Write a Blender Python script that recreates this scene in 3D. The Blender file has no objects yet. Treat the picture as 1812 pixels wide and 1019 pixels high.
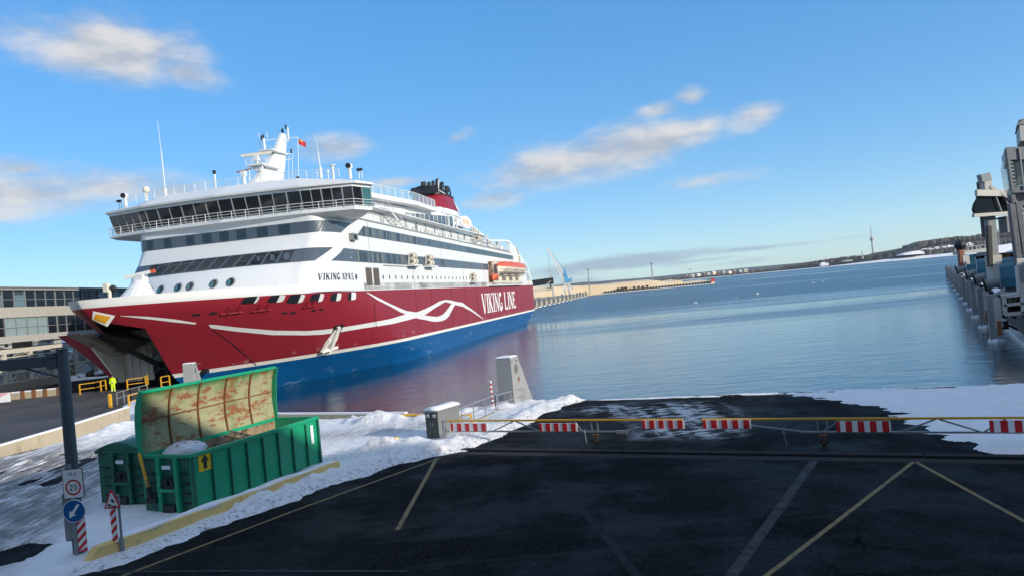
import bpy, math, random
import numpy as np
from mathutils import Vector, Matrix, Euler
random.seed(7)
R = math.radians
sc = bpy.context.scene
col = sc.collection
# ------------------------------------------------------------------ camera
FPX, CX, CY, CAMH = 1320.0, 906.0, 509.5, 9.0            # camera 9 m above the water, 6.1 m above the quay
TH, PT = math.atan(.0925), math.atan(11.5 / 1320)
_R0 = Vector((1, 0, 0)); _F = Vector((0, math.cos(PT), math.sin(PT))); _U0 = Vector((0, -math.sin(PT), math.cos(PT)))
_RI = math.cos(TH) * _R0 - math.sin(TH) * _U0; _UI = math.sin(TH) * _R0 + math.cos(TH) * _U0
cd = bpy.data.cameras.new('camera'); cam = bpy.data.objects.new('camera', cd); col.objects.link(cam)
cd.sensor_width = 36.0; cd.lens = 36.0 * FPX / 1812; cd.clip_start = .1; cd.clip_end = 60000
_m = Matrix((_RI, _UI, -_F)).transposed().to_4x4(); _m.translation = (0, 0, CAMH); cam.matrix_world = _m
sc.camera = cam
def at(x, y, Y):                       # a photo pixel at depth Y (metres ahead of the camera)
    d = _F + _RI * ((x - CX) / FPX) - _UI * ((y - CY) / FPX)
    return Vector((0, 0, CAMH)) + d * (Y / d.y)
def gr(x, y, z=2.9):                   # a photo pixel on the level z
    d = _F + _RI * ((x - CX) / FPX) - _UI * ((y - CY) / FPX)
    return Vector((0, 0, CAMH)) + d * ((z - CAMH) / d.z)
# ------------------------------------------------------------------ view, sun, sky
sc.view_settings.view_transform = 'Standard'; sc.view_settings.look = 'None'
sc.view_settings.exposure = 0.25; sc.view_settings.gamma = 1
sc.render.engine = 'CYCLES'; sc.cycles.use_denoising = True
sc.cycles.max_bounces = 6; sc.cycles.transparent_max_bounces = 12
sc.cycles.sample_clamp_indirect = 6
SUN_AZ, SUN_EL = math.atan2(.84, -.54), R(18)           # behind the camera, to the right
sd = bpy.data.lights.new('sun', 'SUN'); sd.energy = 3.7; sd.angle = R(.53); sd.color = (1, .90, .76)
so = bpy.data.objects.new('sun', sd); col.objects.link(so)
sdir = Vector((math.sin(SUN_AZ) * math.cos(SUN_EL), math.cos(SUN_AZ) * math.cos(SUN_EL), math.sin(SUN_EL)))
so.rotation_euler = sdir.to_track_quat('Z', 'Y').to_euler()

class NT:                               # small node helper
    def __init__(s, tree): s.t = tree; s.t.nodes.clear()
    def n(s, typ, **k):
        o = s.t.nodes.new(typ)
        for a, b in k.items(): setattr(o, a, b)
        return o
    def l(s, a, b): s.t.links.new(a, b)
    def put(s, sock, v):
        if isinstance(v, bpy.types.NodeSocket): s.l(v, sock)
        elif v is not None: sock.default_value = v
    def math(s, op, a, b=None, c=None, clamp=False):
        o = s.n('ShaderNodeMath', operation=op, use_clamp=clamp); s.put(o.inputs[0], a); s.put(o.inputs[1], b)
        if c is not None: s.put(o.inputs[2], c)
        return o.outputs[0]
    def noise(s, vec, scale, detail=4, rough=.55, dist=0):
        o = s.n('ShaderNodeTexNoise'); s.put(o.inputs['Vector'], vec); o.inputs['Scale'].default_value = scale
        o.inputs['Detail'].default_value = detail; o.inputs['Roughness'].default_value = rough; o.inputs['Distortion'].default_value = dist
        return o.outputs['Fac']
    def mapping(s, vec, loc=(0, 0, 0), rot=(0, 0, 0), scale=(1, 1, 1), typ='POINT'):
        o = s.n('ShaderNodeMapping', vector_type=typ); s.put(o.inputs['Vector'], vec)
        o.inputs['Location'].default_value = loc; o.inputs['Rotation'].default_value = rot; o.inputs['Scale'].default_value = scale
        return o.outputs[0]
    def ramp(s, f, a, b, lo=0, hi=1, smooth=True):
        o = s.n('ShaderNodeMapRange', interpolation_type='SMOOTHSTEP' if smooth else 'LINEAR'); s.put(o.inputs[0], f)
        for i, v in zip((1, 2, 3, 4), (a, b, lo, hi)): s.put(o.inputs[i], v)
        return o.outputs[0]
    def mix(s, f, a, b):
        o = s.n('ShaderNodeMix', data_type='RGBA'); s.put(o.inputs[0], f)
        s.put(o.inputs[6], a if not isinstance(a, tuple) else (*a, 1)); s.put(o.inputs[7], b if not isinstance(b, tuple) else (*b, 1))
        return o.outputs[2]
    def coord(s, which='Object'): return s.n('ShaderNodeTexCoord').outputs[which]

w = bpy.data.worlds.new('World'); sc.world = w; w.use_nodes = True
T = NT(w.node_tree)
sky = T.n('ShaderNodeTexSky', sky_type='NISHITA', sun_disc=False)
sky.sun_elevation = SUN_EL; sky.sun_rotation = SUN_AZ; sky.altitude = 0; sky.air_density = .7; sky.dust_density = .5; sky.ozone_density = 1.0
SKY = .10
EXPG = 2 ** -sc.view_settings.exposure
sc1 = T.n('ShaderNodeVectorMath', operation='MULTIPLY'); T.l(sky.outputs[0], sc1.inputs[0]); sc1.inputs[1].default_value = (.1, .1, .125)
gam = T.n('ShaderNodeGamma'); T.l(sc1.outputs[0], gam.inputs[0]); gam.inputs[1].default_value = .45
hsv = T.n('ShaderNodeHueSaturation'); hsv.inputs['Saturation'].default_value = 1.92; hsv.inputs['Value'].default_value = 10.1 * EXPG; T.l(gam.outputs[0], hsv.inputs['Color'])
tint = T.n('ShaderNodeVectorMath', operation='MULTIPLY'); T.l(hsv.outputs[0], tint.inputs[0]); tint.inputs[1].default_value = (.97, 1.24, 1.19)
bg = T.n('ShaderNodeBackground'); T.l(tint.outputs[0], bg.inputs[0]); bg.inputs[1].default_value = SKY
gen = T.coord('Generated')
sp = T.n('ShaderNodeSeparateXYZ'); T.l(gen, sp.inputs[0])
az = T.math('ARCTAN2', sp.outputs[0], sp.outputs[1]); el = T.math('ARCSINE', sp.outputs[2])
cb = T.n('ShaderNodeCombineXYZ'); T.l(az, cb.inputs[0]); T.l(el, cb.inputs[1])
ae = cb.outputs[0]
def sky_dir(x, y):
    d = (_F + _RI * ((x - CX) / FPX) - _UI * ((y - CY) / FPX)).normalized()
    return math.atan2(d.x, d.y), math.asin(d.z)
def blobs(lst):
    m = None
    for (x, y, rx, ry, tilt, s) in lst:
        a0, e0 = sky_dir(x, y); k = math.cos(a0) ** 2 * .9 + .1
        v = T.mapping(ae, (a0, e0, 0), (0, 0, R(tilt)), (rx / 1320 * k, ry / 1320 * math.cos(a0), 1), 'TEXTURE')
        ln = T.n('ShaderNodeVectorMath', operation='LENGTH'); T.l(v, ln.inputs[0])
        q = T.math('MULTIPLY', T.math('SUBTRACT', 1.0, ln.outputs['Value']), s)
        m = q if m is None else T.math('MAXIMUM', m, q)
    return m
white = blobs([(190, 85, 250, 85, -6, 1.15), (330, 130, 120, 40, -14, .85), (60, 60, 150, 60, 0, .8), (60, 345, 280, 66, 2, 1.0), (200, 330, 190, 48, 0, .95), (300, 340, 140, 36, 0, .85),
               (600, 262, 95, 28, 2, .75), (450, 290, 70, 26, 0, .5), (1020, 285, 260, 62, 8, 1.05), (1150, 258, 170, 48, 10, 1.0), (1240, 228, 110, 36, 14, .85), (1335, 203, 95, 40, 8, 1.1), (1165, 195, 55, 18, 0, .7), (1225, 170, 40, 22, 0, .7),
               (880, 350, 110, 26, 3, .8), (700, 322, 80, 12, 0, .7), (1250, 320, 140, 20, 3, .55), (805, 247, 50, 14, 20, .5), (40, 300, 90, 26, 0, .8)])
n1 = T.noise(T.mapping(ae, scale=(1, 2.3, 1)), 7, 8, .58)
n2 = T.noise(T.mapping(ae, (0.012, 0.035, 0), scale=(1, 2.3, 1)), 7, 8, .58)
dens = T.ramp(T.math('ADD', white, T.math('MULTIPLY', T.math('SUBTRACT', n1, .5), 1.9)), .04, .95, 0, .9)
lit = T.ramp(T.math('SUBTRACT', n1, n2), -.13, .14)
ccol = T.mix(lit, (.55, .59, .66), (.90, .87, .84))
cbg = T.n('ShaderNodeBackground'); T.l(ccol, cbg.inputs[0]); cbg.inputs[1].default_value = .74
grey = blobs([(1090, 466, 260, 17, 1.5, 1.2), (1010, 482, 120, 22, 0, .8), (1330, 440, 260, 7, 0, .7), (1230, 462, 120, 7, 0, .7), (1000, 500, 240, 16, 0, .5), (1300, 465, 260, 12, 0, .35)])
n3 = T.noise(T.mapping(ae, scale=(1, 7, 1)), 11, 5, .55)
gd = T.ramp(T.math('ADD', grey, T.math('MULTIPLY', T.math('SUBTRACT', n3, .5), 1.1)), .05, .8, 0, .75)
gbg = T.n('ShaderNodeBackground'); gbg.inputs[0].default_value = (.34, .45, .58, 1); gbg.inputs[1].default_value = .78
mx = T.n('ShaderNodeMixShader'); T.l(gd, mx.inputs[0]); T.l(bg.outputs[0], mx.inputs[1]); T.l(gbg.outputs[0], mx.inputs[2])
mx2 = T.n('ShaderNodeMixShader'); T.l(dens, mx2.inputs[0]); T.l(mx.outputs[0], mx2.inputs[1]); T.l(cbg.outputs[0], mx2.inputs[2])
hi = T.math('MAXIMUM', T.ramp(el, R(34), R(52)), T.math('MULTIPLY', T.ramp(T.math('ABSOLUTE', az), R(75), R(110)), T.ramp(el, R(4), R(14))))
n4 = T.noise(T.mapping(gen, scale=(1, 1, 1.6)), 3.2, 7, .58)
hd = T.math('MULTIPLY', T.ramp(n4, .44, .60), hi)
hbg = T.n('ShaderNodeBackground'); hbg.inputs[0].default_value = (1, .97, .92, 1); hbg.inputs[1].default_value = .78  # bright clouds out of view overhead and behind, added to lift the shade light
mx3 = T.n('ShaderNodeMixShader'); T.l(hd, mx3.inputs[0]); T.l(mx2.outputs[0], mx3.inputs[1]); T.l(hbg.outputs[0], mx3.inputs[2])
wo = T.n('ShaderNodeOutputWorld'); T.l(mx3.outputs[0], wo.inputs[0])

# ------------------------------------------------------------------ materials
def mat(name, c, rough=.55, metal=0., var=.12, scale=3., bump=0., bscale=30., c2=None, thr=(.5, .7), sscale=None, coat=0., stretch=(1, 1, 1), spec=.5, alpha=1.):
    m = bpy.data.materials.new(name); m.use_nodes = True; t = NT(m.node_tree)
    p = t.n('ShaderNodeBsdfPrincipled'); o = t.n('ShaderNodeOutputMaterial'); t.l(p.outputs[0], o.inputs[0])
    co = t.mapping(t.coord(), scale=stretch)
    f = t.noise(co, scale, 5, .6)
    c_ = t.mix(f, tuple(x * (1 - var) for x in c), tuple(min(1, x * (1 + var)) for x in c))
    if c2 is not None:
        g = t.ramp(t.noise(co, sscale or scale * 1.7, 7, .65), thr[0], thr[1]); c_ = t.mix(g, c_, c2)
    t.l(c_, p.inputs['Base Color'])
    t.l(t.ramp(f, .2, .8, max(.02, rough - .08), min(1, rough + .08)), p.inputs['Roughness'])
    p.inputs['Metallic'].default_value = metal; p.inputs['Specular IOR Level'].default_value = spec; p.inputs['Alpha'].default_value = alpha
    if coat: p.inputs['Coat Weight'].default_value = coat
    if bump:
        b = t.n('ShaderNodeBump'); b.inputs['Strength'].default_value = bump; b.inputs['Distance'].default_value = .05
        t.l(t.noise(co, bscale, 6, .6), b.inputs['Height']); t.l(b.outputs[0], p.inputs['Normal'])
    return m
M = {}
M['white'] = mat('white_ship_paint', (.70, .72, .72), .42, var=.04, scale=.25, c2=(.54, .53, .50), thr=(.58, .82), sscale=.9, stretch=(1, 1, .12), bump=.06, bscale=.8)
M['seam'] = mat('dark_red_seam', (.13, .010, .016), .5)
M['belt'] = mat('worn_white_belt_paint', (.72, .72, .68), .5, var=.06, scale=.5, c2=(.38, .34, .30), thr=(.6, .72), sscale=1.6)
M['band'] = mat('slate_grey_band_paint', (.075, .10, .135), .3, var=.08, scale=.4)
M['glass'] = mat('dark_window_glass', (.012, .017, .022), .06, var=.3, scale=.4, spec=.8)
M['curtain'] = mat('window_with_pale_curtain', (.16, .17, .16), .25, var=.35, scale=2.2)
M['tint'] = mat('teal_tinted_glass', (.05, .16, .18), .08, var=.2, spec=.8)
M['paleglass'] = mat('pale_deck_glass', (.34, .47, .56), .12, var=.08, spec=.6, alpha=.6)
M['black'] = mat('black_soot_paint', (.012, .014, .018), .5, var=.2)
M['inner'] = mat('dim_grey_bow_interior', (.36, .33, .27), .7, var=.3, scale=.8, c2=(.04, .038, .036), thr=(.55, .75), sscale=.9)
M['beige'] = mat('weathered_cream_paint', (.56, .52, .43), .6, var=.1, scale=1.2, c2=(.30, .19, .10), thr=(.58, .8), sscale=1.6, stretch=(1, 1, .25))
M['orange'] = mat('orange_lifeboat_shell', (.62, .10, .035), .4, var=.08)
M['cream'] = mat('cream_fibreglass', (.72, .66, .54), .45, var=.06)
M['gold'] = mat('yellow_emblem_paint', (.80, .42, .03), .4, var=.1)
M['louvre'] = mat('brown_grey_louvre', (.17, .15, .125), .6, var=.2, scale=6, stretch=(1, 1, 8))
M['shipdeck'] = mat('ship_deck_paint', (.30, .33, .33), .7)
M['navy'] = mat('navy_lettering_paint', (.012, .02, .05), .4)
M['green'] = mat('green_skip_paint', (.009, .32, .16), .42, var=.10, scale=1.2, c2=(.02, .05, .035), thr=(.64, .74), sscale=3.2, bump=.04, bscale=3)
M['shadegreen'] = mat('shaded_green_skip_paint', (.010, .125, .075), .5, var=.2, scale=1.5, c2=(.012, .022, .018), thr=(.56, .7), sscale=2.4, bump=.04, bscale=3)  # darker copy of the skip green, with shade put into the colour
M['debris'] = mat('mixed_brown_rubbish', (.17, .125, .085), .85, var=.6, scale=6, bump=.6, bscale=9, c2=(.05, .04, .03), thr=(.45, .6))
M['woodp'] = mat('pale_raw_timber', (.42, .30, .17), .7, var=.25, scale=5)
M['lining'] = mat('scraped_brown_steel_lining', (.30, .22, .13), .7, var=.3, scale=2.5, c2=(.07, .05, .035), thr=(.45, .62), sscale=2)
M['bag'] = mat('white_plastic_sack', (.62, .64, .68), .45, var=.12, scale=4, bump=.3, bscale=5)
M['yellow'] = mat('yellow_safety_paint', (.72, .38, .02), .45, var=.12, scale=3, c2=(.35, .22, .06), thr=(.62, .75))
M['kerbyel'] = mat('faded_yellow_concrete_paint', (.78, .54, .19), .75, var=.10, scale=1.5, c2=(.36, .29, .17), thr=(.55, .75), sscale=3, bump=.15, bscale=20)
M['red'] = mat('retroreflective_red', (.62, .025, .03), .4, var=.08)
M['signwhite'] = mat('retroreflective_white', (.88, .88, .87), .4, var=.04)
M['signblue'] = mat('sign_blue', (.008, .11, .33), .4, var=.06)
M['signyel'] = mat('sign_yellow', (.80, .52, .02), .4, var=.06)
M['ink'] = mat('sign_black', (.012, .012, .014), .5)
M['galv'] = mat('galvanised_steel', (.36, .37, .38), .45, .5, var=.18, scale=5)
M['steelgrey'] = mat('grey_painted_steel', (.25, .27, .28), .5, .1, var=.1, scale=2)
M['postgrey'] = mat('blue_grey_gantry_paint', (.085, .105, .12), .5, .1, var=.12, scale=3)
M['concrete'] = mat('pale_concrete', (.40, .345, .25), .85, var=.14, scale=1.2, c2=(.28, .235, .165), thr=(.5, .75), sscale=2.2, bump=.2, bscale=18, stretch=(1, 1, .4))
M['darkconc'] = mat('damp_quay_wall', (.07, .07, .065), .8, var=.35, scale=1.0, c2=(.16, .15, .13), thr=(.55, .75), stretch=(1, 1, .2), bump=.3, bscale=6)
M['cabinet'] = mat('dark_green_grey_cabinet', (.055, .075, .07), .5, .2, var=.12, scale=2)
M['cabside'] = mat('sunlit_grey_cabinet_side', (.24, .25, .25), .5, .3, var=.15, scale=2)  # body lighter than the doors: sunlight on its side put into the colour
M['monument'] = mat('grey_concrete_tower_paint', (.30, .31, .31), .7, var=.06, scale=1.2, bump=.08, bscale=14, c2=(.24, .25, .25), thr=(.55, .8), stretch=(1, 1, .3))
M['rust'] = mat('rusted_steel', (.20, .085, .035), .8, var=.4, scale=5)
M['rubber'] = mat('black_rubber', (.014, .014, .015), .8)
M['gallery'] = mat('pale_gallery_cladding', (.41, .40, .37), .6, var=.06, scale=2)
M['galsteel'] = mat('cream_steelwork', (.55, .52, .45), .6, var=.08, scale=2)
M['galpane'] = mat('frosted_blue_pane', (.25, .34, .35), .3, var=.1, scale=1)
M['seeglass'] = mat('see_through_glazing', (.10, .15, .17), .08, var=.1, alpha=.35, spec=.8)
M['roofgrey'] = mat('grey_roof_sheet', (.28, .29, .30), .6)
M['teal'] = mat('teal_tarpaulin', (.02, .13, .19), .55, var=.25, scale=1.2, bump=.5, bscale=1.6)
M['podgrey'] = mat('shaded_grey_pod_cladding', (.10, .115, .13), .4, .2, var=.1)  # cladding darkened, its colour standing in for the shade on the pod
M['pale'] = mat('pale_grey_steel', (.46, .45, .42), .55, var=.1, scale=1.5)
M['paleshade'] = mat('dull_and_shaded_grey_steel', (.23, .25, .26), .5, .1, var=.1)
M['cranewhite'] = mat('white_crane_steel', (.70, .70, .67), .5)
M['craneblue'] = mat('light_blue_crane_paint', (.07, .36, .62), .5)
M['hivis'] = mat('fluorescent_yellow_cloth', (.62, .85, .02), .8, var=.12, scale=5)
M['hivistape'] = mat('silver_reflective_tape', (.6, .62, .6), .4)
M['skin'] = mat('skin', (.45, .27, .19), .6)
M['brick'] = mat('red_brown_wall', (.24, .10, .07), .8)
M['snowroof'] = mat('snow_on_roof', (.82, .83, .85), .8, var=.03)
M['ice'] = mat('ice_collar', (.55, .62, .68), .35, var=.15, scale=2)
M['markyel'] = mat('worn_yellow_road_paint', (.21, .145, .05), .75, var=.3, scale=3, c2=(.07, .06, .045), thr=(.52, .62), sscale=7)
M['markgrey'] = mat('worn_white_road_paint', (.062, .064, .068), .8, var=.3, scale=3, c2=(.012, .013, .015), thr=(.30, .80), sscale=5, spec=.1)
M['markfaint'] = mat('nearly_worn_off_road_paint', (.024, .025, .028), .8, var=.3, scale=3, c2=(.009, .010, .012), thr=(.3, .7), sscale=4, spec=.1)
M['sand'] = mat('pale_sand', (.80, .62, .40), .9, var=.10, scale=.03, c2=(.84, .70, .50), thr=(.45, .6), sscale=.02)
M['forest'] = mat('winter_tree_mass', (.075, .072, .058), .95, var=.5, scale=.02, c2=(.11, .09, .07), thr=(.45, .6), sscale=.008)
M['conifer'] = mat('dark_conifer_mass', (.03, .042, .036), .95, var=.4, scale=.03)
M['farland'] = mat('far_wooded_ridge', (.06, .068, .065), .95, var=.25, scale=.004)
M['tower'] = mat('tower_concrete', (.40, .40, .38), .7)
M['barkpile'] = mat('dark_debris', (.07, .05, .04), .9, var=.5, scale=2, bump=.5, bscale=4)

def special(name, fn):
    m = bpy.data.materials.new(name); m.use_nodes = True; t = NT(m.node_tree)
    p = t.n('ShaderNodeBsdfPrincipled'); o = t.n('ShaderNodeOutputMaterial'); t.l(p.outputs[0], o.inputs[0]); fn(t, p); M[name] = m
def bump(t, p, h, strength, dist):
    b = t.n('ShaderNodeBump'); t.put(b.inputs['Strength'], strength); b.inputs['Distance'].default_value = dist
    t.l(h, b.inputs['Height']); t.l(b.outputs[0], p.inputs['Normal'])
def _asphalt(t, p):
    co = t.coord(); big = t.noise(co, .16, 5, .6); fine = t.noise(co, 13, 6, .8); mid = t.noise(t.mapping(co, rot=(0, 0, R(-27)), scale=(.12, 1.8, 1)), 1.1, 7, .66)
    c = t.mix(t.ramp(big, .35, .65), (.0045, .0055, .007), (.0095, .0105, .012))
    c = t.mix(t.math('MULTIPLY', t.ramp(mid, .52, .74), .6), c, (.034, .036, .039))
    c = t.mix(t.math('MULTIPLY', t.ramp(fine, .48, .74), .8), c, (.058, .059, .062))
    vo = t.n('ShaderNodeTexVoronoi', feature='DISTANCE_TO_EDGE'); vo.inputs['Scale'].default_value = .28
    wob = t.n('ShaderNodeVectorMath', operation='ADD'); nz = t.n('ShaderNodeTexNoise'); nz.inputs['Scale'].default_value = 1.3; nz.inputs['Detail'].default_value = 5; t.l(co, nz.inputs['Vector'])
    sc_ = t.n('ShaderNodeVectorMath', operation='SCALE'); t.l(nz.outputs['Color'], sc_.inputs[0]); sc_.inputs['Scale'].default_value = .9; t.l(co, wob.inputs[0]); t.l(sc_.outputs[0], wob.inputs[1]); t.l(wob.outputs[0], vo.inputs['Vector'])
    crack = t.math('MULTIPLY', t.ramp(vo.outputs['Distance'], .004, .012, 1, 0), t.ramp(t.noise(co, .22, 3), .50, .60)); c = t.mix(t.math('MULTIPLY', crack, .8), c, (.001, .001, .0012))
    scr = t.noise(t.mapping(co, rot=(0, 0, R(33)), scale=(.05, 2.2, 1)), 1.7, 6, .7); c = t.mix(t.math('MULTIPLY', t.ramp(scr, .60, .72), t.ramp(t.noise(co, .12, 2), .42, .58, 0, .7)), c, (.055, .057, .061))
    sn = t.ramp(t.noise(t.mapping(co, scale=(1, 1.6, 1)), 2.4, 8, .72), .70, .75)
    c = t.mix(t.math('MULTIPLY', sn, .35), c, (.42, .45, .5)); t.l(c, p.inputs['Base Color'])
    t.l(t.ramp(t.noise(co, .35, 4, .6), .38, .62, .5, .85), p.inputs['Roughness']); p.inputs['Specular IOR Level'].default_value = .025
    bump(t, p, fine, .5, .015)
special('asphalt', _asphalt)
def _road(t, p):
    co = t.coord(); st = t.noise(t.mapping(co, rot=(0, 0, R(12)), scale=(1.6, .12, 1)), 1.2, 6, .65); big = t.noise(co, .12, 4)
    c = t.mix(t.ramp(big, .35, .65), (.035, .033, .032), (.075, .066, .058)); c = t.mix(t.ramp(st, .60, .78), c, (.34, .34, .36)); t.l(c, p.inputs['Base Color'])
    p.inputs['Roughness'].default_value = .7; bump(t, p, t.noise(co, 12, 4), .3, .02)
special('slushy_road', _road)
def _snow(t, p):
    co = t.coord(); n = t.noise(co, 1.3, 7, .65); f = t.noise(co, 16, 6, .65)
    at_ = t.n('ShaderNodeAttribute', attribute_name='dirt').outputs['Fac']
    st = t.noise(t.mapping(co, rot=(0, 0, R(14)), scale=(3.4, .2, 1)), 1.7, 9, .74); pat = t.noise(co, .9, 8, .7)
    c = t.mix(t.ramp(n, .3, .75), (.80, .81, .83), (.90, .90, .90))
    d = t.math('MULTIPLY', at_, t.ramp(t.math('ADD', t.math('MULTIPLY', st, .65), t.math('MULTIPLY', pat, .35)), .36, .54, 0, .92))
    gm = t.n('ShaderNodeAttribute', attribute_name='grime').outputs['Fac']; spk = t.noise(co, 7, 8, .8); d = t.math('MAXIMUM', d, t.math('MULTIPLY', gm, t.ramp(spk, .50, .60, 0, .8)))
    d = t.math('MAXIMUM', d, t.ramp(pat, .685, .74, 0, .6))
    c = t.mix(d, c, t.mix(t.noise(co, 3, 5, .7), (.035, .034, .034), (.13, .115, .105))); t.l(c, p.inputs['Base Color']); p.inputs['Roughness'].default_value = .6
    p.inputs['Subsurface Weight'].default_value = 0.0
    bump(t, p, t.math('ADD', t.math('ADD', n, t.math('MULTIPLY', t.noise(co, 5, 6, .7), .55)), t.math('MULTIPLY', f, .3)), .8, .16)
special('snow', _snow)
def _frost(t, p):
    co = t.coord(); n = t.math('ADD', t.math('MULTIPLY', t.noise(t.mapping(co, rot=(0, 0, R(-28)), scale=(.7, 1.7, 1)), 1.5, 9, .72), .7), t.math('MULTIPLY', t.noise(t.mapping(co, rot=(0, 0, R(28)), scale=(1.3, .10, 1)), 1.0, 3, .5), .3)); p.inputs['Base Color'].default_value = (.27, .32, .39, 1)
    g = t.n('ShaderNodeNewGeometry'); at_ = t.n('ShaderNodeAttribute', attribute_name='edge').outputs['Fac']
    t.l(t.math('MULTIPLY', t.ramp(n, .48, .56, 0, .8), at_), p.inputs['Alpha']); p.inputs['Roughness'].default_value = .45
special('frost', _frost)
def _water(t, p):
    co = t.coord()
    p.inputs['Base Color'].default_value = (.003, .030, .050, 1); p.inputs['IOR'].default_value = 1.85; p.inputs['Roughness'].default_value = .05
    wv = t.mapping(co, rot=(0, 0, R(20)), scale=(.55, 1.1, 1))
    a = t.noise(wv, .42, 3, .55, .4); b = t.noise(wv, 1.9, 5, .62, .3); c = t.noise(t.mapping(co, rot=(0, 0, R(-30))), .13, 2)
    h = t.math('ADD', t.math('ADD', t.math('MULTIPLY', a, 1.0), t.math('MULTIPLY', b, .48)), t.math('MULTIPLY', c, .8))
    wind = t.noise(t.mapping(co, rot=(0, 0, R(8)), scale=(.0011, .0058, 1)), 1, 5, .62)
    sp_ = t.n('ShaderNodeSeparateXYZ'); t.l(co, sp_.inputs[0])
    far = t.ramp(sp_.outputs[1], 90, 420, 0, .16)
    s = t.ramp(t.math('ADD', wind, far), .46, .61, .14, .58)
    t.l(t.ramp(t.math('ADD', wind, far), .46, .61, .04, .30), p.inputs['Roughness'])
    bump(t, p, h, s, .55)
special('water', _water)

# ------------------------------------------------------------------ mesh helpers
def hullpaint(name, c, scuff, z0, z1, amt, stretch):
    def fn(t, p):
        co = t.coord(); sx = t.n('ShaderNodeSeparateXYZ'); t.l(co, sx.inputs[0]); n = t.noise(t.mapping(co, scale=(1, 1, .2)), .3, 5, .6); g = t.noise(t.mapping(co, scale=stretch), .55, 9, .72)
        b = t.mix(n, tuple(x * .86 for x in c), tuple(x * 1.12 for x in c)); st = t.noise(t.mapping(co, scale=(1.5, 1.5, .08)), 1.1, 6, .65); b = t.mix(t.ramp(st, .55, .8, 0, .5), b, tuple(x * .62 + .004 for x in c))
        m = t.math('MULTIPLY', t.ramp(g, .56, .66), t.ramp(sx.outputs[2], z1, z0, 0, amt)); t.l(t.mix(m, b, scuff), p.inputs['Base Color']); p.inputs['Roughness'].default_value = .42; p.inputs['Specular IOR Level'].default_value = .3
        bump(t, p, t.noise(t.mapping(co, scale=(1, 1, .7)), .7, 3, .5), .12, .12)
    special(name, fn)
hullpaint('ship_red', (.255, .017, .030), (.50, .36, .36), 3.6, 5.6, .85, (.7, .7, 1.5))
hullpaint('ship_blue', (.001, .075, .235), (.16, .25, .38), 1.2, 3.2, .5, (.35, .35, 2.0))
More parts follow.
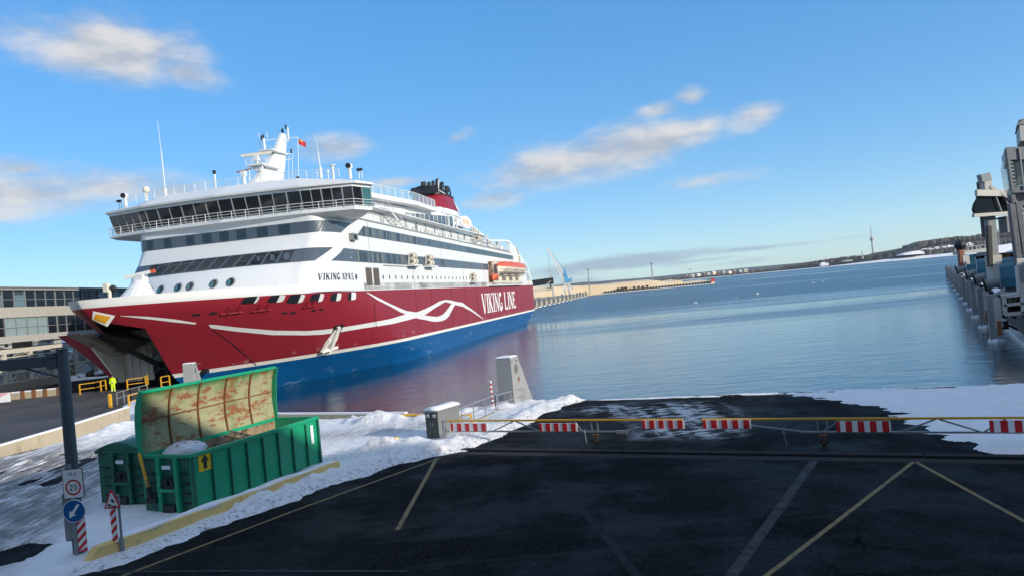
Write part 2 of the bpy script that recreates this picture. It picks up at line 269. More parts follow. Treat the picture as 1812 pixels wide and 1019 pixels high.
class MB:
    def __init__(s): s.v = []; s.f = []; s.m = []
    def add(s, vs, fs, mi=0):
        k = len(s.v); s.v += [tuple(p) for p in vs]; s.f += [tuple(i + k for i in f) for f in fs]; s.m += [mi] * len(fs); return s
    def box(s, c, d, mi=0, rz=0, taper=1.0):
        cx, cy, cz = c; x, y, z = d[0] / 2, d[1] / 2, d[2] / 2; ca, sa = math.cos(rz), math.sin(rz); vs = []
        for k in (-1, 1):
            q = taper if k > 0 else 1
            for i, j in ((-1, -1), (1, -1), (1, 1), (-1, 1)):
                px, py = i * x * q, j * y * q; vs.append((cx + px * ca - py * sa, cy + px * sa + py * ca, cz + k * z))
        return s.add(vs, [(3, 2, 1, 0), (4, 5, 6, 7), (0, 1, 5, 4), (1, 2, 6, 5), (2, 3, 7, 6), (3, 0, 4, 7)], mi)
    def bar(s, p, q, w, h=None, mi=0, up=(0, 0, 1)):
        p, q = Vector(p), Vector(q); d = (q - p).normalized(); u = Vector(up)
        if abs(d.dot(u)) > .98: u = Vector((0, 1, 0))
        r = d.cross(u).normalized(); u = r.cross(d); h = h or w; vs = []
        for e in (p, q):
            for i, j in ((-1, -1), (1, -1), (1, 1), (-1, 1)): vs.append(e + r * (i * w / 2) + u * (j * h / 2))
        return s.add(vs, [(3, 2, 1, 0), (4, 5, 6, 7), (0, 1, 5, 4), (1, 2, 6, 5), (2, 3, 7, 6), (3, 0, 4, 7)], mi)
    def tube(s, p, q, r, mi=0, n=8, r2=None):
        p, q = Vector(p), Vector(q); d = (q - p).normalized(); u = Vector((0, 0, 1)) if abs(d.z) < .95 else Vector((1, 0, 0))
        x = d.cross(u).normalized(); y = d.cross(x); r2 = r if r2 is None else r2; vs = []
        for e, rr in ((p, r), (q, r2)):
            for k in range(n):
                a = 2 * math.pi * k / n; vs.append(e + x * (rr * math.cos(a)) + y * (rr * math.sin(a)))
        fs = [(k, (k + 1) % n, n + (k + 1) % n, n + k) for k in range(n)]
        return s.add(vs, fs + [tuple(range(n - 1, -1, -1)), tuple(range(n, 2 * n))], mi)
    def prism(s, pts, vec, mi=0):        # closed planar outline pushed along vec
        n = len(pts); vec = Vector(vec); vs = [Vector(p) for p in pts] + [Vector(p) + vec for p in pts]
        return s.add(vs, [tuple(range(n - 1, -1, -1)), tuple(range(n, 2 * n))] + [(k, (k + 1) % n, n + (k + 1) % n, n + k) for k in range(n)], mi)
    def loft(s, rings, mi=0, closed=True, caps=True):
        n = len(rings[0]); vs = [p for r in rings for p in r]; fs = []
        for i in range(len(rings) - 1):
            for k in range(n if closed else n - 1): fs.append((i * n + k, i * n + (k + 1) % n, (i + 1) * n + (k + 1) % n, (i + 1) * n + k))
        if caps and closed: fs += [tuple(range(n - 1, -1, -1)), tuple(range((len(rings) - 1) * n, len(rings) * n))]
        return s.add(vs, fs, mi)
    def ball(s, c, r, mi=0, nu=12, nv=8):
        rx, ry, rz = (r, r, r) if not isinstance(r, tuple) else r; rings = []
        for j in range(nv + 1):
            t = math.pi * j / nv - math.pi / 2; k = max(.02, math.cos(t))
            rings.append([(c[0] + rx * k * math.cos(2 * math.pi * i / nu), c[1] + ry * k * math.sin(2 * math.pi * i / nu), c[2] + rz * math.sin(t)) for i in range(nu)])
        return s.loft(rings, mi)
    def quad(s, a, b, c, d, mi=0): return s.add([a, b, c, d], [(0, 1, 2, 3)], mi)
    def slab(s, pts, thick, mi=0):       # planar polygon with thickness along its normal
        p = [Vector(q) for q in pts]; n = (p[1] - p[0]).cross(p[2] - p[0]).normalized(); return s.prism(p, n * thick, mi)
    def build(s, name, mats, parent=None, smooth=False, bevel=0, loc=None):
        me = bpy.data.meshes.new(name); me.from_pydata(s.v, [], s.f)
        if not isinstance(mats, (list, tuple)): mats = [mats]
        for q in mats: me.materials.append(M[q])
        me.polygons.foreach_set('material_index', s.m)
        if smooth: me.polygons.foreach_set('use_smooth', [True] * len(s.f))
        me.validate(); me.update()
        o = bpy.data.objects.new(name, me); col.objects.link(o)
        if parent: o.parent = parent
        if loc is not None: o.location = loc
        if bevel:
            b = o.modifiers.new('bevel', 'BEVEL'); b.width = bevel; b.segments = 2; b.limit_method = 'ANGLE'; b.angle_limit = R(40)
        return o
def tag(o, label=None, cat=None, group=None, kind=None):
    if label: o['label'] = label
    if cat: o['category'] = cat
    if group: o['group'] = group
    if kind: o['kind'] = kind
    return o
def thing(name, loc, rz, label, cat, group=None):
    o = bpy.data.objects.new(name, None); col.objects.link(o); o.location = loc; o.rotation_euler = (0, 0, rz); o.empty_display_size = .2
    return tag(o, label, cat, group)
def copy_tree(o, parent=None):
    c = o.copy(); col.objects.link(c); c.parent = parent
    for ch in list(o.children): copy_tree(ch, c)
    return c
def lerp(x, xs, ys): return float(np.interp(x, xs, ys))

# lettering drawn as strokes: glyph = list of (polyline, width); box 0..1 wide, 0..1 high
def arc(cx, cy, rx, ry, a0, a1, n=10): return [(cx + rx * math.cos(R(a0 + (a1 - a0) * i / n)), cy + ry * math.sin(R(a0 + (a1 - a0) * i / n))) for i in range(n + 1)]
TK, TN, SF = .24, .11, .05
def sf(x, y, w=.3): return ([(x - w / 2, y), (x + w / 2, y)], SF)
GL = {
 'V': [([(.12, 1), (.52, 0)], TK), ([(.90, 1), (.55, .03)], TN), sf(.14, .975, .36), sf(.88, .975, .3)],
 'I': [([(.5, 0), (.5, 1)], TK), sf(.5, .975, .46), sf(.5, .025, .46)],
 'K': [([(.18, 0), (.18, 1)], TK), ([(.24, .42), (.82, .98)], TN), ([(.40, .56), (.88, .02)], TK), sf(.18, .975, .4), sf(.18, .025, .4), sf(.84, .975, .3), sf(.88, .025, .3)],
 'N': [([(.14, 0), (.14, 1)], TN), ([(.14, .98), (.84, .02)], TK), ([(.86, 0), (.86, 1)], TN), sf(.14, .975, .3), sf(.14, .025, .3), sf(.86, .975, .3)],
 'G': [(arc(.5, .5, .38, .44, 45, 330, 16), TK * .85), ([(.84, .05), (.84, .42)], TK * .8), sf(.8, .42, .34)],
 'L': [([(.24, 0), (.24, 1)], TK), ([(.2, .06), (.86, .06)], .12), ([(.84, .0), (.84, .24)], TN), sf(.24, .975, .46)],
 'E': [([(.22, 0), (.22, 1)], TK), ([(.2, .95), (.84, .95)], .10), ([(.2, .52), (.72, .52)], .09), ([(.2, .05), (.86, .05)], .10), ([(.82, .8), (.82, 1)], .08), ([(.84, 0), (.84, .2)], .08)],
 'X': [([(.14, 1), (.84, 0)], TK), ([(.86, 1), (.14, 0)], TN), sf(.16, .975, .34), sf(.84, .025, .34), sf(.86, .975, .28), sf(.14, .025, .28)],
 'P': [([(.22, 0), (.22, 1)], TK), (arc(.30, .73, .46, .22, 90, -90, 10), .12), sf(.22, .025, .40)],
 'R': [([(.20, 0), (.20, 1)], .2), (arc(.30, .75, .44, .2, 90, -90, 10), .12), ([(.42, .52), (.98, .0)], .2)],
 'S': [(arc(.5, .74, .30, .22, 40, 260, 10) + arc(.5, .26, .32, .22, 90, -140, 10), .16)],
 'A': [([(.06, 0), (.5, 1)], .15), ([(.94, 0), (.5, 1)], .15), ([(.24, .32), (.76, .32)], .12)],
 '2': [(arc(.5, .70, .33, .24, 165, -35, 10) + [(.14, .06)], .15), ([(.10, .06), (.90, .06)], .13)],
 '0': [(arc(.5, .5, .32, .43, 0, 360, 20), .15)], '3': [(arc(.46, .73, .3, .22, 150, -80, 8) + arc(.46, .27, .34, .23, 80, -150, 8), .14)],
 '1': [([(.5, 0), (.5, 1)], .16), ([(.5, .97), (.25, .78)], .13)], '7': [([(.1, .94), (.9, .94), (.4, 0)], .14)],
}
def glyph_quads(ch):
    out = []
    for pl, wd in GL[ch]:
        n = len(pl); L, Rr = [], []
        for i, (x, y) in enumerate(pl):
            a = pl[max(0, i - 1)]; b = pl[min(n - 1, i + 1)]; dx, dy = b[0] - a[0], b[1] - a[1]; k = math.hypot(dx, dy) or 1
            nx, ny = -dy / k * wd / 2, dx / k * wd / 2; L.append((x + nx, y + ny)); Rr.append((x - nx, y - ny))
        for i in range(n - 1): out.append((L[i], L[i + 1], Rr[i + 1], Rr[i]))
    return out
def lettering(mb, text, width, height, place, mi=0, gap=.14, sub=1):   # place(x, y) -> point on the surface
    adv = [(.42 if c == ' ' else .5 if c == 'I' else 1.0) for c in text]; tot = sum(adv) + gap * (len(text) - 1); x = 0; k = width / tot; j = 0
    for c, a in zip(text, adv):
        if c != ' ':
            for q in glyph_quads(c):
                pts = [((x + (.5 - .5 / 1 + p[0] if a == 1 else p[0] - .25)) * k, p[1] * height) for p in q]
                j += 1
                mb.add([place(px, py, (j % 7) * .0006) for px, py in pts], [(0, 1, 2, 3)], mi)
        x += a + gap

# ------------------------------------------------------------------ water and ground
def plane(name, pts, z, m, kind='structure'):
    mb = MB(); mb.add([(x, y, z) for x, y in pts], [tuple(range(len(pts)))]); return tag(mb.build(name, m), kind=kind)
mb = MB(); mb.add([(-30000, -600, 0), (30000, -600, 0), (30000, 45000, 0), (-30000, 45000, 0)], [(0, 1, 2, 3)]); tag(mb.build('water', 'water'), kind='structure')
AL = math.atan(.1984); FW = Vector((-math.sin(AL), -math.cos(AL), 0)); PO = Vector((math.cos(AL), -math.sin(AL), 0))
S0 = Vector((7.0, 240, 0)) - PO * 13.85                      # stern of the ferry on its centre line
def ship_w(a, b, z=0): return S0 + FW * a + PO * b + Vector((0, 0, z))
GZ = 2.9
PD = Vector((.489, .872, 0)); PN = Vector((.872, -.489, 0)); PB = Vector((48.3, 75.4, 0))   # right-hand quay: direction, landward normal, a fender foot
def pier(t, n, z=0): return PB + PD * t + PN * n + Vector((0, 0, z))
gp = [(-5.45, 39.7), (.2, 41.95), (2.36, 41.4), (14.75, 36.45), (22.47, 33.5), (26.2, 31.9)]
gp += [tuple(pier(t, 2.2)[:2]) for t in (-42, 266)] + [tuple(pier(266, 30)[:2]), (420, 300), (420, -200), (-420, -200), (-420, 330)]
gp += [tuple(ship_w(-6, -17)[:2]), tuple(ship_w(168, -17)[:2]), tuple(ship_w(168, 4)[:2]), (-29, 68), (-22, 50), (-14.4, 44.6)]
mb = MB(); n = len(gp)
mb.add([(x, y, GZ) for x, y in gp] + [(x, y, -2) for x, y in gp], [tuple(range(n))], 0)
mb.add([(x, y, GZ) for x, y in gp] + [(x, y, -2) for x, y in gp], [(k, k + n, (k + 1) % n + n, (k + 1) % n) for k in range(n)], 1)
tag(mb.build('ground', ['asphalt', 'darkconc']), kind='structure')

# ------------------------------------------------------------------ the ferry
ferry = thing('ferry', S0, math.atan2(FW.y, FW.x), 'large red and white passenger ferry with blue waterline and open bow', 'ferry')
def LZ(z): return lerp(z, [0, 3, 4, 6, 9, 11.4, 12.6], [160.5, 163.5, 165, 168.5, 173.0, 175.5, 176])
def A0(z): return lerp(z, [0, 4, 11.4], [112, 124, 140])
def hb(a, z):
    L = LZ(z); a0 = A0(z); s = 13.85 if a > 14 else 13.35 + .5 * max(0, a + 2) / 16
    if a <= a0: return s
    t = min(1, (a - a0) / (L - a0)); return 13.85 * (1 - t ** lerp(z, [0, 4, 11.4], [1.6, 1.85, 2.3])) ** lerp(z, [0, 4, 11.4], [1., .95, .77])
def hull_pt(a, z, off=.0, side=1):
    b = hb(a, z); da = (hb(a + .1, z) - hb(a - .1, z)) / .2; dz = (hb(a, z + .1) - hb(a, z - .1)) / .2 if z < 12.4 else 0
    nn = Vector((-da, 1, -dz)).normalized(); p = Vector((a, b, z)) + nn * off; return Vector((p.x, p.y * side, p.z))
ts = [i / 14 for i in range(14)] + [math.sin(i / 26 * math.pi / 2) for i in range(27)]
def ztop(a): return 12.45 - .25 * max(0, (a - 165) / 11)
def hull_rows():                        # z rows with the material of the strip above each
    return [(-1.5, 1), (0, 1), (1.2, 1), (2.3, 1), (3.3, 2), (3.75, 0), (5, 0), (6.5, 0), (8, 0), (9, 0), (10.2, 0), (11.4, 3), (12.0, 3), (12.6, 3)]
def stations(z):
    a0 = A0(z); L = LZ(z); st = [-1.2 + (a0 + 1.2) * i / 14 for i in range(15)]
    return st + [a0 + (L - a0) * math.sin(i / 40 * math.pi / 2) for i in range(1, 41)]
rows = hull_rows(); mb = MB()
def zbot(a): return max(-1.5, 3.25 - (a + 1.2) * .16)        # stern overhang
for side in (1, -1):
    grid = []
    for z, mi in rows:
        zz = max(z, 0.0); rr = []
        for a in stations(zz):
            zc = max(z, zbot(a)) if a < 40 else z
            if z > 11.5: zc = 11.4 + (z - 11.4) * (ztop(a) - 11.4) / 1.2
            if side > 0 and 2.2 < z <= 9 and a > 150: a = min(a, 164.1 + (z - 3.9) * 1.235)       # edge of the open bow
            rr.append((a, side * hb(a, zz), zc))
        grid.append(rr)
    for i in range(len(rows) - 1):
        for k in range(len(grid[0]) - 1):
            if side < 0 and rows[i][0] < 9 and rows[i][0] >= 2.3 and grid[i][k + 1][0] > 157: continue       # open bow, starboard half
            q = [grid[i][k], grid[i][k + 1], grid[i + 1][k + 1], grid[i + 1][k]]
            mb.add(q if side < 0 else q[::-1], [(0, 1, 2, 3)], rows[i][1])
for i in range(len(rows) - 1):          # transom
    z0, z1 = max(rows[i][0], 3.25), rows[i + 1][0]
    if z1 > z0: mb.quad((-1.2, -13.37, z0), (-1.2, 13.37, z0), (-1.2, 13.37, z1), (-1.2, -13.37, z1), rows[i][1])
st = stations(11.6)                     # foredeck inside the bulwark
mb.add([(a, -hb(a, 11.6) + .05, 11.6) for a in st[10:]] + [(a, hb(a, 11.6) - .05, 11.6) for a in st[10:]][::-1], [tuple(range(2 * len(st[10:])))], 4)
hull = mb.build('hull', ['ship_red', 'ship_blue', 'belt', 'white', 'shipdeck'], ferry, smooth=True)
def crease(o, deg=32):
    m_ = bpy.data.meshes; bm = __import__('bmesh').new(); bm.from_mesh(o.data); __import__('bmesh').ops.remove_doubles(bm, verts=bm.verts, dist=.002); bm.to_mesh(o.data); bm.free()
    e = o.modifiers.new('crease', 'EDGE_SPLIT'); e.split_angle = R(deg)
crease(hull)
def hull_ribbon(l, mb, off=.03, mi=0, sub=4):
    for (a0, t0, b0), (a1, t1, b1) in zip(l, l[1:]):
        for i in range(sub):
            f, g = i / sub, (i + 1) / sub; L_ = lambda u, v, k: u + (v - u) * k
            mb.quad(hull_pt(L_(a0, a1, f), L_(b0, b1, f), off), hull_pt(L_(a0, a1, f), L_(t0, t1, f), off), hull_pt(L_(a0, a1, g), L_(t0, t1, g), off), hull_pt(L_(a0, a1, g), L_(b0, b1, g), off), mi)
RA = [(139.3, 11.2, 11.1), (135.6, 10.4, 10.0), (130.6, 9.3, 8.9), (127.0, 8.6, 8.0), (123.8, 8.0, 7.4), (118.4, 7.5, 6.5), (113.8, 6.8, 6.0), (110.6, 6.5, 5.6), (107.6, 6.3, 5.4), (104.4, 6.45, 5.4), (102.0, 6.95, 5.6), (99.8, 7.6, 6.1), (98.2, 8.15, 6.8), (96.2, 8.55, 7.6), (94.4, 8.6, 8.2)]
RB = [(173.0, 10.5, 10.46), (171.1, 10.2, 10.0), (168.7, 9.7, 9.45), (166.4, 9.12, 8.98)]
RC = [(165.0, 8.82, 8.78), (164.4, 8.75, 8.42), (161.4, 8.2, 7.8), (158.4, 7.72, 7.28), (156.3, 7.4, 6.92), (151.2, 6.9, 6.4), (148.2, 6.8, 6.2), (145.0, 6.8, 6.2), (139.8, 6.9, 6.3), (135.7, 7.0, 6.3), (130.6, 7.1, 6.3), (124.0, 7.5, 6.5), (118.2, 7.6, 6.7), (113.4, 8.0, 7.1), (109.1, 8.5, 7.8), (105.4, 9.0, 8.3), (101.6, 9.2, 8.8), (97.7, 9.0, 8.4), (93.7, 8.6, 7.9), (89.4, 8.3, 7.5), (82.8, 6.8, 6.3), (77.0, 5.4, 5.0), (72.6, 4.2, 4.1)]
for r_, o_ in ((RA, .03), (RB, .03), (RC, .036)): mb = MB(); hull_ribbon(r_, mb, o_); mb.build('painted_swirl', 'white', hull)
for w_, x_, l_ in (('VIKING', 0, 21.9), ('LINE', 24.4, 15.4)): mb = MB(); lettering(mb, w_, l_, 4.5, lambda x, y, o: (72.4 - x_ - x, 13.88 + o * 8, 5.3 + y), gap=.10); mb.build('company_lettering', 'signwhite', hull)
# raised hull seams, thin dark lines down the side
for a in (136.9, 118.4, 110.0, 97.2, 86.5, 76.5): mb = MB(); mb.box((a, 13.862, 7.6), (.10, .03, 7.6), 0); mb.build('hull_seam', 'seam', hull)
mb = MB(); hull_ribbon([(164.0, 8.2, 8.13), (160, 6.2, 6.13), (154.8, 3.45, 3.38)], mb, .03, sub=6); mb.build('bow_door_seam', 'black', hull)
# yellow gem in a white diamond on the bow
mb = MB(); dm = [(174.9, 11.15), (173.35, 10.55), (173.15, 9.55), (174.55, 10.35)]
dc = (sum(p[0] for p in dm) / 4, sum(p[1] for p in dm) / 4)
def hp(a, z, off): return hull_pt(min(a, LZ(z) - .03), z, off)
for k, (s_, mi) in enumerate(((1, 0), (.64, 1), (.5, 2))):
    mb.add([hp(dc[0] + (a - dc[0]) * s_, dc[1] + (z - dc[1]) * s_, .04 + .02 * k) for a, z in dm], [(0, 1, 2, 3)], mi)
mb.build('bow_emblem', ['signwhite', 'gold', 'gold'], hull)
# mooring openings with white reveals
for (a, z, wd, oh, wr) in [(162.3, 11.05, 1.9, .75, .18), (158.9, 11.0, 2.2, .8, .42), (155.9, 10.85, 2.6, 1.0, .3), (152.2, 10.8, 2.5, 1.0, .35), (148.2, 10.75, 2.4, 1.0, .45), (144.1, 10.75, 2.3, 1.05, .6)]:
    mb = MB(); pts = []
    for t in range(20):
        an = 2 * math.pi * t / 20; ex = abs(math.cos(an)) ** .45 * (1 if math.cos(an) > 0 else -1); ey = abs(math.sin(an)) ** .45 * (1 if math.sin(an) > 0 else -1); pts.append((ex, ey))
    mb.add([hull_pt(a + x * wd / 2, z + y * oh / 2, .04) for x, y in pts], [tuple(range(19, -1, -1))], 0)
    rv = [(x, y) for x, y in pts if x < 1 - 2 * wr * .0 - 1.2 * (1 - wr)] or pts[:3]
    xs = -1 + 2 * wr; rp = [(max(-.97, min(xs, x)), y * .96) for x, y in pts]
    mb.add([hull_pt(a + x * wd / 2, z + y * oh / 2, .055) for x, y in rp], [tuple(range(19, -1, -1))], 1)
    mb.build('mooring_opening', ['black', 'white'], hull)
# anchor hanging in its worn pocket
mb = MB(); p0, p1 = hull_pt(145.8, 7.0, .25), hull_pt(145.0, 3.9, .5)
mb.prism([hull_pt(146.6, 7.1, .05), hull_pt(144.6, 7.2, .05), hull_pt(144.9, 6.2, .05), hull_pt(146.2, 5.8, .05)], (0, .1, 0), 1)
mb.bar(p0, p1, .55, .35, 0); mb.bar(hull_pt(146.4, 4.1, .35), hull_pt(144.0, 4.4, .35), .5, .35, 0); mb.bar(hull_pt(146.4, 4.1, .35), hull_pt(146.1, 5.4, .35), .4, .3, 0)
mb.prism([hull_pt(146.2, 6.6, .1), hull_pt(145.2, 6.6, .1), hull_pt(144.6, 5.2, .1), hull_pt(145.0, 3.4, .1), hull_pt(146.3, 3.6, .1), hull_pt(146.6, 5.0, .1)], (0, .12, 0), 0)
mb.build('anchor', ['belt', 'black'], hull)
for a, z in ((156.6, 9.3), (155.3, 9.25), (152.0, 9.3), (150.6, 9.35), (165.4, 9.95), (163.7, 9.9), (167.0, 9.95)): mb = MB(); mb.add([hull_pt(a + x * .45, z + y * .13, .03) for x, y in ((-1, -1), (-.6, 1), (.8, 1), (1, -.8))], [(3, 2, 1, 0)]); mb.build('hull_drain', 'black', hull)
for a in (163.6, 160.2, 153.2):
    mb = MB(); p, q = hull_pt(a + 1.1, 9.85, .15), hull_pt(a - 1.1, 9.95, .15); mb.bar(p, q, .25, .12)
    for k in (-.6, .5): mb.bar(hull_pt(a + k, 9.9, .16), hull_pt(a + k, 10.55, .1), .35, .25)
    mb.build('boarding_step', 'ship_red', hull)
mb = MB()
lettering(mb, 'A', .8, .8, lambda x, y, o: (7.6 - x, 13.64 + o * 8, 1.9 + y)); mb.build('hull_mark', 'signwhite', hull)
# open bow: bulkhead, inner plating, ramp, door arms and the swung-out starboard door
mb = MB(); bz = [3.1, 4, 5, 6, 7, 8, 8.95]
mb.add([(156.9, hb(156.9, z) - .3, z) for z in bz] + [(156.9, -hb(156.9, z) + .1, z) for z in bz[::-1]], [tuple(range(14))], 0)
mb.add([(a, hb(a, 3.1) - .3, 3.1) for a in (156.9, 159, 161)] + [(a, -hb(a, 3.1) + .1, 3.1) for a in (161, 159, 156.9)], [tuple(range(6))], 0)
mb.add([(156.9, -11.5, 8.98)] + [(a, -hb(a, 9) + .02, 8.98) for a in (160, 164, 168, 171, 172.6)] + [(172.9, .2, 8.98)] + [(a, hb(a, 9) - .05, 8.98) for a in (171, 168, 164, 160)] + [(156.9, 9.5, 8.98)], [tuple(range(12))], 0)
zz = [3.0, 5.0, 7.0, 8.95]
for z0, z1 in zip(zz, zz[1:]):
    aa = [.0, .25, .5, .75, 1]
    for f, g in zip(aa, aa[1:]):
        CL = lambda z: 157 + (164.1 + (z - 3.9) * 1.235 - .15 - 157) * 1.0
        P_ = lambda u, z: Vector((157 + (CL(z) - 157) * u, hb(157 + (CL(z) - 157) * u, z) - .25, z))
        mb.quad(P_(f, z0), P_(g, z0), P_(g, z1), P_(f, z1), 0)
mb.build('bow_interior', 'inner', hull)
mb = MB(); mb.prism([(170.5, -6.4, 9.0), (166.0, -5.2, 6.3), (160.0, -6.0, 7.6), (160, -9.5, 9.0)], (0, 1.6, 0), 0)
mb.bar((169, -4, 8.8), (163, -1.2, 4.6), .5, .5, 1); mb.bar((166, 0, 8.8), (164, 1, 5), .35, .35, 1); mb.bar((160, -7, 4.6), (160, 4, 5.0), .5, .5, 1); mb.bar((160.5, -6, 3.4), (161, 3, 3.6), .4, .5, 1)
mb.bar((163, -1.2, 4.6), (161, -5, 3.5), .3, .3, 1)
for b in (-4, -2, 0.5): mb.box((161, b, 4.1), (.8, .5, 1.5), 1)
IP = lambda u, z, o=.18: Vector((157.2 + o, -6.5 + u * 12, z))
for u in (.18, .42, .66): mb.bar(IP(u, 3.3), IP(u, 8.9), .22, .3, 0 if u != .42 else 1)
for z in (4.4, 6.0, 7.6): mb.bar(IP(.0, z), IP(.5, z), .16, .2, 0); mb.bar(IP(.5, z), IP(.9, z), .16, .2, 0)
mb.bar(IP(.2, 8.6, .5), IP(.6, 4.2, .5), .3, .3, 1); mb.bar(IP(.42, 6.4, .5), IP(.75, 8.7, .5), .22, .22, 1); mb.box(IP(.42, 6.6, .6), (.7, .6, 1.1), 1); mb.box(IP(.3, 8.2, .6), (1.1, .6, .7), 0)
mb.build('door_machinery', ['inner', 'black'], hull)
mb = MB()
for i in range(9): mb.box((162.2, -7.4 + i * .52, 5.15), (.5 if i % 2 else .22, .52, 3.9), 0)
mb.slab([(161.9, -2.6, 7.0), (160.4, .9, 7.4), (160.4, 1.6, 4.6), (161.9, -1.4, 4.4)], .3, 0)
mb.build('bow_ramp', 'beige', ferry)
mb = MB()
t1, t2, t3 = (165.4, -12.0, 9.05), (165.2, -9.5, 9.1), (164.2, -8.3, 9.05); b1, b3 = (164.4, -6.6, 3.9), (163.6, -5.9, 3.7)
out, inn, rim = [], [], []
for i in range(7):
    f = i / 6; bl = .45 * math.sin(f * math.pi)
    o1 = Vector(t1).lerp(Vector(b1), f) + Vector((.2, .5 * bl, 0)); r1 = Vector(t2).lerp(Vector(b1) + Vector((0, .25, 0)), f); i1 = Vector(t3).lerp(Vector(b3), f); out.append(o1); rim.append(r1); inn.append(i1)
rim2 = [r + Vector((0, .22, 0)) for r in rim]
for i in range(6):
    mb.quad(out[i], rim[i], rim[i + 1], out[i + 1], 0); mb.quad(rim[i], rim2[i], rim2[i + 1], rim[i + 1], 2); mb.quad(rim2[i], inn[i], inn[i + 1], rim2[i + 1], 1)
    mb.quad(inn[i], out[i] + Vector((-1.5, 0, 0)), out[i + 1] + Vector((-1.5, 0, 0)), inn[i + 1], 1); mb.quad(out[i], out[i + 1], out[i + 1] + Vector((-1.5, 0, 0)), out[i] + Vector((-1.5, 0, 0)), 0)
mb.add([out[0], rim[0], rim2[0], inn[0], out[0] + Vector((-1.5, 0, 0))], [(0, 1, 2, 3, 4)], 1)
mb.build('bow_door', ['ship_red', 'beige', 'cream'], ferry)

mb = MB(); mb.tube((167, -.4, 11.6), (166.4, -.4, 14.0), 2.3, 0, 18, .7); mb.box((166.4, -.4, 14.35), (1.0, 1.1, .8), 0); mb.build('foredeck_pedestal', 'white', ferry)
mb = MB(); mb.bar((167.0, -1.9, 14.55), (166.4, .9, 14.95), .28, .34, 0); mb.bar((166.4, .9, 14.95), (166.3, 1.3, 15.0), .3, .36, 1); mb.build('foredeck_boom', ['belt', 'orange'], ferry)
mb = MB(); mb.tube((168.5, -2.6, 11.6), (168.5, -2.6, 13.4), .18, 0); mb.box((168.5, -2.9, 13.6), (.5, .5, .9), 0); mb.ball((168.3, -2.3, 13.5), .35, 1, 8, 6); mb.build('foredeck_lamp', ['cream', 'black'], ferry)
# superstructure
def a_front(z): return lerp(z, [11.6, 13.65, 15.3, 17, 19, 22], [155.6, 154.4, 153.2, 151.7, 150.4, 150.4])
def bulge(z): return lerp(z, [15.3, 17, 19], [2.4, 1.0, .2])
def SP(t, z, off=0.):                   # along the wall: t<0 port side, 0..5.7 rounded corner, then the front, mirrored beyond the centre line
    if t > 17: p = SP(34 - t, z, off); return Vector((p.x, -p.y, p.z))
    af = a_front(z); ac = 146.0; ra = af - ac
    if t <= 0: return Vector((ac + t, 13.85 + off, z))
    if t < 5.7:
        q = t / 5.7 * math.pi / 2; return Vector((ac + (ra + off) * math.sin(q), 11.3 + (2.55 + off) * math.cos(q), z))
    b = 17 - t; return Vector((af + bulge(z) * (1 - (b / 11.3) ** 2) + off, b, z))
tt = [5.7 * i / 14 for i in range(15)] + [5.7 + 11.3 * i / 12 for i in range(13)]
tt = sorted(set(round(x, 3) for x in tt if x <= 17)); tt = tt + [34 - x for x in tt[::-1][1:]]
zr = [11.5, 12.5, 13.65, 15.3, 17, 19, 20.45, 21.55]; mb = MB()
for z0, z1 in zip(zr, zr[1:]):
    for f, g in zip(tt, tt[1:]): mb.quad(SP(f, z0), SP(f, z1), SP(g, z1), SP(g, z0))
def wall_top(a): return lerp(a, [2.4, 3.2, 8.4, 19.2, 27, 30, 33, 34, 36, 141, 160], [11.4, 14.2, 17.9, 20.6, 22.6, 23.3, 23.5, 21.0, 20.75, 21.55, 21.55])
aw = [2.4, 3.2, 5, 8.4, 12, 16, 19.2, 23, 27, 30, 33, 34.01] + list(range(36, 146, 6)) + [146.0]
for s_ in (1, -1):
    for a, c in zip(aw, aw[1:]):
        for z0, z1 in zip(zr, zr[1:]):
            ta, tc = wall_top(a), wall_top(c); lo, hi = z0, z1
            if z1 == zr[-1]: ya, yc = ta, tc
            else: ya, yc = min(hi, ta), min(hi, tc)
            xa, xc = min(lo, ya), min(lo, yc)
            c0 = c1 = c
            if ya - xa < .01 and yc - xc < .01: continue
            q = [(a, s_ * 13.85, xa), (c0, s_ * 13.85, xc), (c1, s_ * 13.85, yc), (a, s_ * 13.85, ya)]; mb.add(q if s_ < 0 else q[::-1], [(0, 1, 2, 3)])
mb.add([(2.6, -13.8, 11.45), (2.6, 13.8, 11.45), (8.4, 13.8, 17.5), (8.4, -13.8, 17.5)], [(0, 1, 2, 3)]); mb.add([(8.4, -13.8, 17.5), (8.4, 13.8, 17.5), (27, 13.8, 20.9), (27, -13.8, 20.9)], [(0, 1, 2, 3)])
mb.add([(27, -13.8, 20.9), (27, 13.8, 20.9), (146, 13.8, 21.4), (150, 11, 21.4), (150, -11, 21.4), (146, -13.8, 21.4)], [(0, 1, 2, 3, 4, 5)])
sup = mb.build('superstructure', 'white', ferry, smooth=True); crease(sup)
def sband(name, top, bot, mb, off=.025, mi=0):       # strip given by (t, z) lines, sampled
    for (t0, z0, y0), (t1, z1, y1) in zip(top, top[1:]): pass
def strip(mb, t0, t1, zb, zt, sl0=0, sl1=0, off=.05, mi=0, n=None):   # sl: extra t at the top end (slanted ends)
    n = n or max(2, int(abs(t1 - t0) / .9)); L0, L1 = t0 + sl0, t1 + sl1
    ev = lambda q, t: q(t) if callable(q) else q
    def pt(k, v):
        t = (t0 + (t1 - t0) * k) * (1 - v) + (L0 + (L1 - L0) * k) * v; return SP(t, ev(zb, t) * (1 - v) + ev(zt, t) * v, off)
    nv = 5 if sl0 or sl1 else 1
    for i in range(n):
        for j in range(nv): mb.quad(pt(i / n, j / nv), pt(i / n, (j + 1) / nv), pt((i + 1) / n, (j + 1) / nv), pt((i + 1) / n, j / nv), mi)
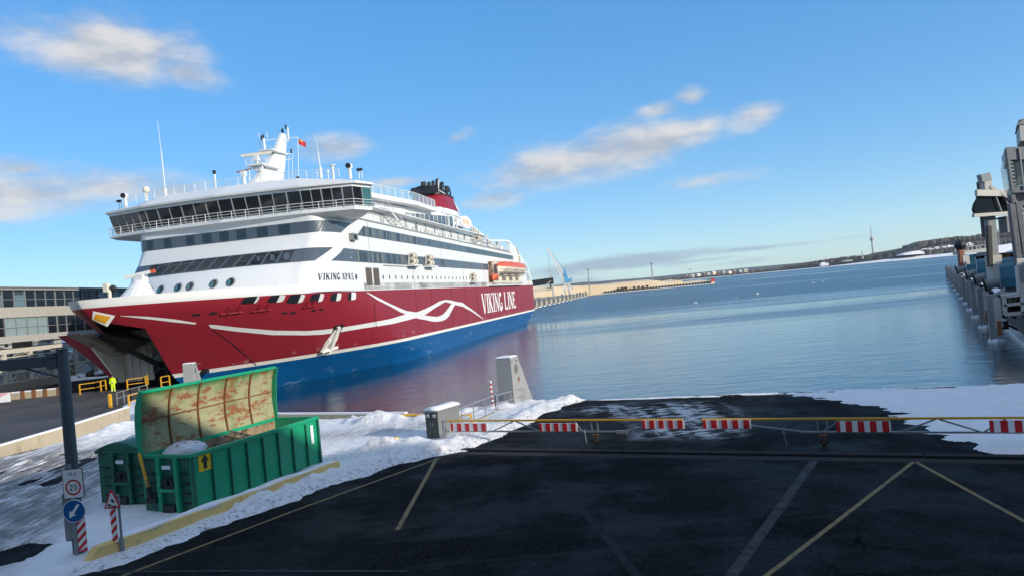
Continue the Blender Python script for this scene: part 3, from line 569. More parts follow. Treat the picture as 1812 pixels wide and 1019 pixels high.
zu0 = lambda t: 19.0 + .0035 * min(0, t); zu1 = lambda t: 20.45 + .0058 * min(0, t)
zl0 = lambda t: 15.3; zl1 = lambda t: 17.0 + .003 * min(0, t)
def tu(a, z=19.7):                         # side station -> position along the wall
    if a <= 146: return a - 146.0
    return 5.7 * math.asin(min(1, (a - 146) / (a_front(z) - 146))) / (math.pi / 2)
tl = tu
bands = []
mb = MB(); strip(mb, 0.2, 33.8, 19.0, 20.45, sl0=-3.4, n=80); bands.append(mb.build('window_band', 'band', sup))
mb = MB(); strip(mb, tu(30.5), tu(141.0), zu0, zu1, sl1=-2.6, n=60); bands.append(mb.build('window_band', 'band', sup))
mb = MB(); strip(mb, 3.6, 33.8, 15.3, 17.0, sl0=-2.0, n=80); bands.append(mb.build('window_band', 'band', sup))
mb = MB(); strip(mb, tl(63), 1.75, zl0, zl1, sl1=-1.95, n=90); bands.append(mb.build('window_band', 'band', sup))
def win(par, t0, t1, zb, zt, m='glass', name='window'):
    q = MB(); q2 = max(1, int(abs(t1 - t0) / 1.5)); strip(q, t0, t1, zb, zt, off=.085, n=q2); return q.build(name, m, par)
random.seed(3)
ups = [138.6, 137.4, 136.2, 134.7, 133.0, 131.7, 130.4, 129.1, 127.6, 126.4, 124.9, 123.6, 122.3, 121.0, 119.5, 118.2, 116.7, 115.5]
for h, l in zip(ups[::2], ups[1::2]):
    k = 3; st_ = (h - l + .5) / k
    for i in range(k):
        c = h + .25 - st_ * (i + .5); win(bands[1], tu(c) - st_ * .36, tu(c) + st_ * .36, lambda t: zu0(t) + .1, lambda t: zu1(t) - .1, random.choice(['glass', 'curtain', 'curtain']))
for c in (113.8, 108.5, 100.5, 95.3): win(bands[1], tu(c) - .22, tu(c) + .22, lambda t: zu0(t) + .35, lambda t: zu1(t) - .35)
for i in range(20):
    c = 81.5 - 50 * (i + .5) / 20; win(bands[1], tu(c) - .95, tu(c) + .95, lambda t: zu0(t) + .1, lambda t: zu1(t) - .1)
for (h, l, k) in [(141.8, 138.0, 4), (136.6, 131.8, 5), (130.4, 128.6, 2), (127.8, 126.2, 2), (125.0, 123.0, 3), (101.8, 99.6, 2), (82.2, 79.4, 2), (70.8, 68.8, 1)]:
    for i in range(k):
        c = h - (h - l) * (i + .5) / k; wd = (h - l) / k * .36; win(bands[3], tl(c) - wd, tl(c) + wd, zl0(0) + .12, 16.75, random.choice(['glass', 'curtain', 'curtain', 'glass']))
for (l, r) in [(-11.3, -10.3), (-8.7, -7.6), (-5.4, -4.2), (-3.0, -1.7), (-.6, .7), (1.8, 3.2), (4.6, 6.1), (7.6, 9.1)]:
    for f, g in ((0, .44), (.5, .94)):
        x0, x1 = l + (r - l) * f, l + (r - l) * g; win(bands[0], 17 - x1, 17 - x0, 19.12, 20.33, 'glass')
for i in range(12):
    x0 = -9.6 + i * 1.68; win(bands[2], 17 - x0 - 1.35, 17 - x0, 15.42, 16.9, 'glass')
def disc(mb, t, z, rt, rz, off, mi, n=18): mb.add([SP(t + rt * math.cos(2 * math.pi * i / n), z + rz * math.sin(2 * math.pi * i / n), off) for i in range(n)], [tuple(range(n - 1, -1, -1))], mi)
for b in (-11.2, -9.7, -7.5, -5.6, -2.9, -1.2, 1.9, 4.0):
    q = MB(); disc(q, 17 - b, 13.55, .58, .58, .03, 0); disc(q, 17 - b + .06, 13.53, .47, .47, .045, 1); disc(q, 17 - b + .2, 13.5, .22, .40, .055, 2, 10); q.build('porthole', ['shipdeck', 'glass', 'tint'], sup)
for i in range(20):
    a = 132.5 - 51 * i / 19; q = MB(); disc(q, tu(a), 13.3, .24, .34, .03, 0, 12); q.build('porthole', ['glass'], sup)
q = MB(); disc(q, tl(143.4), 16.15, .34, .42, .05, 0, 14); disc(q, tl(143.4), 16.15, .25, .33, .06, 1, 14); q.build('porthole', ['white', 'glass'], sup)
for c in (138.0, 135.2):
    q = MB(); q.box((c, 13.89, 13.35), (2.1, .08, 2.5), 0)
    for i in range(5): q.box((c - .8 + i * .4, 13.935, 13.35), (.09, .05, 2.4), 1)
    q.build('louvre_vent', ['louvre', 'black'], sup)
q = MB(); lettering(q, 'VIKING XPRS', 9.0, .85, lambda x, y, o: SP(tu(152.3 - x, 13.3), 12.9 + y, .03 + o * 6), gap=.18); disc(q, tu(142.5), 13.3, .3, .42, .03, 0, 12); q.build('name_lettering', 'navy', sup)
for a, z, h_ in ((136.9, 19.3, 4.2), (101.3, 19.3, 4.2), (118.4, 13.4, 3.8), (86.5, 13.4, 3.8), (66.0, 20.3, 1.8)): q = MB(); q.box((a, 13.865, z), (.09, .03, h_)); q.build('wall_seam', 'steelgrey', sup)
q = MB(); q.bar((141, 13.9, 21.36), (33, 13.9, 20.56), .10, .20); q.build('deck_edge', 'steelgrey', sup)
q = MB(); q.box((124, 13.93, 15.05), (16, .12, .10)); q.build('pipe_run', 'steelgrey', sup)
q = MB(); q.box((142.9, 14.15, 18.6), (1.6, .7, .9), 0); q.box((143.1, 14.52, 18.55), (.9, .06, .6), 1); q.build('wing_camera_box', ['steelgrey', 'black'], sup)
for pts in ([(14.5, 18.6), (8.6, 17.3), (8.2, 15.6), (13.0, 15.7)], [(12.6, 15.3), (7.8, 15.2), (4.4, 13.2), (4.3, 12.9), (11.6, 12.9)]):
    q = MB(); q.add([(a, 13.89, z) for a, z in pts], [tuple(range(len(pts)))]); q.build('stern_window', 'paleglass', sup)
q = MB()
for i in range(4): q.box((21.5, 13.9, 13 + i * 1.5), (1.7, .05, 1.1), 0)
for i in range(3): q.box((9.5 - i * 1.4, 13.9, 12.4), (.7, .05, 1.2), 0)
q.build('stern_side_panel', 'cream', sup)

# bridge with overhanging wings
def bplan(z, ext=0.):                       # outline of the bridge block, port to starboard, front then back
    pts = [(140.5, 14.5 + ext), (146.6, 18.6 + ext), (149.6, 17.4 + ext), (150.9 + ext, 11), (151.6 + ext, 0), (150.9 + ext, -11), (149.6, -17.4 - ext), (146.6, -18.6 - ext), (140.5, -14.5 - ext)]
    return [(a, b, z) for a, b in pts]
def inset(pts, da, k): return [(a - da if a > 145 else a, b * k, z) for a, b, z in pts]
mb = MB(); mb.loft([inset(bplan(20.7), 1.2, .78), bplan(21.35), bplan(21.6)], 0)
bridge = mb.build('bridge', ['white'], ferry)
mb = MB()
w0 = inset(bplan(21.6), .95, .985); w1 = inset(bplan(21.95), .9, .985); w2 = inset(bplan(24.25), .15, .995)
mb.loft([w0, w1], 0, caps=False); mb.loft([[(a, b, 24.25) for a, b, z in w2], [(a, b, 24.6) for a, b, z in w2]], 0, caps=False); mb.build('bridge_wall', ['white'], bridge)
def edge_pts(pts, n_per): return pts
random.seed(5)
seg = [(1, 2, 2), (2, 3, 5), (3, 4, 6), (4, 5, 6), (5, 6, 5), (6, 7, 2), (0, 1, 3), (7, 8, 3)]
for (i, j, nn) in seg:
    for k in range(nn):
        f, g = (k + .04) / nn, (k + .96) / nn
        lo = [Vector(w1[i]).lerp(Vector(w1[j]), x) for x in (f, g)]; hi = [Vector(w2[i]).lerp(Vector(w2[j]), x) for x in (f, g)]
        q = MB(); q.quad(lo[0], hi[0], hi[1], lo[1]); q.build('window', 'tint' if (i, j) in ((1, 2), (6, 7), (0, 1)) and random.random() < .7 else 'glass', bridge)
        e0, e1 = Vector(w1[i]).lerp(Vector(w1[j]), k / nn), Vector(w2[i]).lerp(Vector(w2[j]), k / nn)
for (i, j, nn) in seg:
    for k in range(nn): q = MB(); q.bar(Vector(w1[i]).lerp(Vector(w1[j]), k / nn), Vector(w2[i]).lerp(Vector(w2[j]), k / nn), .17 if k % 2 else .1, .08, 0); q.build('window_mullion', 'shipdeck', bridge)
mb = MB(); e0 = [(a, b * 1.005, 24.6) for a, b, z in bplan(0, .35)]; e1 = [(a, b, 24.85) for a, b, z in bplan(0, .4)]
e2 = [(a - 2.4 if a > 145 else a + .5, b * .86, 25.75 + .55 * (abs(b) < 12)) for a, b, z in bplan(0)]
mb.loft([e0, e1, e2], 0, caps=True)
broof = mb.build('bridge_roof', ['white'], bridge)
def railing(pts, h, name, parent, m='white', posts=1.5, rails=(1., .66, .33), r=.035, pr=None):
    mb = MB(); pr = pr or r
    for p, q in zip(pts, pts[1:]):
        p, q = Vector(p), Vector(q); L = (q - p).length; n = max(1, round(L / posts))
        for k in range(n + 1):
            c = p.lerp(q, k / n); mb.tube(c, c + Vector((0, 0, h)), pr, 0, 5)
        for f in rails: mb.tube(p + Vector((0, 0, h * f)), q + Vector((0, 0, h * f)), r if f == 1. else r * .7, 0, 5)
    return mb.build(name, m, parent)
bp = bplan(21.6); railing([(a + .05 * (a > 145), b * 1.003, z) for a, b, z in bp], 1.05, 'bridge_railing', bridge, posts=2.0, r=.04)
railing([(148.4, 15.3, 25.8), (148.6, 9.5, 26.2), (149, 0, 26.3), (148.6, -9.5, 26.2), (148.4, -15.3, 25.8)], 1.0, 'roof_railing', bridge, r=.04)
mb = MB()
for (b, z, a) in ((16.2, 25.6, 147), (-16.6, 25.6, 147)):
    mb.tube((a, b, z), (a, b, z + 1.3), .22, 0); mb.ball((a, b, z + 1.6), .42, 0); mb.tube((a + .3, b, z + 1.65), (a + .55, b, z + 1.65), .34, 1); mb.build('searchlight', ['white', 'black'], bridge); mb = MB()
for (b, h, z) in ((-10.4, 10.6, 26.2), (12.2, 5.6, 26.2)):
    mb.tube((147, b, z), (147, b, z + 1.3), .22, 0); mb.tube((147, b, z + 1.3), (147, b - .1, z + h * .6), .075, 0, 6); mb.tube((147, b - .1, z + h * .6), (147, b - .25, z + h), .04, 0, 6, .02); mb.build('whip_antenna', 'white', bridge); mb = MB()
mb.tube((147, -13.3, 25.8), (147, -13.3, 27.3), .13, 0); mb.ball((147, -13.3, 27.7), .48, 0); mb.build('satellite_dome', 'cream', bridge)
mb = MB(); mb.tube((147, -2.9, 26.3), (147, -2.9, 28.6), .13, 0); mb.box((147, -2.9, 28.8), (.3, .3, .5), 1); mb.build('signal_post', ['white', 'black'], bridge)
mb = MB(); mb.tube((147, 13.9, 25.9), (147, 13.9, 27.6), .17, 0); mb.tube((147, 13.9, 27.6), (147, 13.9, 27.7), .4, 0); mb.tube((147, 13.2, 25.9), (147, 13.2, 26.8), .06, 0); mb.ball((147, 13.2, 26.9), .2, 0); mb.build('ventilation_post', 'white', bridge)
mb = MB()
for b in (8.8, 17.2, 17.6, -17.7, -18): mb.tube((146.5, b, 25.6), (146.5, b, 26.6), .06, 0, 5); mb.box((146.7, b, 26.7), (.3, .3, .3), 1)
mb.build('roof_lamp', ['white', 'black'], bridge)
# mast
mb = MB()
def mring(a0, a1, wd, z): return [(a0, -wd, z), (a1, -wd * .5, z), (a1, wd * .5, z), (a0, wd, z)]
mb.box((140, 0, 26.6), (11, 9.5, .9), 0); mb.tube((140, 0, 27.0), (140, 0, 27.6), 3.2, 0, 20, 2.8)
mb.loft([mring(136.0, 143.0, .8, 27.4), mring(134.2, 138.2, .72, 31.0), mring(133.4, 135.7, .62, 33.2), mring(131.9, 133.2, .38, 36.3)], 0)
mb.box((139.2, 0, 30.3), (5.0, 2.6, .18), 0); mb.tube((140.8, 0, 30.2), (139.6, 0, 29.4), .8, 0, 12, .3); mb.tube((141.4, -1.0, 27.3), (141.4, -1.0, 30.3), .07); mb.tube((141.4, 1.0, 27.3), (141.4, 1.0, 30.3), .07)
mb.box((135.9, 0, 32.95), (4.8, 2.0, .16), 0); mast = mb.build('mast', ['white'], ferry)
railing([(141.6, -1.3, 30.4), (141.6, 1.3, 30.4), (137.5, 1.3, 30.4)], .8, 'mast_railing', mast, r=.03, posts=1.)
mb = MB(); mb.tube((140.9, 0, 30.35), (140.9, 0, 31.0), .2); mb.box((140.9, 0, 31.3), (.65, .65, .75)); mb.build('radar_pedestal', 'white', mast)
mb = MB(); mb.bar((141.2, -2.1, 31.82), (140.6, 2.1, 31.9), .3, .38); mb.build('radar_scanner', 'cream', mast)
mb = MB(); mb.tube((144, -.4, 26.9), (144, -.4, 28.6), .26); mb.box((144, -.4, 28.75), (.6, .6, .6)); mb.bar((144.4, -1.2, 28.95), (143.6, .6, 29.35), .14, .18, 1); mb.build('radar_scanner', ['white', 'rust'], mast)
mb = MB(); mb.tube((137.4, -.6, 33.0), (137.4, -.6, 34.8), .18); mb.tube((137.4, -.6, 34.8), (137.4, -.6, 35.4), .11, 1); mb.tube((137, -1.5, 33.0), (137, -1.5, 35.9), .05)
mb.bar((134.5, -2.6, 35.3), (133.6, 0, 35.4), .10); mb.bar((133.4, 0, 35.4), (133.0, 2.7, 35.4), .10); mb.bar((134.4, -2.3, 34.6), (134.2, -.3, 34.0), .07); mb.bar((133.2, .2, 34.4), (133.0, 1.4, 35.3), .07); mb.bar((133.6, 0, 33.2), (133.2, 1.5, 33.0), .10); mb.bar((133.8, .1, 32.0), (133.2, 1.4, 32.3), .08)
for a, b, z in ((134.5, -2.5, 35.4), (133.2, 1.4, 33.1), (133, .8, 36.9), (139.0, -.9, 30.5)): mb.tube((a, b, z), (a, b, z + .65), .13, 1)
mb.tube((132.5, 0, 36.2), (132.5, 0, 37.2), .10, 1); mb.tube((132.3, .7, 35.4), (132.3, .7, 37.3), .14, 0); mb.ball((132.7, 0, 36.8), .22, 1, 8, 6); mb.tube((135, -1.3, 35.4), (135, -1.3, 36.4), .05)
mb.build('mast_yardarm', ['white', 'black'], mast)
for b in (.9, 1.5, 2.6): mb = MB(); mb.tube((133, b, 35.3 if b > 2 else 33.0), (134.5, b + .1, 26.6), .025, 0, 4); mb.build('halyard', 'galv', mast)
mb = MB()
for i in range(5):
    x0, x1 = i * .22, (i + 1) * .22; zf = lambda x: 34.75 - x * .5 + .05 * math.sin(x * 5); af_ = lambda x: 133 + .12 * math.sin(x * 5)
    mb.quad((af_(x0), 2.62 + x0, zf(x0) - .45), (af_(x1), 2.62 + x1, zf(x1) - .40), (af_(x1), 2.62 + x1, zf(x1) + .15), (af_(x0), 2.62 + x0, zf(x0) + .15), 0); mb.quad((af_(x0), 2.62 + x0, zf(x0) + .15), (af_(x1), 2.62 + x1, zf(x1) + .15), (af_(x1), 2.62 + x1, zf(x1) + .38), (af_(x0), 2.62 + x0, zf(x0) + .38), 1 if i in (1, 2) else 0)
mb.build('signal_flag', ['red', 'gold'], mast)
# upper decks
mb = MB()
def wallrun(pts, z0, z1, mi=0):
    for p, q in zip(pts, pts[1:]): mb.quad((p[0], p[1], z0 if not isinstance(z0, list) else z0[0]), (q[0], q[1], z0), (q[0], q[1], z1), (p[0], p[1], z1), mi)
mb.loft([[(142, -12, 21.4), (142, 12, 21.4), (58, 12, 20.9), (58, -12, 20.9)], [(142, -12, 23.9), (142, 12, 23.9), (58, 12, 23.4), (58, -12, 23.4)]], 0)
mb.loft([[(58, -12, 20.9), (58, 12, 20.9), (33, 12, 20.7), (33, -12, 20.7)], [(58, -12, 23.0), (58, 12, 23.0), (34, 12, 22.4), (34, -12, 22.4)]], 0)
mb.loft([[(120, -9, 23.6), (120, 8.2, 23.6), (108, 9.6, 23.6), (74, 9.6, 23.5), (66, 7, 23.5), (66, -9, 23.5)], [(120, -9, 26.6), (120, 8.2, 26.6), (108, 9.6, 26.6), (74, 9.6, 28.0), (66, 7, 28.0), (66, -9, 28.0)]], 0)
mb.loft([[(102, -8, 26.6), (102, 7.4, 27.0), (92, 8.6, 27.4), (74, 8.8, 28.0), (60, 6.5, 28.0), (60, -8, 28.0)], [(96, -6, 27.8), (96, 5.4, 28.2), (88, 6.6, 29.0), (74, 6.8, 30.2), (60, 5.0, 30.6), (60, -6, 30.6)]], 0)
decks = mb.build('upper_deckhouse', 'white', ferry)
mb = MB(); op = [(128, -9.5), (128, 9.2), (106.5, 11.6), (92, 11.0), (92, -9.5)]; mb.prism([(a, b, 26.55 + (128 - a) * .012) for a, b in op], (0, 0, .75)); mb.build('observation_deck', 'white', decks)
for p, q, nn in (((127.8, -9.3), (127.8, 9.1), 8), ((127.8, 9.1), (106.5, 11.4), 6), ((106.5, 11.4), (92.2, 10.8), 7)):
    for k in range(nn):
        u0 = (p[0] + (q[0] - p[0]) * (k + .04) / nn, p[1] + (q[1] - p[1]) * (k + .04) / nn); u1 = (p[0] + (q[0] - p[0]) * (k + .96) / nn, p[1] + (q[1] - p[1]) * (k + .96) / nn); zc = lambda a: 27.32 + (128 - a) * .012
        m_ = MB(); m_.quad((*u0, zc(u0[0])), (*u1, zc(u1[0])), (*u1, zc(u1[0]) + 1.5), (*u0, zc(u0[0]) + 1.5)); m_.build('glass_panel', 'paleglass', decks)
rl = [(127.8, -9.3, 27.3), (127.8, 9.1, 27.3), (106.5, 11.4, 27.55), (92.2, 10.8, 27.75)]; railing(rl, 1.55, 'deck_railing', decks, posts=2.7, rails=(1.,), r=.06)
for i in range(11):
    a0, a1 = 107.5 - i * 2.95, 107.5 - (i + 1) * 2.95 + .5; zb_ = lambda a: 24.35 + (107.5 - a) * .028; zt_ = lambda a: 25.55 + (107.5 - a) * .062
    m_ = MB(); m_.quad((a0, 9.66, zb_(a0)), (a1, 9.66, zb_(a1)), (a1, 9.66, zt_(a1)), (a0, 9.66, zt_(a0))); m_.build('lounge_window', 'curtain' if i % 3 == 0 else 'band', decks)
m_ = MB()
for i in range(16): m_.box((126 - i * 5.6, 12.03, 22.6), (.9 if i % 3 else 1.6, .06, 1.2 if i % 2 else 1.7), i % 2)
for i in range(26): m_.box((118 - i * 2.2, 13.5, 21.65), (.28, .12, .5), 0)
m_.box((122, 8.9, 25.4), (3, .06, 1.3), 1); m_.build('deck_fitting', ['shipdeck', 'band'], decks)
railing([(144, 13.7, 21.5), (100, 13.7, 21.22), (60, 13.7, 20.96), (36, 13.7, 20.8)], 1.1, 'side_railing', decks, posts=1.7, r=.05)
railing([(141, 11.9, 23.9), (109, 11.9, 23.7)], 1.1, 'side_railing', decks, posts=1.9, r=.05)
m_ = MB(); m_.box((100, 12.95, 23.65), (84, 1.5, .18)); m_.build('walkway_slab', 'white', decks)
m_ = MB()
for s_ in (0, 1.0): m_.bar((126.5, 12.5 + s_, 23.9), (119.5, 12.5 + s_, 21.4), .14, .3)
for i in range(9): m_.box((126 - i * .8, 13.0, 23.6 - i * .28), (.35, 1.0, .06))
for s_ in (0, 1.0): m_.bar((126.5, 12.5 + s_, 24.9), (119.5, 12.5 + s_, 22.4), .07, .07)
m_.box((128.3, 13.0, 23.85), (3.6, 1.6, .16)); m_.build('deck_stair', 'white', decks)
for (a, z, b) in ((70.5, 24.2, 12.9), (68.2, 24.2, 12.9), (68.6, 22.6, 13.3), (66.4, 22.6, 13.3)):
    m_ = MB(); m_.tube((a - 1., b, z), (a + 1., b, z), .62, 0, 12); m_.tube((a + .9, b, z), (a + 1.03, b, z), .4, 1, 10); m_.tube((a - .15, b, z), (a + .15, b, z), .68, 1, 12); m_.build('raft_canister', ['cream', 'louvre'], decks)
# side raft stations
for a in (119.6, 110.6, 80.2):
    m_ = MB(); z0 = 15.35 if a > 90 else 12.6; m_.box((a, 14.5, z0 - .15), (4.2, 1.4, .25), 0)
    for z in ((z0 + .5, z0 + 1.45) if a > 90 else (z0 + .5, z0 + 1.3)): m_.tube((a - 1., 14.45, z), (a + 1., 14.45, z), .5, 1, 12); m_.tube((a + .95, 14.45, z), (a + 1.06, 14.45, z), .28, 2, 10); m_.tube((a - .1, 14.45, z), (a + .15, 14.45, z), .54, 2, 12)
    m_.bar((a - 1.2, 14, z0), (a - 1.2, 14.3, z0 + 2.1), .14, .14, 0); m_.bar((a + 1.4, 14, z0), (a + 1.4, 14.3, z0 + 2.1), .14, .14, 0); m_.build('raft_station', ['white', 'cream', 'louvre'], sup)
# aft arch beams and the oval sign
m_ = MB(); am = [(96, 13.3, 26.3), (86, 13.3, 26.6), (74, 13.3, 25.3), (64, 13.3, 23.9), (55, 13.3, 22.5), (47, 13.3, 21.2)]
for p, q in zip(am, am[1:]): m_.bar(p, q, .32, .42)
for a, z0, z1 in ((92, 23.4, 26.4), (86, 23.4, 26.5), (80, 23.2, 25.9), (73, 23.2, 25.1), (67, 23, 24.3), (61, 22, 23.4)): m_.bar((a, 13.3, z0), (a, 13.3, z1), .3, .3)
am2 = [(58, 13.5, 22.7), (48, 13.5, 23.2), (38, 13.5, 23.7), (33, 13.5, 23.7), (29.5, 13.5, 23.3)]
for p, q in zip(am2, am2[1:]): m_.bar(p, q, .4, .5)
for a, z0, z1 in ((46, 21, 23.2), (34.2, 20.8, 23.6)): m_.bar((a, 13.5, z0), (a, 13.5, z1), .42, .42)
m_.bar((40, 13.5, 22.2), (47, 13.5, 21.6), .2, .2); m_.build('stern_arch', 'white', ferry)
m_ = MB(); n_ = 24; ov = [(79.6 + 4.9 * math.cos(2 * math.pi * i / n_), 13.75, 25.5 + 1.35 * math.sin(2 * math.pi * i / n_)) for i in range(n_)]; m_.prism(ov, (0, -.18, 0), 0)
lettering(m_, 'XPRS', 6.6, 1.05, lambda x, y, o: (82.9 - x, 13.79 + o * 8, 24.95 + y), 1, gap=.1); m_.build('oval_sign', ['signwhite', 'gold'], ferry)
m_ = MB(); m_.tube((22, 13.9, 20.2), (22.5, 13.9, 17), .35, 0, 8); m_.box((22.6, 14.0, 18.6), (2.4, .5, 2.6), 0)
for k in range(4): m_.box((22.6, 14.28, 17.6 + k * .65), (1.6, .08, .35), 1)
m_.bar((24.5, 14, 22.3), (22, 14, 20), .3, .3, 0); m_.build('stern_winch', ['cream', 'louvre'], ferry)
# funnel
def fring(a0, a1, wd, z, n=24):
    out = []
    for i in range(n):
        t = 2 * math.pi * i / n; ex = abs(math.cos(t)) ** .6 * (1 if math.cos(t) > 0 else -1); ey = abs(math.sin(t)) ** .75 * (1 if math.sin(t) > 0 else -1)
        out.append(((a0 + a1) / 2 + (a0 - a1) / 2 * ex, wd * ey, z))
    return out
m_ = MB(); m_.loft([fring(80, 50.5, 6.2, 27.2), fring(75, 51, 5.5, 29.6), fring(72, 51.5, 5.0, 31.2)], 0, caps=False); m_.loft([fring(72, 51.5, 5.0, 31.2), fring(70, 52.8, 4.6, 33.2), fring(68.5, 54, 4.3, 34.7)], 1)
fun = m_.build('funnel', ['white', 'ship_red'], ferry, smooth=True); crease(fun); fun.location = (-4.5, 0, 0)
m_ = MB(); m_.loft([fring(69, 53.6, 4.4, 34.7), fring(69, 53.6, 4.4, 35.05)], 0)
for i in range(14):
    t = 2 * math.pi * i / 14; p = (61.3 + 7.5 * math.cos(t), 4.3 * math.sin(t), 35.0); q = (61.0 + 7.0 * math.cos(t), 4.1 * math.sin(t), 37.1); m_.bar(p, q, .2, .2)
for z, k in ((36.0, 7.3), (37.1, 7.0)):
    rr = [(61.0 + k * math.cos(2 * math.pi * i / 20), k * .58 * math.sin(2 * math.pi * i / 20), z) for i in range(21)]
    for p, q in zip(rr, rr[1:]): m_.bar(p, q, .18, .22)
m_.prism([(68.9, 3.8, 35.0), (68.9, -3.8, 35.0), (67.2, -3.4, 37.0), (67.2, 3.4, 37.0)], (.3, 0, 0)); m_.build('funnel_top', 'black', fun)
for (a, b, z, r) in ((66.8, 1.8, 38.0, .5), (66, -1.2, 38.2, .5), (64.8, 2.2, 38.6, .5), (63.6, -1.4, 38.6, .55), (62.8, 1.8, 39.0, .6), (61.0, -1, 38.8, .6), (60.4, 2.2, 38.5, .6), (58.6, 1.0, 38.4, .85), (56.8, -1, 38.0, .7), (56.4, 2.2, 37.9, .7)):
    m_ = MB(); m_.tube((a + .9, b, 34.8), (a - .8, b, z + .2), r * .8, 0, 12); m_.tube((a - .8, b, z + .2), (a - .83, b, z + .28), r * .6, 0, 12); m_.build('exhaust_pipe', 'black', fun)
m_ = MB(); m_.tube((68.0, 3.4, 35), (67.6, 3.7, 38.2), .14); m_.bar((67.9, 3.6, 35.6), (65.4, 4.3, 34.9), .16, .16); m_.build('funnel_mast', 'white', fun)
m_ = MB(); 
for i in range(11): m_.box((52.4 - (.3 if i < 5 else -.12 * (i - 4)), 0, 29.6 + i * .47), (1.6, 6.4, .16), 1 if i > 3 else 0)
m_.build('funnel_louvre', ['white', 'black'], fun)
m_ = MB(); 
for s_, mi, o_ in ((1, 0, 0), (.66, 1, .03)):
    ctr = (57.6, 31.6); q = [(59.6, 33.8), (57.2, 32.5), (54.9, 29.8), (57.0, 31.4)]; m_.add([(ctr[0] + (a - ctr[0]) * s_, 5.12 + o_ - .16 * (z - 31.2), ctr[1] + (z - ctr[1]) * s_) for a, z in q], [(0, 1, 2, 3)], mi)
m_.build('funnel_emblem', ['signwhite', 'gold'], fun)

# lifeboats hanging from davits
def boat(name, a, b, z, L, Wd, H, label, mats, canopy):
    t = thing(name, ship_w(a, b, z), math.atan2(FW.y, FW.x), label, 'lifeboat')
    m = MB(); rings = []
    for i in range(13):
        x = -1 + 2 * i / 12; k = (1 - abs(x) ** 2.6) ** .6 if abs(x) < 1 else .05; k = max(.06, k)
        rings.append([(x * L / 2, Wd / 2 * k * u, H * .42 * v - (.0 if abs(v) > .5 else 0) + .2 * x * x * (v > .3)) for u, v in ((-1, .35), (-.95, 0), (-.6, -.7), (0, -1), (.6, -.7), (.95, 0), (1, .35))])
    m.loft(rings, 0); m.build('boat_hull', mats[0], t, smooth=False)
    m = MB(); rings = []
    for i in range(13):
        x = -1 + 2 * i / 12; k = max(.08, (1 - abs(x) ** 3) ** .5 if abs(x) < 1 else .08)
        rings.append([(x * L * .48, Wd * .46 * k * u, H * .14 + H * .62 * v * (.6 + .4 * k) * (1 - .10 * (i % 3 == 0))) for u, v in ((-1, 0), (-.9, .6), (-.5, 1), (.5, 1), (.9, .6), (1, 0))])
    m.loft(rings, 0); m.build('canopy', canopy, t)
    if L > 10:
        for i in range(3):
            m = MB(); lettering(m, 'VIKING', 3.0, .42, lambda x, y, o: (L * .40 - i * L * .3 - x, Wd * .478 - .012 * i + o * 8 - .0 * y, -.34 + y), 0); m.build('boat_lettering', 'shipdeck', t)
    return t
boat('lifeboat', 42, 15.6, 15.55, 37, 3.4, 2.6, 'long white lifeboat with orange canopy hung on the side of the red and white ferry', ['cream'], 'orange')
boat('rescue_boat', 61.6, 15.0, 13.3, 4.4, 1.6, 1.4, 'small all orange rescue boat hung just ahead of the long lifeboat', ['orange'], 'orange')
m_ = MB()
for a in (59.6, 50, 41, 32, 25.5):
    m_.bar((a, 14, 12.2), (a, 14.1, 14.6), .8, .3, 0); m_.bar((a, 13.9, 14.4), (a, 15.7, 14.1), .5, .35, 0)
for a in (59.0, 25): m_.bar((a, 14.05, 14), (a, 14.4, 17.4), .5, .4, 0); m_.bar((a, 14.3, 17.4), (a, 15.8, 17.2), .4, .3, 0)
m_.bar((63.4, 14.0, 12.4), (62.6, 14.2, 17.3), .25, .25, 1); m_.bar((61, 14.0, 12.4), (61.4, 14.2, 17.3), .25, .25, 1); m_.bar((63, 14.2, 17.2), (60, 14.3, 17.2), .2, .3, 1)
for z in (13.4, 14.6, 15.8, 16.8): m_.bar((63.2, 14.1, z), (61.1, 14.1, z), .12, .12, 1)
m_.build('davit', ['cream', 'rust'], sup)
m_ = MB(); m_.box((43, 13.9, 13.0), (34, .04, 1.5), 0)
for a in (55, 46, 37, 29): m_.box((a, 13.94, 13.3), (5, .04, 1.1), 1)
m_.build('boat_deck_recess', ['cream', 'louvre'], sup)
m_ = MB(); m_.box((44, 14.3, 11.55), (40, 1.0, .18), 0); m_.build('boat_deck_ledge', 'white', sup)
railing([(60, 14.75, 11.6), (24, 14.75, 11.6)], 1.0, 'boat_deck_railing', sup, posts=2, r=.045)

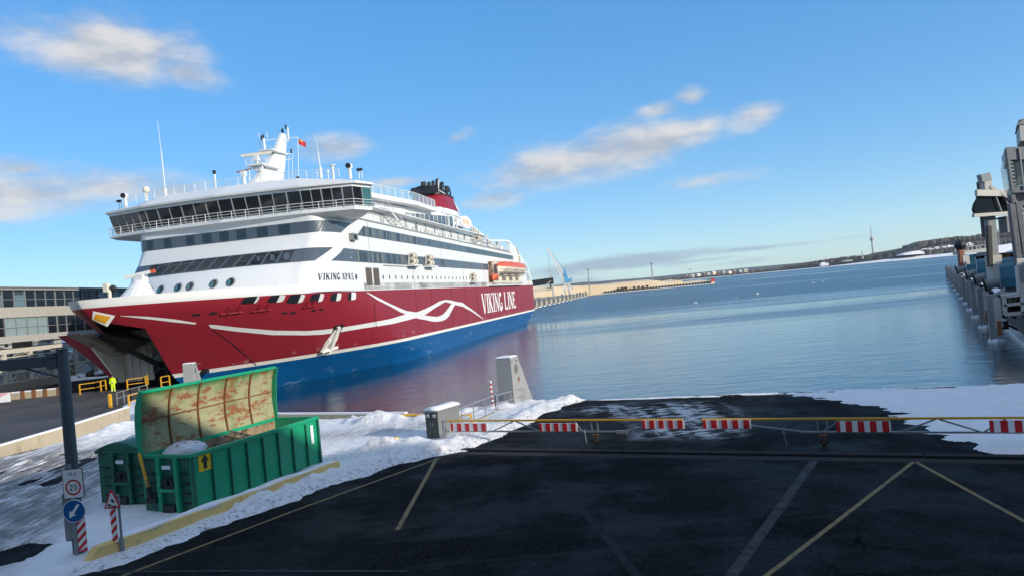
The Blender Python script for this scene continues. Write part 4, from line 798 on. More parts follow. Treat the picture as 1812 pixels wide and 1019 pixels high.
# ------------------------------------------------------------------ snow, road and markings
rng = np.random.default_rng(4); _g = rng.random((256, 256))
def vnoise(X, Y, sc_, oct_=4, seed=0):
    out = 0; amp = 1; tot = 0
    for o in range(oct_):
        x = X / sc_ * 2 ** o + seed * 17.3 + o * 31.7; y = Y / sc_ * 2 ** o + seed * 9.1 + o * 11.9
        xi = np.floor(x).astype(int); yi = np.floor(y).astype(int); fx = x - xi; fy = y - yi; fx = fx * fx * (3 - 2 * fx); fy = fy * fy * (3 - 2 * fy)
        g = lambda i, j: _g[i % 256, j % 256]
        v = (g(xi, yi) * (1 - fx) + g(xi + 1, yi) * fx) * (1 - fy) + (g(xi, yi + 1) * (1 - fx) + g(xi + 1, yi + 1) * fx) * fy
        out = out + amp * v; tot += amp; amp *= .55
    return out / tot
def sdf(X, Y, poly):                    # >0 inside
    d = np.full(X.shape, 1e9); inside = np.zeros(X.shape, bool); n = len(poly)
    for i in range(n):
        x0, y0 = poly[i]; x1, y1 = poly[(i + 1) % n]; ex, ey = x1 - x0, y1 - y0
        t = np.clip(((X - x0) * ex + (Y - y0) * ey) / (ex * ex + ey * ey + 1e-9), 0, 1); d = np.minimum(d, np.hypot(X - x0 - t * ex, Y - y0 - t * ey))
        c = ((y0 > Y) != (y1 > Y)) & (X < (x1 - x0) * (Y - y0) / ((y1 - y0) + 1e-12) + x0); inside ^= c
    return np.where(inside, d, -d)
def field(name, m, xr, yr, res, hfun, label, attr='dirt', afun=None, cut=-.03, gfun=None):
    xs = np.arange(xr[0], xr[1], res); ys = np.arange(yr[0], yr[1], res); X, Y = np.meshgrid(xs, ys); Hh = hfun(X, Y); ny, nx = X.shape
    vs = np.stack([X, Y, GZ + Hh], -1).reshape(-1, 3); ok = Hh > cut
    q = (ok[:-1, :-1] | ok[1:, :-1] | ok[:-1, 1:] | ok[1:, 1:]); jj, ii = np.nonzero(q); k = jj * nx + ii
    fs = np.stack([k, k + 1, k + nx + 1, k + nx], -1); used = np.unique(fs); re = np.full(ny * nx, -1); re[used] = np.arange(len(used)); fs = re[fs]; vs = vs[used]
    me = bpy.data.meshes.new(name); me.from_pydata(vs.tolist(), [], fs.tolist()); me.materials.append(M[m]); me.polygons.foreach_set('use_smooth', [True] * len(fs))
    if afun is not None:
        at_ = me.attributes.new(attr, 'FLOAT', 'POINT'); at_.data.foreach_set('value', afun(X, Y).reshape(-1)[used].astype(np.float32))
    if gfun is not None:
        at_ = me.attributes.new('grime', 'FLOAT', 'POINT'); at_.data.foreach_set('value', gfun(X, Y).reshape(-1)[used].astype(np.float32))
    me.update(); o = bpy.data.objects.new(name, me); col.objects.link(o); return tag(o, label, 'snow', kind='stuff')
PL = [(-16.5, 17.0), (-11.3, 19.2), (-9.3, 22.9), (-7.4, 25.3), (-5.2, 28.7), (-2.5, 30.1), (-.8, 33.6), (1.6, 38.3), (3.6, 40.9), (.2, 41.85), (-5.5, 39.6), (-14.4, 44.5), (-22, 49.9), (-29, 67.5), (-33, 72), (-33.5, 66), (-26.5, 55), (-25.7, 49), (-26.2, 43.7), (-27.6, 39.4), (-30, 34), (-34, 17)]
def h_left(X, Y):
    s = sdf(X, Y, PL) + (vnoise(X, Y, 1.1, 4, 1) - .5) * 1.1; n = vnoise(X, Y, .8, 6, 2) - .5; big = vnoise(X, Y, 5, 3, 3) - .5
    h = np.clip(s * .22, -.3, .10) + n * .13 * np.clip(s * 2, 0, 1) + big * .06
    east = np.exp(-((s - .9) / .75) ** 2) * (X > -9.5) * .22 * (vnoise(X, Y, 1.0, 5, 4) ** 1.5) * 2.2           # ploughed ridge along the asphalt
    pile = .55 * np.exp(-(((X + 5.6) / 1.5) ** 2 + ((Y - 31.0) / .9) ** 2)) + .35 * np.exp(-(((X + 7.6) / 1.2) ** 2 + ((Y - 39.2) / .6) ** 2)) * 1.2 + .4 * np.exp(-(((X + 24.6) / .9) ** 2 + ((Y - 44.5) / 4.0) ** 2))
    road = np.clip((-13.6 - .22 * (Y - 20) - X) / 1.2, 0, 1) * np.clip((44 - Y) / 6, 0, 1)
    ruts = .05 * np.sin((X * .97 - Y * .25) * 5.0 + 3 * (big + n)) * road
    h = h + np.where(s > 0, (east + pile) * (.75 + 1.0 * (n + .25)), 0) + np.where(s > .1, ruts - .02 * road, 0)
    bp = gr(5, 990); bare = .30 * np.exp(-(((X - bp.x) / .9) ** 2 + ((Y - bp.y) / 1.2) ** 2) * (1 + 1.2 * n)) + .16 * np.clip((vnoise(X * 1.0, Y * .35, 1.6, 4, 21) - .60) * 8, 0, 1) * road
    return np.where((s > .25) & (bare < .08), np.maximum(h, .006), h - bare)
def d_left(X, Y):
    road = np.clip((-13.4 - .22 * (Y - 20) - X) / 1.5, 0, 1) * np.clip((43 - Y) / 5, 0, 1); far = np.clip((Y - 46) / 5, 0, 1) * .7
    mid = np.exp(-((X + 8 - (Y - 33) * .0) / 6) ** 2 - ((Y - 36.5) / 1.6) ** 2) * .6
    return np.clip(np.maximum(np.maximum(road * .95, far), mid), 0, 1)
def g_left(X, Y):
    s = sdf(X, Y, PL); return np.clip(np.exp(-((s - .15) / .42) ** 2) * (X > -12) + .55 * (vnoise(X, Y, 2.2, 3, 12) > .58) * (s < 4), 0, 1)
field('snow', 'snow', (-34, 4.2), (16.5, 72), .11, h_left, 'trampled snow with slushy wheel tracks around the green skips', afun=d_left, gfun=g_left)
PR = [(1.6, 41.75), (5.0, 39.9), (9.5, 37.9), (13.2, 36.6), (14.4, 33.5), (14.6, 30), (13.9, 25.4), (13.7, 22.6), (15.5, 20.6), (22, 15), (42, 15), (35, 28.5), (26.2, 31.85), (22.47, 33.45), (14.75, 36.4), (2.4, 41.35)]
def h_right(X, Y):
    u = X * .86 - Y * .5; v = X * .5 + Y * .86
    s = sdf(X, Y, PR) + ((vnoise(u * .5, v * 2.2, 1.5, 6, 6) - .5) * 1.9 + (vnoise(X, Y, .6, 4, 11) - .5) * .9) * np.clip((X - 6) / 6, .15, 1); n = vnoise(X, Y, 1.4, 4, 7) - .5
    return np.clip(s * .14, -.3, .075) + n * .035 * np.clip(s * 2, 0, 1)
field('snow', 'snow', (1.0, 42), (14, 42.2), .12, h_right, 'smooth shaded snow sheet beside the asphalt ramp by the water')
PF = [(3.4, 39.5), (9.5, 37.2), (10, 34), (8.6, 28.3), (7.9, 27.3), (3.8, 29.2), (4.4, 33), (1.5, 38)]
field('frost_patch', 'frost', (0, 12), (26, 41), .25, lambda X, Y: np.where(sdf(X, Y, PF) > -.3, .004, -1) + 0 * X, 'thin frost and ice patches on the asphalt ramp', attr='edge', afun=lambda X, Y: np.clip(sdf(X, Y, PF) / 1.3, 0, 1), cut=-.5)
def ribbon(name, pts, wd, m, z=.004, close=False):
    mb = MB(); pts = [Vector((p[0], p[1], 0)) for p in pts]
    for p, q in zip(pts, pts[1:]):
        d = (q - p).normalized(); n_ = Vector((-d.y, d.x, 0)) * wd / 2; e = Vector((0, 0, GZ + z)); mb.quad(p - n_ + e, q - n_ + e, q + n_ + e, p + n_ + e)
    return tag(mb.build(name, m), kind='structure')
a_ = Vector((11.52, 22.33))
ribbon('road_marking', [(11.50, 22.42), (5.0, 15.52), (2.0, 12.4)], .12, 'markyel'); ribbon('road_marking', [(11.56, 22.36), (10.8, 15.6), (10.5, 13)], .12, 'markyel', .008)
ribbon('road_marking', [(8.99, 23.61), (4.04, 15.45), (2.5, 12.9)], .26, 'markgrey'); ribbon('road_marking', [(-3.55, 29.2), (-3.72, 20.4)], .14, 'markyel', .008)
ribbon('road_marking', [(-3.4, 29.3), (-7.3, 23.6), (-10.3, 18.8), (-12, 16.1)], .12, 'markyel'); ribbon('road_marking', [(-11.4, 19.2), (-7.8, 18.4), (-3, 17.2)], .10, 'markgrey', .008)
ribbon('road_marking', [(.9, 23.6), (1.8, 17.8), (2.2, 14.4)], .22, 'markfaint', .006)
# concrete drain strip across the head of the ramp: channel, kerb blocks, dark joint
KD = Vector((17.33, -8.81, 0)).normalized(); K0 = Vector((-3.04, 30.44, 0)); KN = Vector((-KD.y, KD.x, 0))
def kpt(s, n_): p = K0 + KD * s + KN * n_; return (p.x, p.y)
M['kerbdark'] = mat('dark_damp_kerb', (.028, .028, .03), .85, spec=.1, var=.35, scale=2, bump=.3, bscale=25); M['channel'] = mat('worn_concrete_channel', (.035, .035, .036), .85, var=.5, scale=1.5, bump=.3, bscale=20, spec=.1, c2=(.075, .074, .072), thr=(.55, .7))
ribbon('drain_channel', [kpt(-1.2, -.35), kpt(32, -.35)], .5, 'channel', .003)
mb = MB()
for i in range(20):
    p = K0 + KD * (-.9 + i * 1.62 + .8) + KN * .16; mb.box((p.x, p.y, GZ + .02), (1.58, .34, .10), 0, math.atan2(KD.y, KD.x))
tag(mb.build('kerb', 'kerbdark', bevel=.015), kind='structure')
plane('road', [(-27.6, 36), (-26.1, 43.7), (-25.6, 49), (-27, 56), (-33, 67), (-36.5, 76.8), (-54, 80.5), (-60, 84), (-76, 60), (-60, 34)], GZ + .004, 'slushy_road')
plane('road', [(-52, 86), (-39.5, 81), (-56, 81.3), (-60, 100), (-58, 150), (-30, 240), (-26, 240)][::1] and [(-56.2, 82), (-61, 100), (-58, 150), (-45, 230), (-100, 230), (-100, 110), (-66, 80)], GZ + .006, 'slushy_road')

# ------------------------------------------------------------------ quay furniture
def lay(pts, z0, z1, wd, mb, mi=0):      # wall along a ground polyline, z1 may vary
    for i, (p, q) in enumerate(zip(pts, pts[1:])):
        p, q = Vector((p[0], p[1], 0)), Vector((q[0], q[1], 0)); d = (q - p).normalized(); n_ = Vector((-d.y, d.x, 0)) * wd / 2
        a, b = (z1[i], z1[i + 1]) if isinstance(z1, (list, tuple)) else (z1, z1); A, B = Vector((0, 0, z0)), None
        mb.loft([[p - n_ + A, p + n_ + A, p + n_ + Vector((0, 0, a)), p - n_ + Vector((0, 0, a))], [q - n_ + A, q + n_ + A, q + n_ + Vector((0, 0, b)), q - n_ + Vector((0, 0, b))]], mi)
mb = MB(); wl = [gr(-60, 823), gr(0, 809), gr(130, 778), gr(231, 752)]; wp = [(p.x - .15, p.y + .1) for p in wl]
lay(wp, GZ - .1, [GZ + .5, GZ + .58, GZ + .85, GZ + 1.15], .3, mb)
wall = tag(mb.build('concrete_wall', 'concrete', bevel=.02), 'long sunlit concrete wall rising to the right, behind the gantry post', 'wall')
mb = MB(); lay(wp, GZ + .5, [GZ + .58, GZ + .66, GZ + .93, GZ + 1.22], .24, mb); mb.build('snow_cap', 'snowroof', wall)
mb = MB(); w2 = [(-25.4, 49.2), (-24.6, 51.5), (-27.5, 58), (-31.5, 66)]; lay(w2, GZ - .1, [GZ + 1.15, GZ + 1.1, GZ + 1.0, GZ + .8], .3, mb); wall2 = tag(mb.build('concrete_wall', 'concrete', bevel=.02), 'short concrete wall section meeting the left edge of the raised rusty lid', 'wall')
mb = MB(); lay(w2, GZ + .6, [GZ + 1.23, GZ + 1.18, GZ + 1.08, GZ + .88], .24, mb); mb.build('snow_cap', 'snowroof', wall2)
mb = MB(); lay([(-5.9, 40.0), (-10, 42.25), (-14.4, 44.7), (-21.5, 50.0)], GZ - .05, GZ + .26, .35, mb); qk = tag(mb.build('quay_kerb', 'concrete', bevel=.03), 'low concrete quay kerb under snow behind the green skip', 'kerb')
mb = MB(); lay([(-6.3, 40.25), (-10, 42.27), (-14.4, 44.72), (-21.4, 50.0)], GZ + .2, GZ + .33, .3, mb); mb.build('snow_cap', 'snowroof', qk)

# yellow concrete barrier along the asphalt
ka, kb = gr(178, 966, GZ + .4), gr(600, 815, GZ + .4); kd = (kb - ka).normalized(); krz = math.atan2(kd.y, kd.x); kL = (kb - ka).length
t = thing('road_barrier', (ka.x, ka.y, GZ), krz, 'long low yellow concrete barrier edging the asphalt in front of the skips', 'barrier')
mb = MB(); prof = lambda x, h: [(x, -.05, 0), (x, .33, 0), (x, .28, h), (x, .0, h)]
mb.loft([prof(-.42, .03), prof(-.05, .40)], 0); mb.loft([prof(-.048, .40), prof(kL * .5, .40)], 0); mb.loft([prof(kL * .5 + .03, .40), prof(kL, .40)], 0); mb.build('barrier_block', 'kerbyel', t, bevel=.02)
xs = np.linspace(.6, kL - .1, 60); mb = MB()
mb.loft([[(x, .02 + .06 * math.sin(x * 3), .36), (x, .36, .34), (x, .33, .44 + .03 * math.sin(x * 2.1)), (x, .12 + .03 * math.sin(x * 5), .46 + .03 * math.sin(x * 3.7 + 1))] for x in xs], 0); mb.build('snow_cap', 'snowroof', t, smooth=True)
kb2 = gr(698, 791, GZ); t = thing('road_barrier', (kb2.x, kb2.y, GZ), krz + .1, 'end of a yellow concrete barrier poking out of a snow heap', 'barrier')
mb = MB(); mb.loft([prof(-.9, .36), prof(.35, .38), prof(.8, .05)], 0); mb.build('barrier_block', 'kerbyel', t, bevel=.02)
mb = MB(); mb.loft([[(x, -.12, .1), (x, .45, .1), (x, .36, .45 + .07 * math.sin(x * 6)), (x, .06, .43)] for x in np.linspace(-1.2, .1, 9)], 0); mb.build('snow_cap', 'snowroof', t, smooth=True)

# roll-off skips; local x runs to the far end, y to the left, origin at the near right corner
SDIR = Vector((.373, .928, 0)); SRZ = math.atan2(SDIR.y, SDIR.x)
def _lid(t_, p):
    co = t_.coord(); sx = t_.n('ShaderNodeSeparateXYZ'); t_.l(co, sx.inputs[0]); n1_ = t_.noise(co, 2.2, 6, .62); n2_ = t_.noise(t_.mapping(co, scale=(.9, 1, 2.6)), 1.15, 9, .68); n3_ = t_.noise(co, 6, 8, .7)
    base = t_.mix(n1_, (.38, .35, .20), (.31, .34, .19))
    base = t_.mix(t_.ramp(t_.math('ADD', sx.outputs[2], t_.math('MULTIPLY', n1_, 1.2)), 4.1, 4.75), base, (.05, .21, .06))
    low = t_.ramp(t_.noise(co, .8, 5, .6), .48, .64); base = t_.mix(t_.math('MULTIPLY', low, .75), base, (.16, .23, .09)); base = t_.mix(t_.math('MULTIPLY', t_.ramp(t_.noise(co, 1.4, 7, .7), .50, .66), .6), base, (.22, .15, .07)); base = t_.mix(t_.ramp(t_.math('ADD', sx.outputs[0], t_.math('MULTIPLY', n1_, .7)), 1.0, .35), base, (.05, .2, .06))
    rust = t_.math('MULTIPLY', t_.ramp(n2_, .50, .575), t_.ramp(n3_, .34, .52)); base = t_.mix(rust, base, t_.mix(n3_, (.16, .05, .018), (.34, .12, .04)))
    t_.l(base, p.inputs['Base Color']); p.inputs['Roughness'].default_value = .7; bump(t_, p, n3_, .25, .02)
special('rusty_lid_inside', _lid)
def skip(name, loc, label, lid_open, number):
    t = thing(name, loc, SRZ, label, 'skip'); L, Wd, Z0, Z1 = 6.6, 2.1, .12, 1.9; G_ = 'green' if lid_open else 'shadegreen'
    mb = MB(); T_ = .06
    mb.box((L / 2, T_ / 2, (Z0 + Z1) / 2), (L, T_, Z1 - Z0), 0); mb.box((L / 2, Wd - T_ / 2, (Z0 + Z1) / 2), (L, T_, Z1 - Z0), 0)
    mb.box((T_ / 2, Wd / 2, (Z0 + Z1) / 2), (T_, Wd - 2 * T_ - .002, Z1 - Z0), 1); mb.box((L - T_ / 2, Wd / 2, (Z0 + Z1) / 2), (T_, Wd - 2 * T_ - .002, Z1 - Z0), 0); mb.box((L / 2, Wd / 2, Z0 + .03), (L - .14, Wd - .14, .06), 1)
    mb.build('skip_body', [G_, 'shadegreen'], t, bevel=.012)
    mb = MB(); mb.box((L / 2, Wd - T_ - .012, 1.05), (L - .2, .02, 1.6), 0); mb.box((L - T_ - .012, Wd / 2, .9), (.02, Wd - .2, 1.2), 0); mb.build('rusty_lining', 'lining', t)
    mb = MB()
    for y in (-.02, Wd + .02): mb.box((L / 2, y, Z1 + .01), (L + .12, .12, .12), 0)
    for x in (0, L): mb.box((x, Wd / 2, Z1 + .012), (.12, Wd - .1, .11), 0)
    mb.build('rim', G_, t, bevel=.015)
    mb = MB()
    for i in range(1, 8): mb.box((.05 + i * .82, -.045, .98), (.05, .07, 1.62), 0)
    mb.box((L - .03, -.045, 1.0), (.09, .09, 1.75), 0); mb.box((.04, -.04, 1.0), (.09, .08, 1.75), 0); mb.build('side_rib', 'shadegreen', t, bevel=.01)
    mb = MB()
    for y in (.55, 1.3): mb.box((-.06, y, 1.0), (.14, .16, 1.75), 0)
    mb.bar((-.1, .62, .95), (-.1, .92, 1.25), .07, .07, 1); mb.bar((-.1, 1.24, .95), (-.1, .94, 1.25), .07, .07, 1); mb.bar((-.1, .55, .82), (-.1, 1.3, .82), .1, .1, 0); mb.tube((-.14, .93, 1.18), (-.14, .93, .98), .05, 1)
    mb.box((-.09, .93, 1.02), (.03, .5, .42), 1)
    for z in (.4, .72, 1.04, 1.36): mb.box((-.04, .25, z), (.1, .34, .03), 1); mb.box((-.04, 1.7, z), (.1, .34, .03), 1)
    mb.box((-.08, .93, .2), (.16, .5, .3), 1); mb.build('lifting_frame', [G_ if lid_open else 'shadegreen', 'black'], t, bevel=.008)
    mb = MB()
    for y in (.5, 1.4): mb.box((L / 2, y, .02), (L - .5, .12, .2), 0)
    for y in (.35, 1.6): mb.tube((.35, y - .06, .0), (.35, y + .06, .0), .1, 0); mb.tube((L - .3, y - .06, .0), (L - .3, y + .06, .0), .1, 0)
    mb.build('skid_rail', 'black', t)
    mb = MB(); mb.box((-.145, .9, 1.58), (.012, .36, .12), 0); mb.build('number_plate', 'signwhite', t)
    mb = MB(); lettering(mb, number, .34, .15, lambda x, y, o: (-.012 - o, (.44 if lid_open else 1.16) - x, 1.62 + y), gap=.2); mb.build('painted_number', 'shipdeck', t)
    return t
K1 = Vector((-10.76, 23.9, GZ))
s1 = skip('skip', K1, 'open green skip with raised rust-stained lid and yellow arrow sticker', True, '311')
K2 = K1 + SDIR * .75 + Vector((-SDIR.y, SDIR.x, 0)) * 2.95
s2 = skip('skip', K2, 'closed skip in shade-toned green half hidden behind the open one', False, '320')
def lidprof(side):                       # (y, z) of the domed lid, hinged at the left edge
    P_ = [(0, 0), (.05, .4), (.07, .8), (.05, 1.2), (-.02, 1.6), (-.12, 1.9), (-.24, 2.08)]; return [(2.16 + y - side * .05, 1.94 + z) for y, z in P_]
lid_t = MB(); L = 6.6
for sd_, mi in ((0, 1), (1, 0)):
    pr = lidprof(sd_); rings = [[(x, y, z) for y, z in pr] for x in np.linspace(-.04, L + .04, 12)]; lid_t.loft(rings, mi, closed=False, caps=False)
a0_, b0_ = lidprof(0), lidprof(1)
for x in (-.04, L + .04): lid_t.loft([[(x, y, z) for y, z in a0_], [(x, y, z) for y, z in b0_]], 1, closed=False, caps=False)
lid_t.loft([[(-.04, *a0_[-1]), (-.04, *b0_[-1])], [(L + .04, *a0_[-1]), (L + .04, *b0_[-1])]], 1, closed=False, caps=False)
lid = lid_t.build('lid', ['rusty_lid_inside', 'green'], s1)
mb = MB(); pr = [(y - .035, z) for y, z in lidprof(1)]
for x in (1.3, 2.62, 3.95, 5.28):
    for p, q in zip(pr, pr[1:]): mb.bar((x, *p), (x, *q), .055, .06, 0)
mb.bar((.05, pr[3][0], pr[3][1] - .1), (L - .05, pr[3][0], pr[3][1] - .1), .03, .035, 0); mb.build('lid_rib', 'rust', lid)
mb = MB(); 
for x in (-.05, L + .05):
    fl = [(y, z) for y, z in lidprof(0)]; il = [(y - .18 - .1 * math.sin(i / 6 * math.pi), z) for i, (y, z) in enumerate(fl)]
    mb.prism([(x, y, z) for y, z in fl] + [(x, y, z) for y, z in il[::-1]], (.03, 0, 0), 0)
mb.bar((-.05, a0_[-1][0] - .03, a0_[-1][1]), (L + .05, a0_[-1][0] - .03, a0_[-1][1]), .1, .1, 0); mb.build('lid_edge_flange', 'green', lid)
mb = MB(); mb.tube((-.12, 2.05, 2.05), (-.16, 1.72, .95), .05, 0); mb.tube((-.16, 1.72, .95), (-.17, 1.65, .55), .075, 1); mb.box((-.15, 1.62, .5), (.12, .45, .16), 1)
for i in range(8): mb.tube((-.2 - .03 * math.sin(i), 1.7 - .05 * math.sin(i * .8), 1.2 - i * .09), (-.2 - .03 * math.sin(i + 1), 1.7 - .05 * math.sin(i * .8 + .8), 1.11 - i * .09), .015, 1, 5)
mb.build('hydraulic_strut', ['yellow', 'black'], s1)
mb = MB(); mb.box((.58, -.0, 1.6), (.54, .02, .58), 0); mb.v = [(x, y - .015, z) for x, y, z in mb.v]; mb.prism([(.58 + x, -.04, 1.6 + z) for x, z in ((-.07, -.22), (.07, -.22), (.07, .02), (.17, .02), (0, .24), (-.17, .02), (-.07, .02))], (0, .012, 0), 1); mb.build('arrow_sticker', ['signyel', 'ink'], s1)
mb = MB(); mb.box((6.17, -.035, 1.32), (.16, .02, .72), 0); mb.build('white_strip', 'signwhite', s1)
mb = MB()
gx, gy = np.linspace(.1, 6.4, 40), np.linspace(.1, 2.0, 16)
hh = lambda x, y: 1.16 + .5 * math.exp(-((x - 1.6) / 1.4) ** 2) * .4 + .25 * float(vnoise(np.array([x]), np.array([y]), .5, 4, 9)[0]) - .10 * max(0, x - 3)
vv = [(x, y, hh(x, y)) for x in gx for y in gy]; mb.add(vv, [(i * 16 + j, (i + 1) * 16 + j, (i + 1) * 16 + j + 1, i * 16 + j + 1) for i in range(39) for j in range(15)])
o = mb.build('rubbish_heap', 'debris', None); o.location = K1; o.rotation_euler = (0, 0, SRZ); tag(o, 'brown mixed rubbish filling the open green skip', 'rubbish', kind='stuff')
mb = MB(); rings = []
for j in range(9):
    ph = j / 8 * math.pi - math.pi / 2
    rings.append([((.75 + .10 * math.sin(i * 1.7 + j)) * max(.03, math.cos(ph)) * math.cos(2 * math.pi * i / 14), (.62 + .08 * math.cos(i * 2.3 + j * 2)) * max(.03, math.cos(ph)) * math.sin(2 * math.pi * i / 14), .36 * math.sin(ph) + .05 * math.sin(i * 2.1 + j * 1.3)) for i in range(14)])
mb.loft(rings); k = K1 + SDIR * .95 + Vector((-SDIR.y, SDIR.x, 0)) * 1.2
sack = mb.build('plastic_sack', 'bag', smooth=True, loc=(k.x, k.y, GZ + 1.83)); sack.rotation_euler = (0, 0, SRZ); tag(sack, 'white plastic sack lying on the rubbish at the near end of the open skip', 'sack')
mb = MB(); mb.tube((-.5, -.2, .30), (.1, .1, .40), .012, 0, 5); mb.tube((.1, .1, .40), (.6, -.15, .28), .012, 0, 5); mb.tube((.1, .1, .4), (.2, -.4, .27), .012, 0, 5); mb.build('tie_string', 'ink', sack)
k = K1 + SDIR * 3.05 + Vector((-SDIR.y, SDIR.x, 0)) * .75; t = thing('wooden_crate', (k.x, k.y, GZ + 1.62), SRZ + .5, 'broken pale wooden crate tilted in the rubbish in the middle of the skip', 'crate')
mb = MB()
for i in range(4): mb.box((0, -.3 + i * .2, .22 + i * .07), (1.0, .11, .025), 0)
mb.build('crate_slat', 'woodp', t)
for a, b in (((-.45, -.36, .18), (-.45, .4, .44)), ((.45, -.36, .18), (.45, .4, .44)), ((-.3, .2, 0), (-.1, .1, .5))): mb = MB(); mb.bar(a, b, .06, .08); mb.build('crate_batten', 'woodp', t)
# closed domed lid of the second skip
mb = MB(); rings = []
for x in (-.06, 6.66): rings.append([(x, -.06 + 2.22 * i / 12, 1.97 + .28 * math.sin(math.pi * i / 12)) for i in range(13)])
mb.loft(rings, 0, closed=True); lid2 = mb.build('lid', 'shadegreen', s2, bevel=.02)
mb = MB(); rings = []
for x in np.linspace(.9, 6.6, 12): rings.append([(x, .15 + 1.8 * i / 10, 1.99 + .28 * math.sin(math.pi * (i * .0829 + .085)) + (.01 if i in (0, 10) else .07 + .02 * math.sin(x * 2 + i))) for i in range(11)])
mb.loft(rings, 0, closed=True); mb.build('snow_cap', 'snowroof', lid2, smooth=True)

# ------------------------------------------------------------------ gantry post with signs, hazard post, warning sign
GP = (-12.56, 20.65)
t = thing('height_gantry', (*GP, GZ), 0, 'tall blue-grey gantry post with long side arm and a 20 sign', 'gantry')
mb = MB(); mb.tube((0, 0, -.1), (0, 0, 5.75), .165, 0, 16, .15); mb.tube((0, 0, 0), (0, 0, .05), .3, 0, 12); mb.box((0, 0, 5.78), (.4, .36, .04)); mb.build('post', 'postgrey', t, smooth=False)
mb = MB(); mb.box((-9.2, 0, 5.45), (18.0, .22, .30), 0); mb.box((-.24, 0, 5.45), (.28, .3, .44), 0); mb.box((-.2, -.16, 5.6), (.2, .05, .12), 0); mb.bar((-.16, 0, 5.0), (-1.1, 0, 5.32), .06, .05); mb.build('arm', 'postgrey', t, bevel=.01)
mb = MB(); mb.tube((.05, -.22, .1), (.05, -.22, 2.6), .05, 0, 10); mb.box((-.1, -.14, .9), (.2, .1, .7), 0); mb.box((-.16, -.12, 1.15), (.16, .12, 1.3), 0); mb.build('sign_pole', 'steelgrey', t)
def plate(mb, c, w_, h_, mi, mi2=None, dy=-.012, r=0):
    mb.box((c[0], c[1], c[2]), (w_, .02, h_), mi)
sy = -.27
mb = MB(); mb.box((.155, sy, 2.08), (.56, .022, .80), 1); mb.box((.155, sy - .003, 2.08), (.53, .022, .77), 0)
n_ = 28; cx, cz = .155, 1.98
for (r0, r1) in ((.17, .215),):
    for i in range(n_):
        a0, a1 = 2 * math.pi * i / n_, 2 * math.pi * (i + 1) / n_; mb.quad(*[(cx + r * math.cos(a), sy - .017, cz + r * math.sin(a)) for r, a in ((r0, a0), (r1, a0), (r1, a1), (r0, a1))], 2)
lettering(mb, '20', .22, .17, lambda x, y, o: (cx - .11 + x, sy - .018 - o, cz - .085 + y), 3, gap=.15); lettering(mb, 'ALA', .22, .08, lambda x, y, o: (.155 - .11 + x, sy - .018 - o, 2.31 + y), 3, gap=.2)
mb.build('speed_sign', ['signwhite', 'ink', 'red', 'ink'], t)
mb = MB(); rr = lambda r, y: [(.13 + r * math.cos(2 * math.pi * i / 30), y, 1.34 + r * math.sin(2 * math.pi * i / 30)) for i in range(30)]
mb.prism(rr(.315, sy - .03), (0, .022, 0), 0); mb.prism(rr(.295, sy - .034), (0, .02, 0), 1)
d45 = lambda x, y: (.13 + (x - y * .0) * math.cos(R(-128)) - y * math.sin(R(-128)), sy - .038, 1.34 + x * math.sin(R(-128)) + y * math.cos(R(-128)))
mb.prism([d45(*p) for p in ((-.22, -.035), (.06, -.035), (.06, -.10), (.23, 0), (.06, .10), (.06, .035), (-.22, .035))], (0, .003, 0), 0); mb.build('arrow_sign', ['signwhite', 'signblue'], t)
def hazard(mb, x0, w_, z0, h_, y, flip=1, n=4):
    mb.box((x0, y, z0 + h_ / 2), (w_, .025, h_), 0)
    st_ = h_ / n
    for i in range(-1, n + 1):
        zz = z0 + i * st_; pts = [(x0 - w_ / 2, zz + (0 if flip > 0 else w_)), (x0 + w_ / 2, zz + (w_ if flip > 0 else 0)), (x0 + w_ / 2, zz + (w_ if flip > 0 else 0) + st_ * .5), (x0 - w_ / 2, zz + (0 if flip > 0 else w_) + st_ * .5)]
        pts = [(x, min(z0 + h_, max(z0, z))) for x, z in pts]; mb.add([(x, y - .015 - .0004 * i, z) for x, z in pts], [(0, 1, 2, 3)], 1)
mb = MB(); hazard(mb, .28, .24, .22, .93, sy); mb.build('hazard_panel', ['signwhite', 'red'], t)
WS = gr(206, 984)
t = thing('warning_sign', (WS.x, WS.y + .1, GZ), 0, 'small triangular quay-edge warning sign above a red and white striped panel at the yellow barrier', 'sign')
mb = MB(); mb.tube((.1, .05, 0), (.1, .05, 1.65), .035, 0, 10); mb.tube((.1, .05, 0), (.1, .05, .45), .06, 0, 10); mb.build('post', 'steelgrey', t)
mb = MB(); hazard(mb, -.04, .16, .33, .98, 0); mb.build('hazard_panel', ['signwhite', 'red'], t)
mb = MB(); tri = lambda k, y: [(-.03 + k * x, y, 1.46 + k * z) for x, z in ((-.23, -.16), (.23, -.16), (.03, .34), (-.03, .34))]
mb.prism(tri(1, -.03), (0, .02, 0), 0); mb.prism([(x, y, z + .0) for x, y, z in tri(.74, -.034)], (0, .02, 0), 1)
mb.add([(-.15, -.037, 1.36), (-.06, -.037, 1.36), (-.06, -.037, 1.42), (-.15, -.037, 1.42)], [(0, 1, 2, 3)], 2); mb.prism([(-.07, -.036, 1.53), (.02, -.036, 1.44), (.05, -.036, 1.48), (-.03, -.036, 1.56)], (0, -.003, 0), 2); mb.add([(-.05, -.037, 1.345), (.09, -.037, 1.345), (.09, -.037, 1.37), (-.05, -.037, 1.37)], [(0, 1, 2, 3)], 2)
mb.build('sign_plate', ['red', 'signwhite', 'ink'], t)

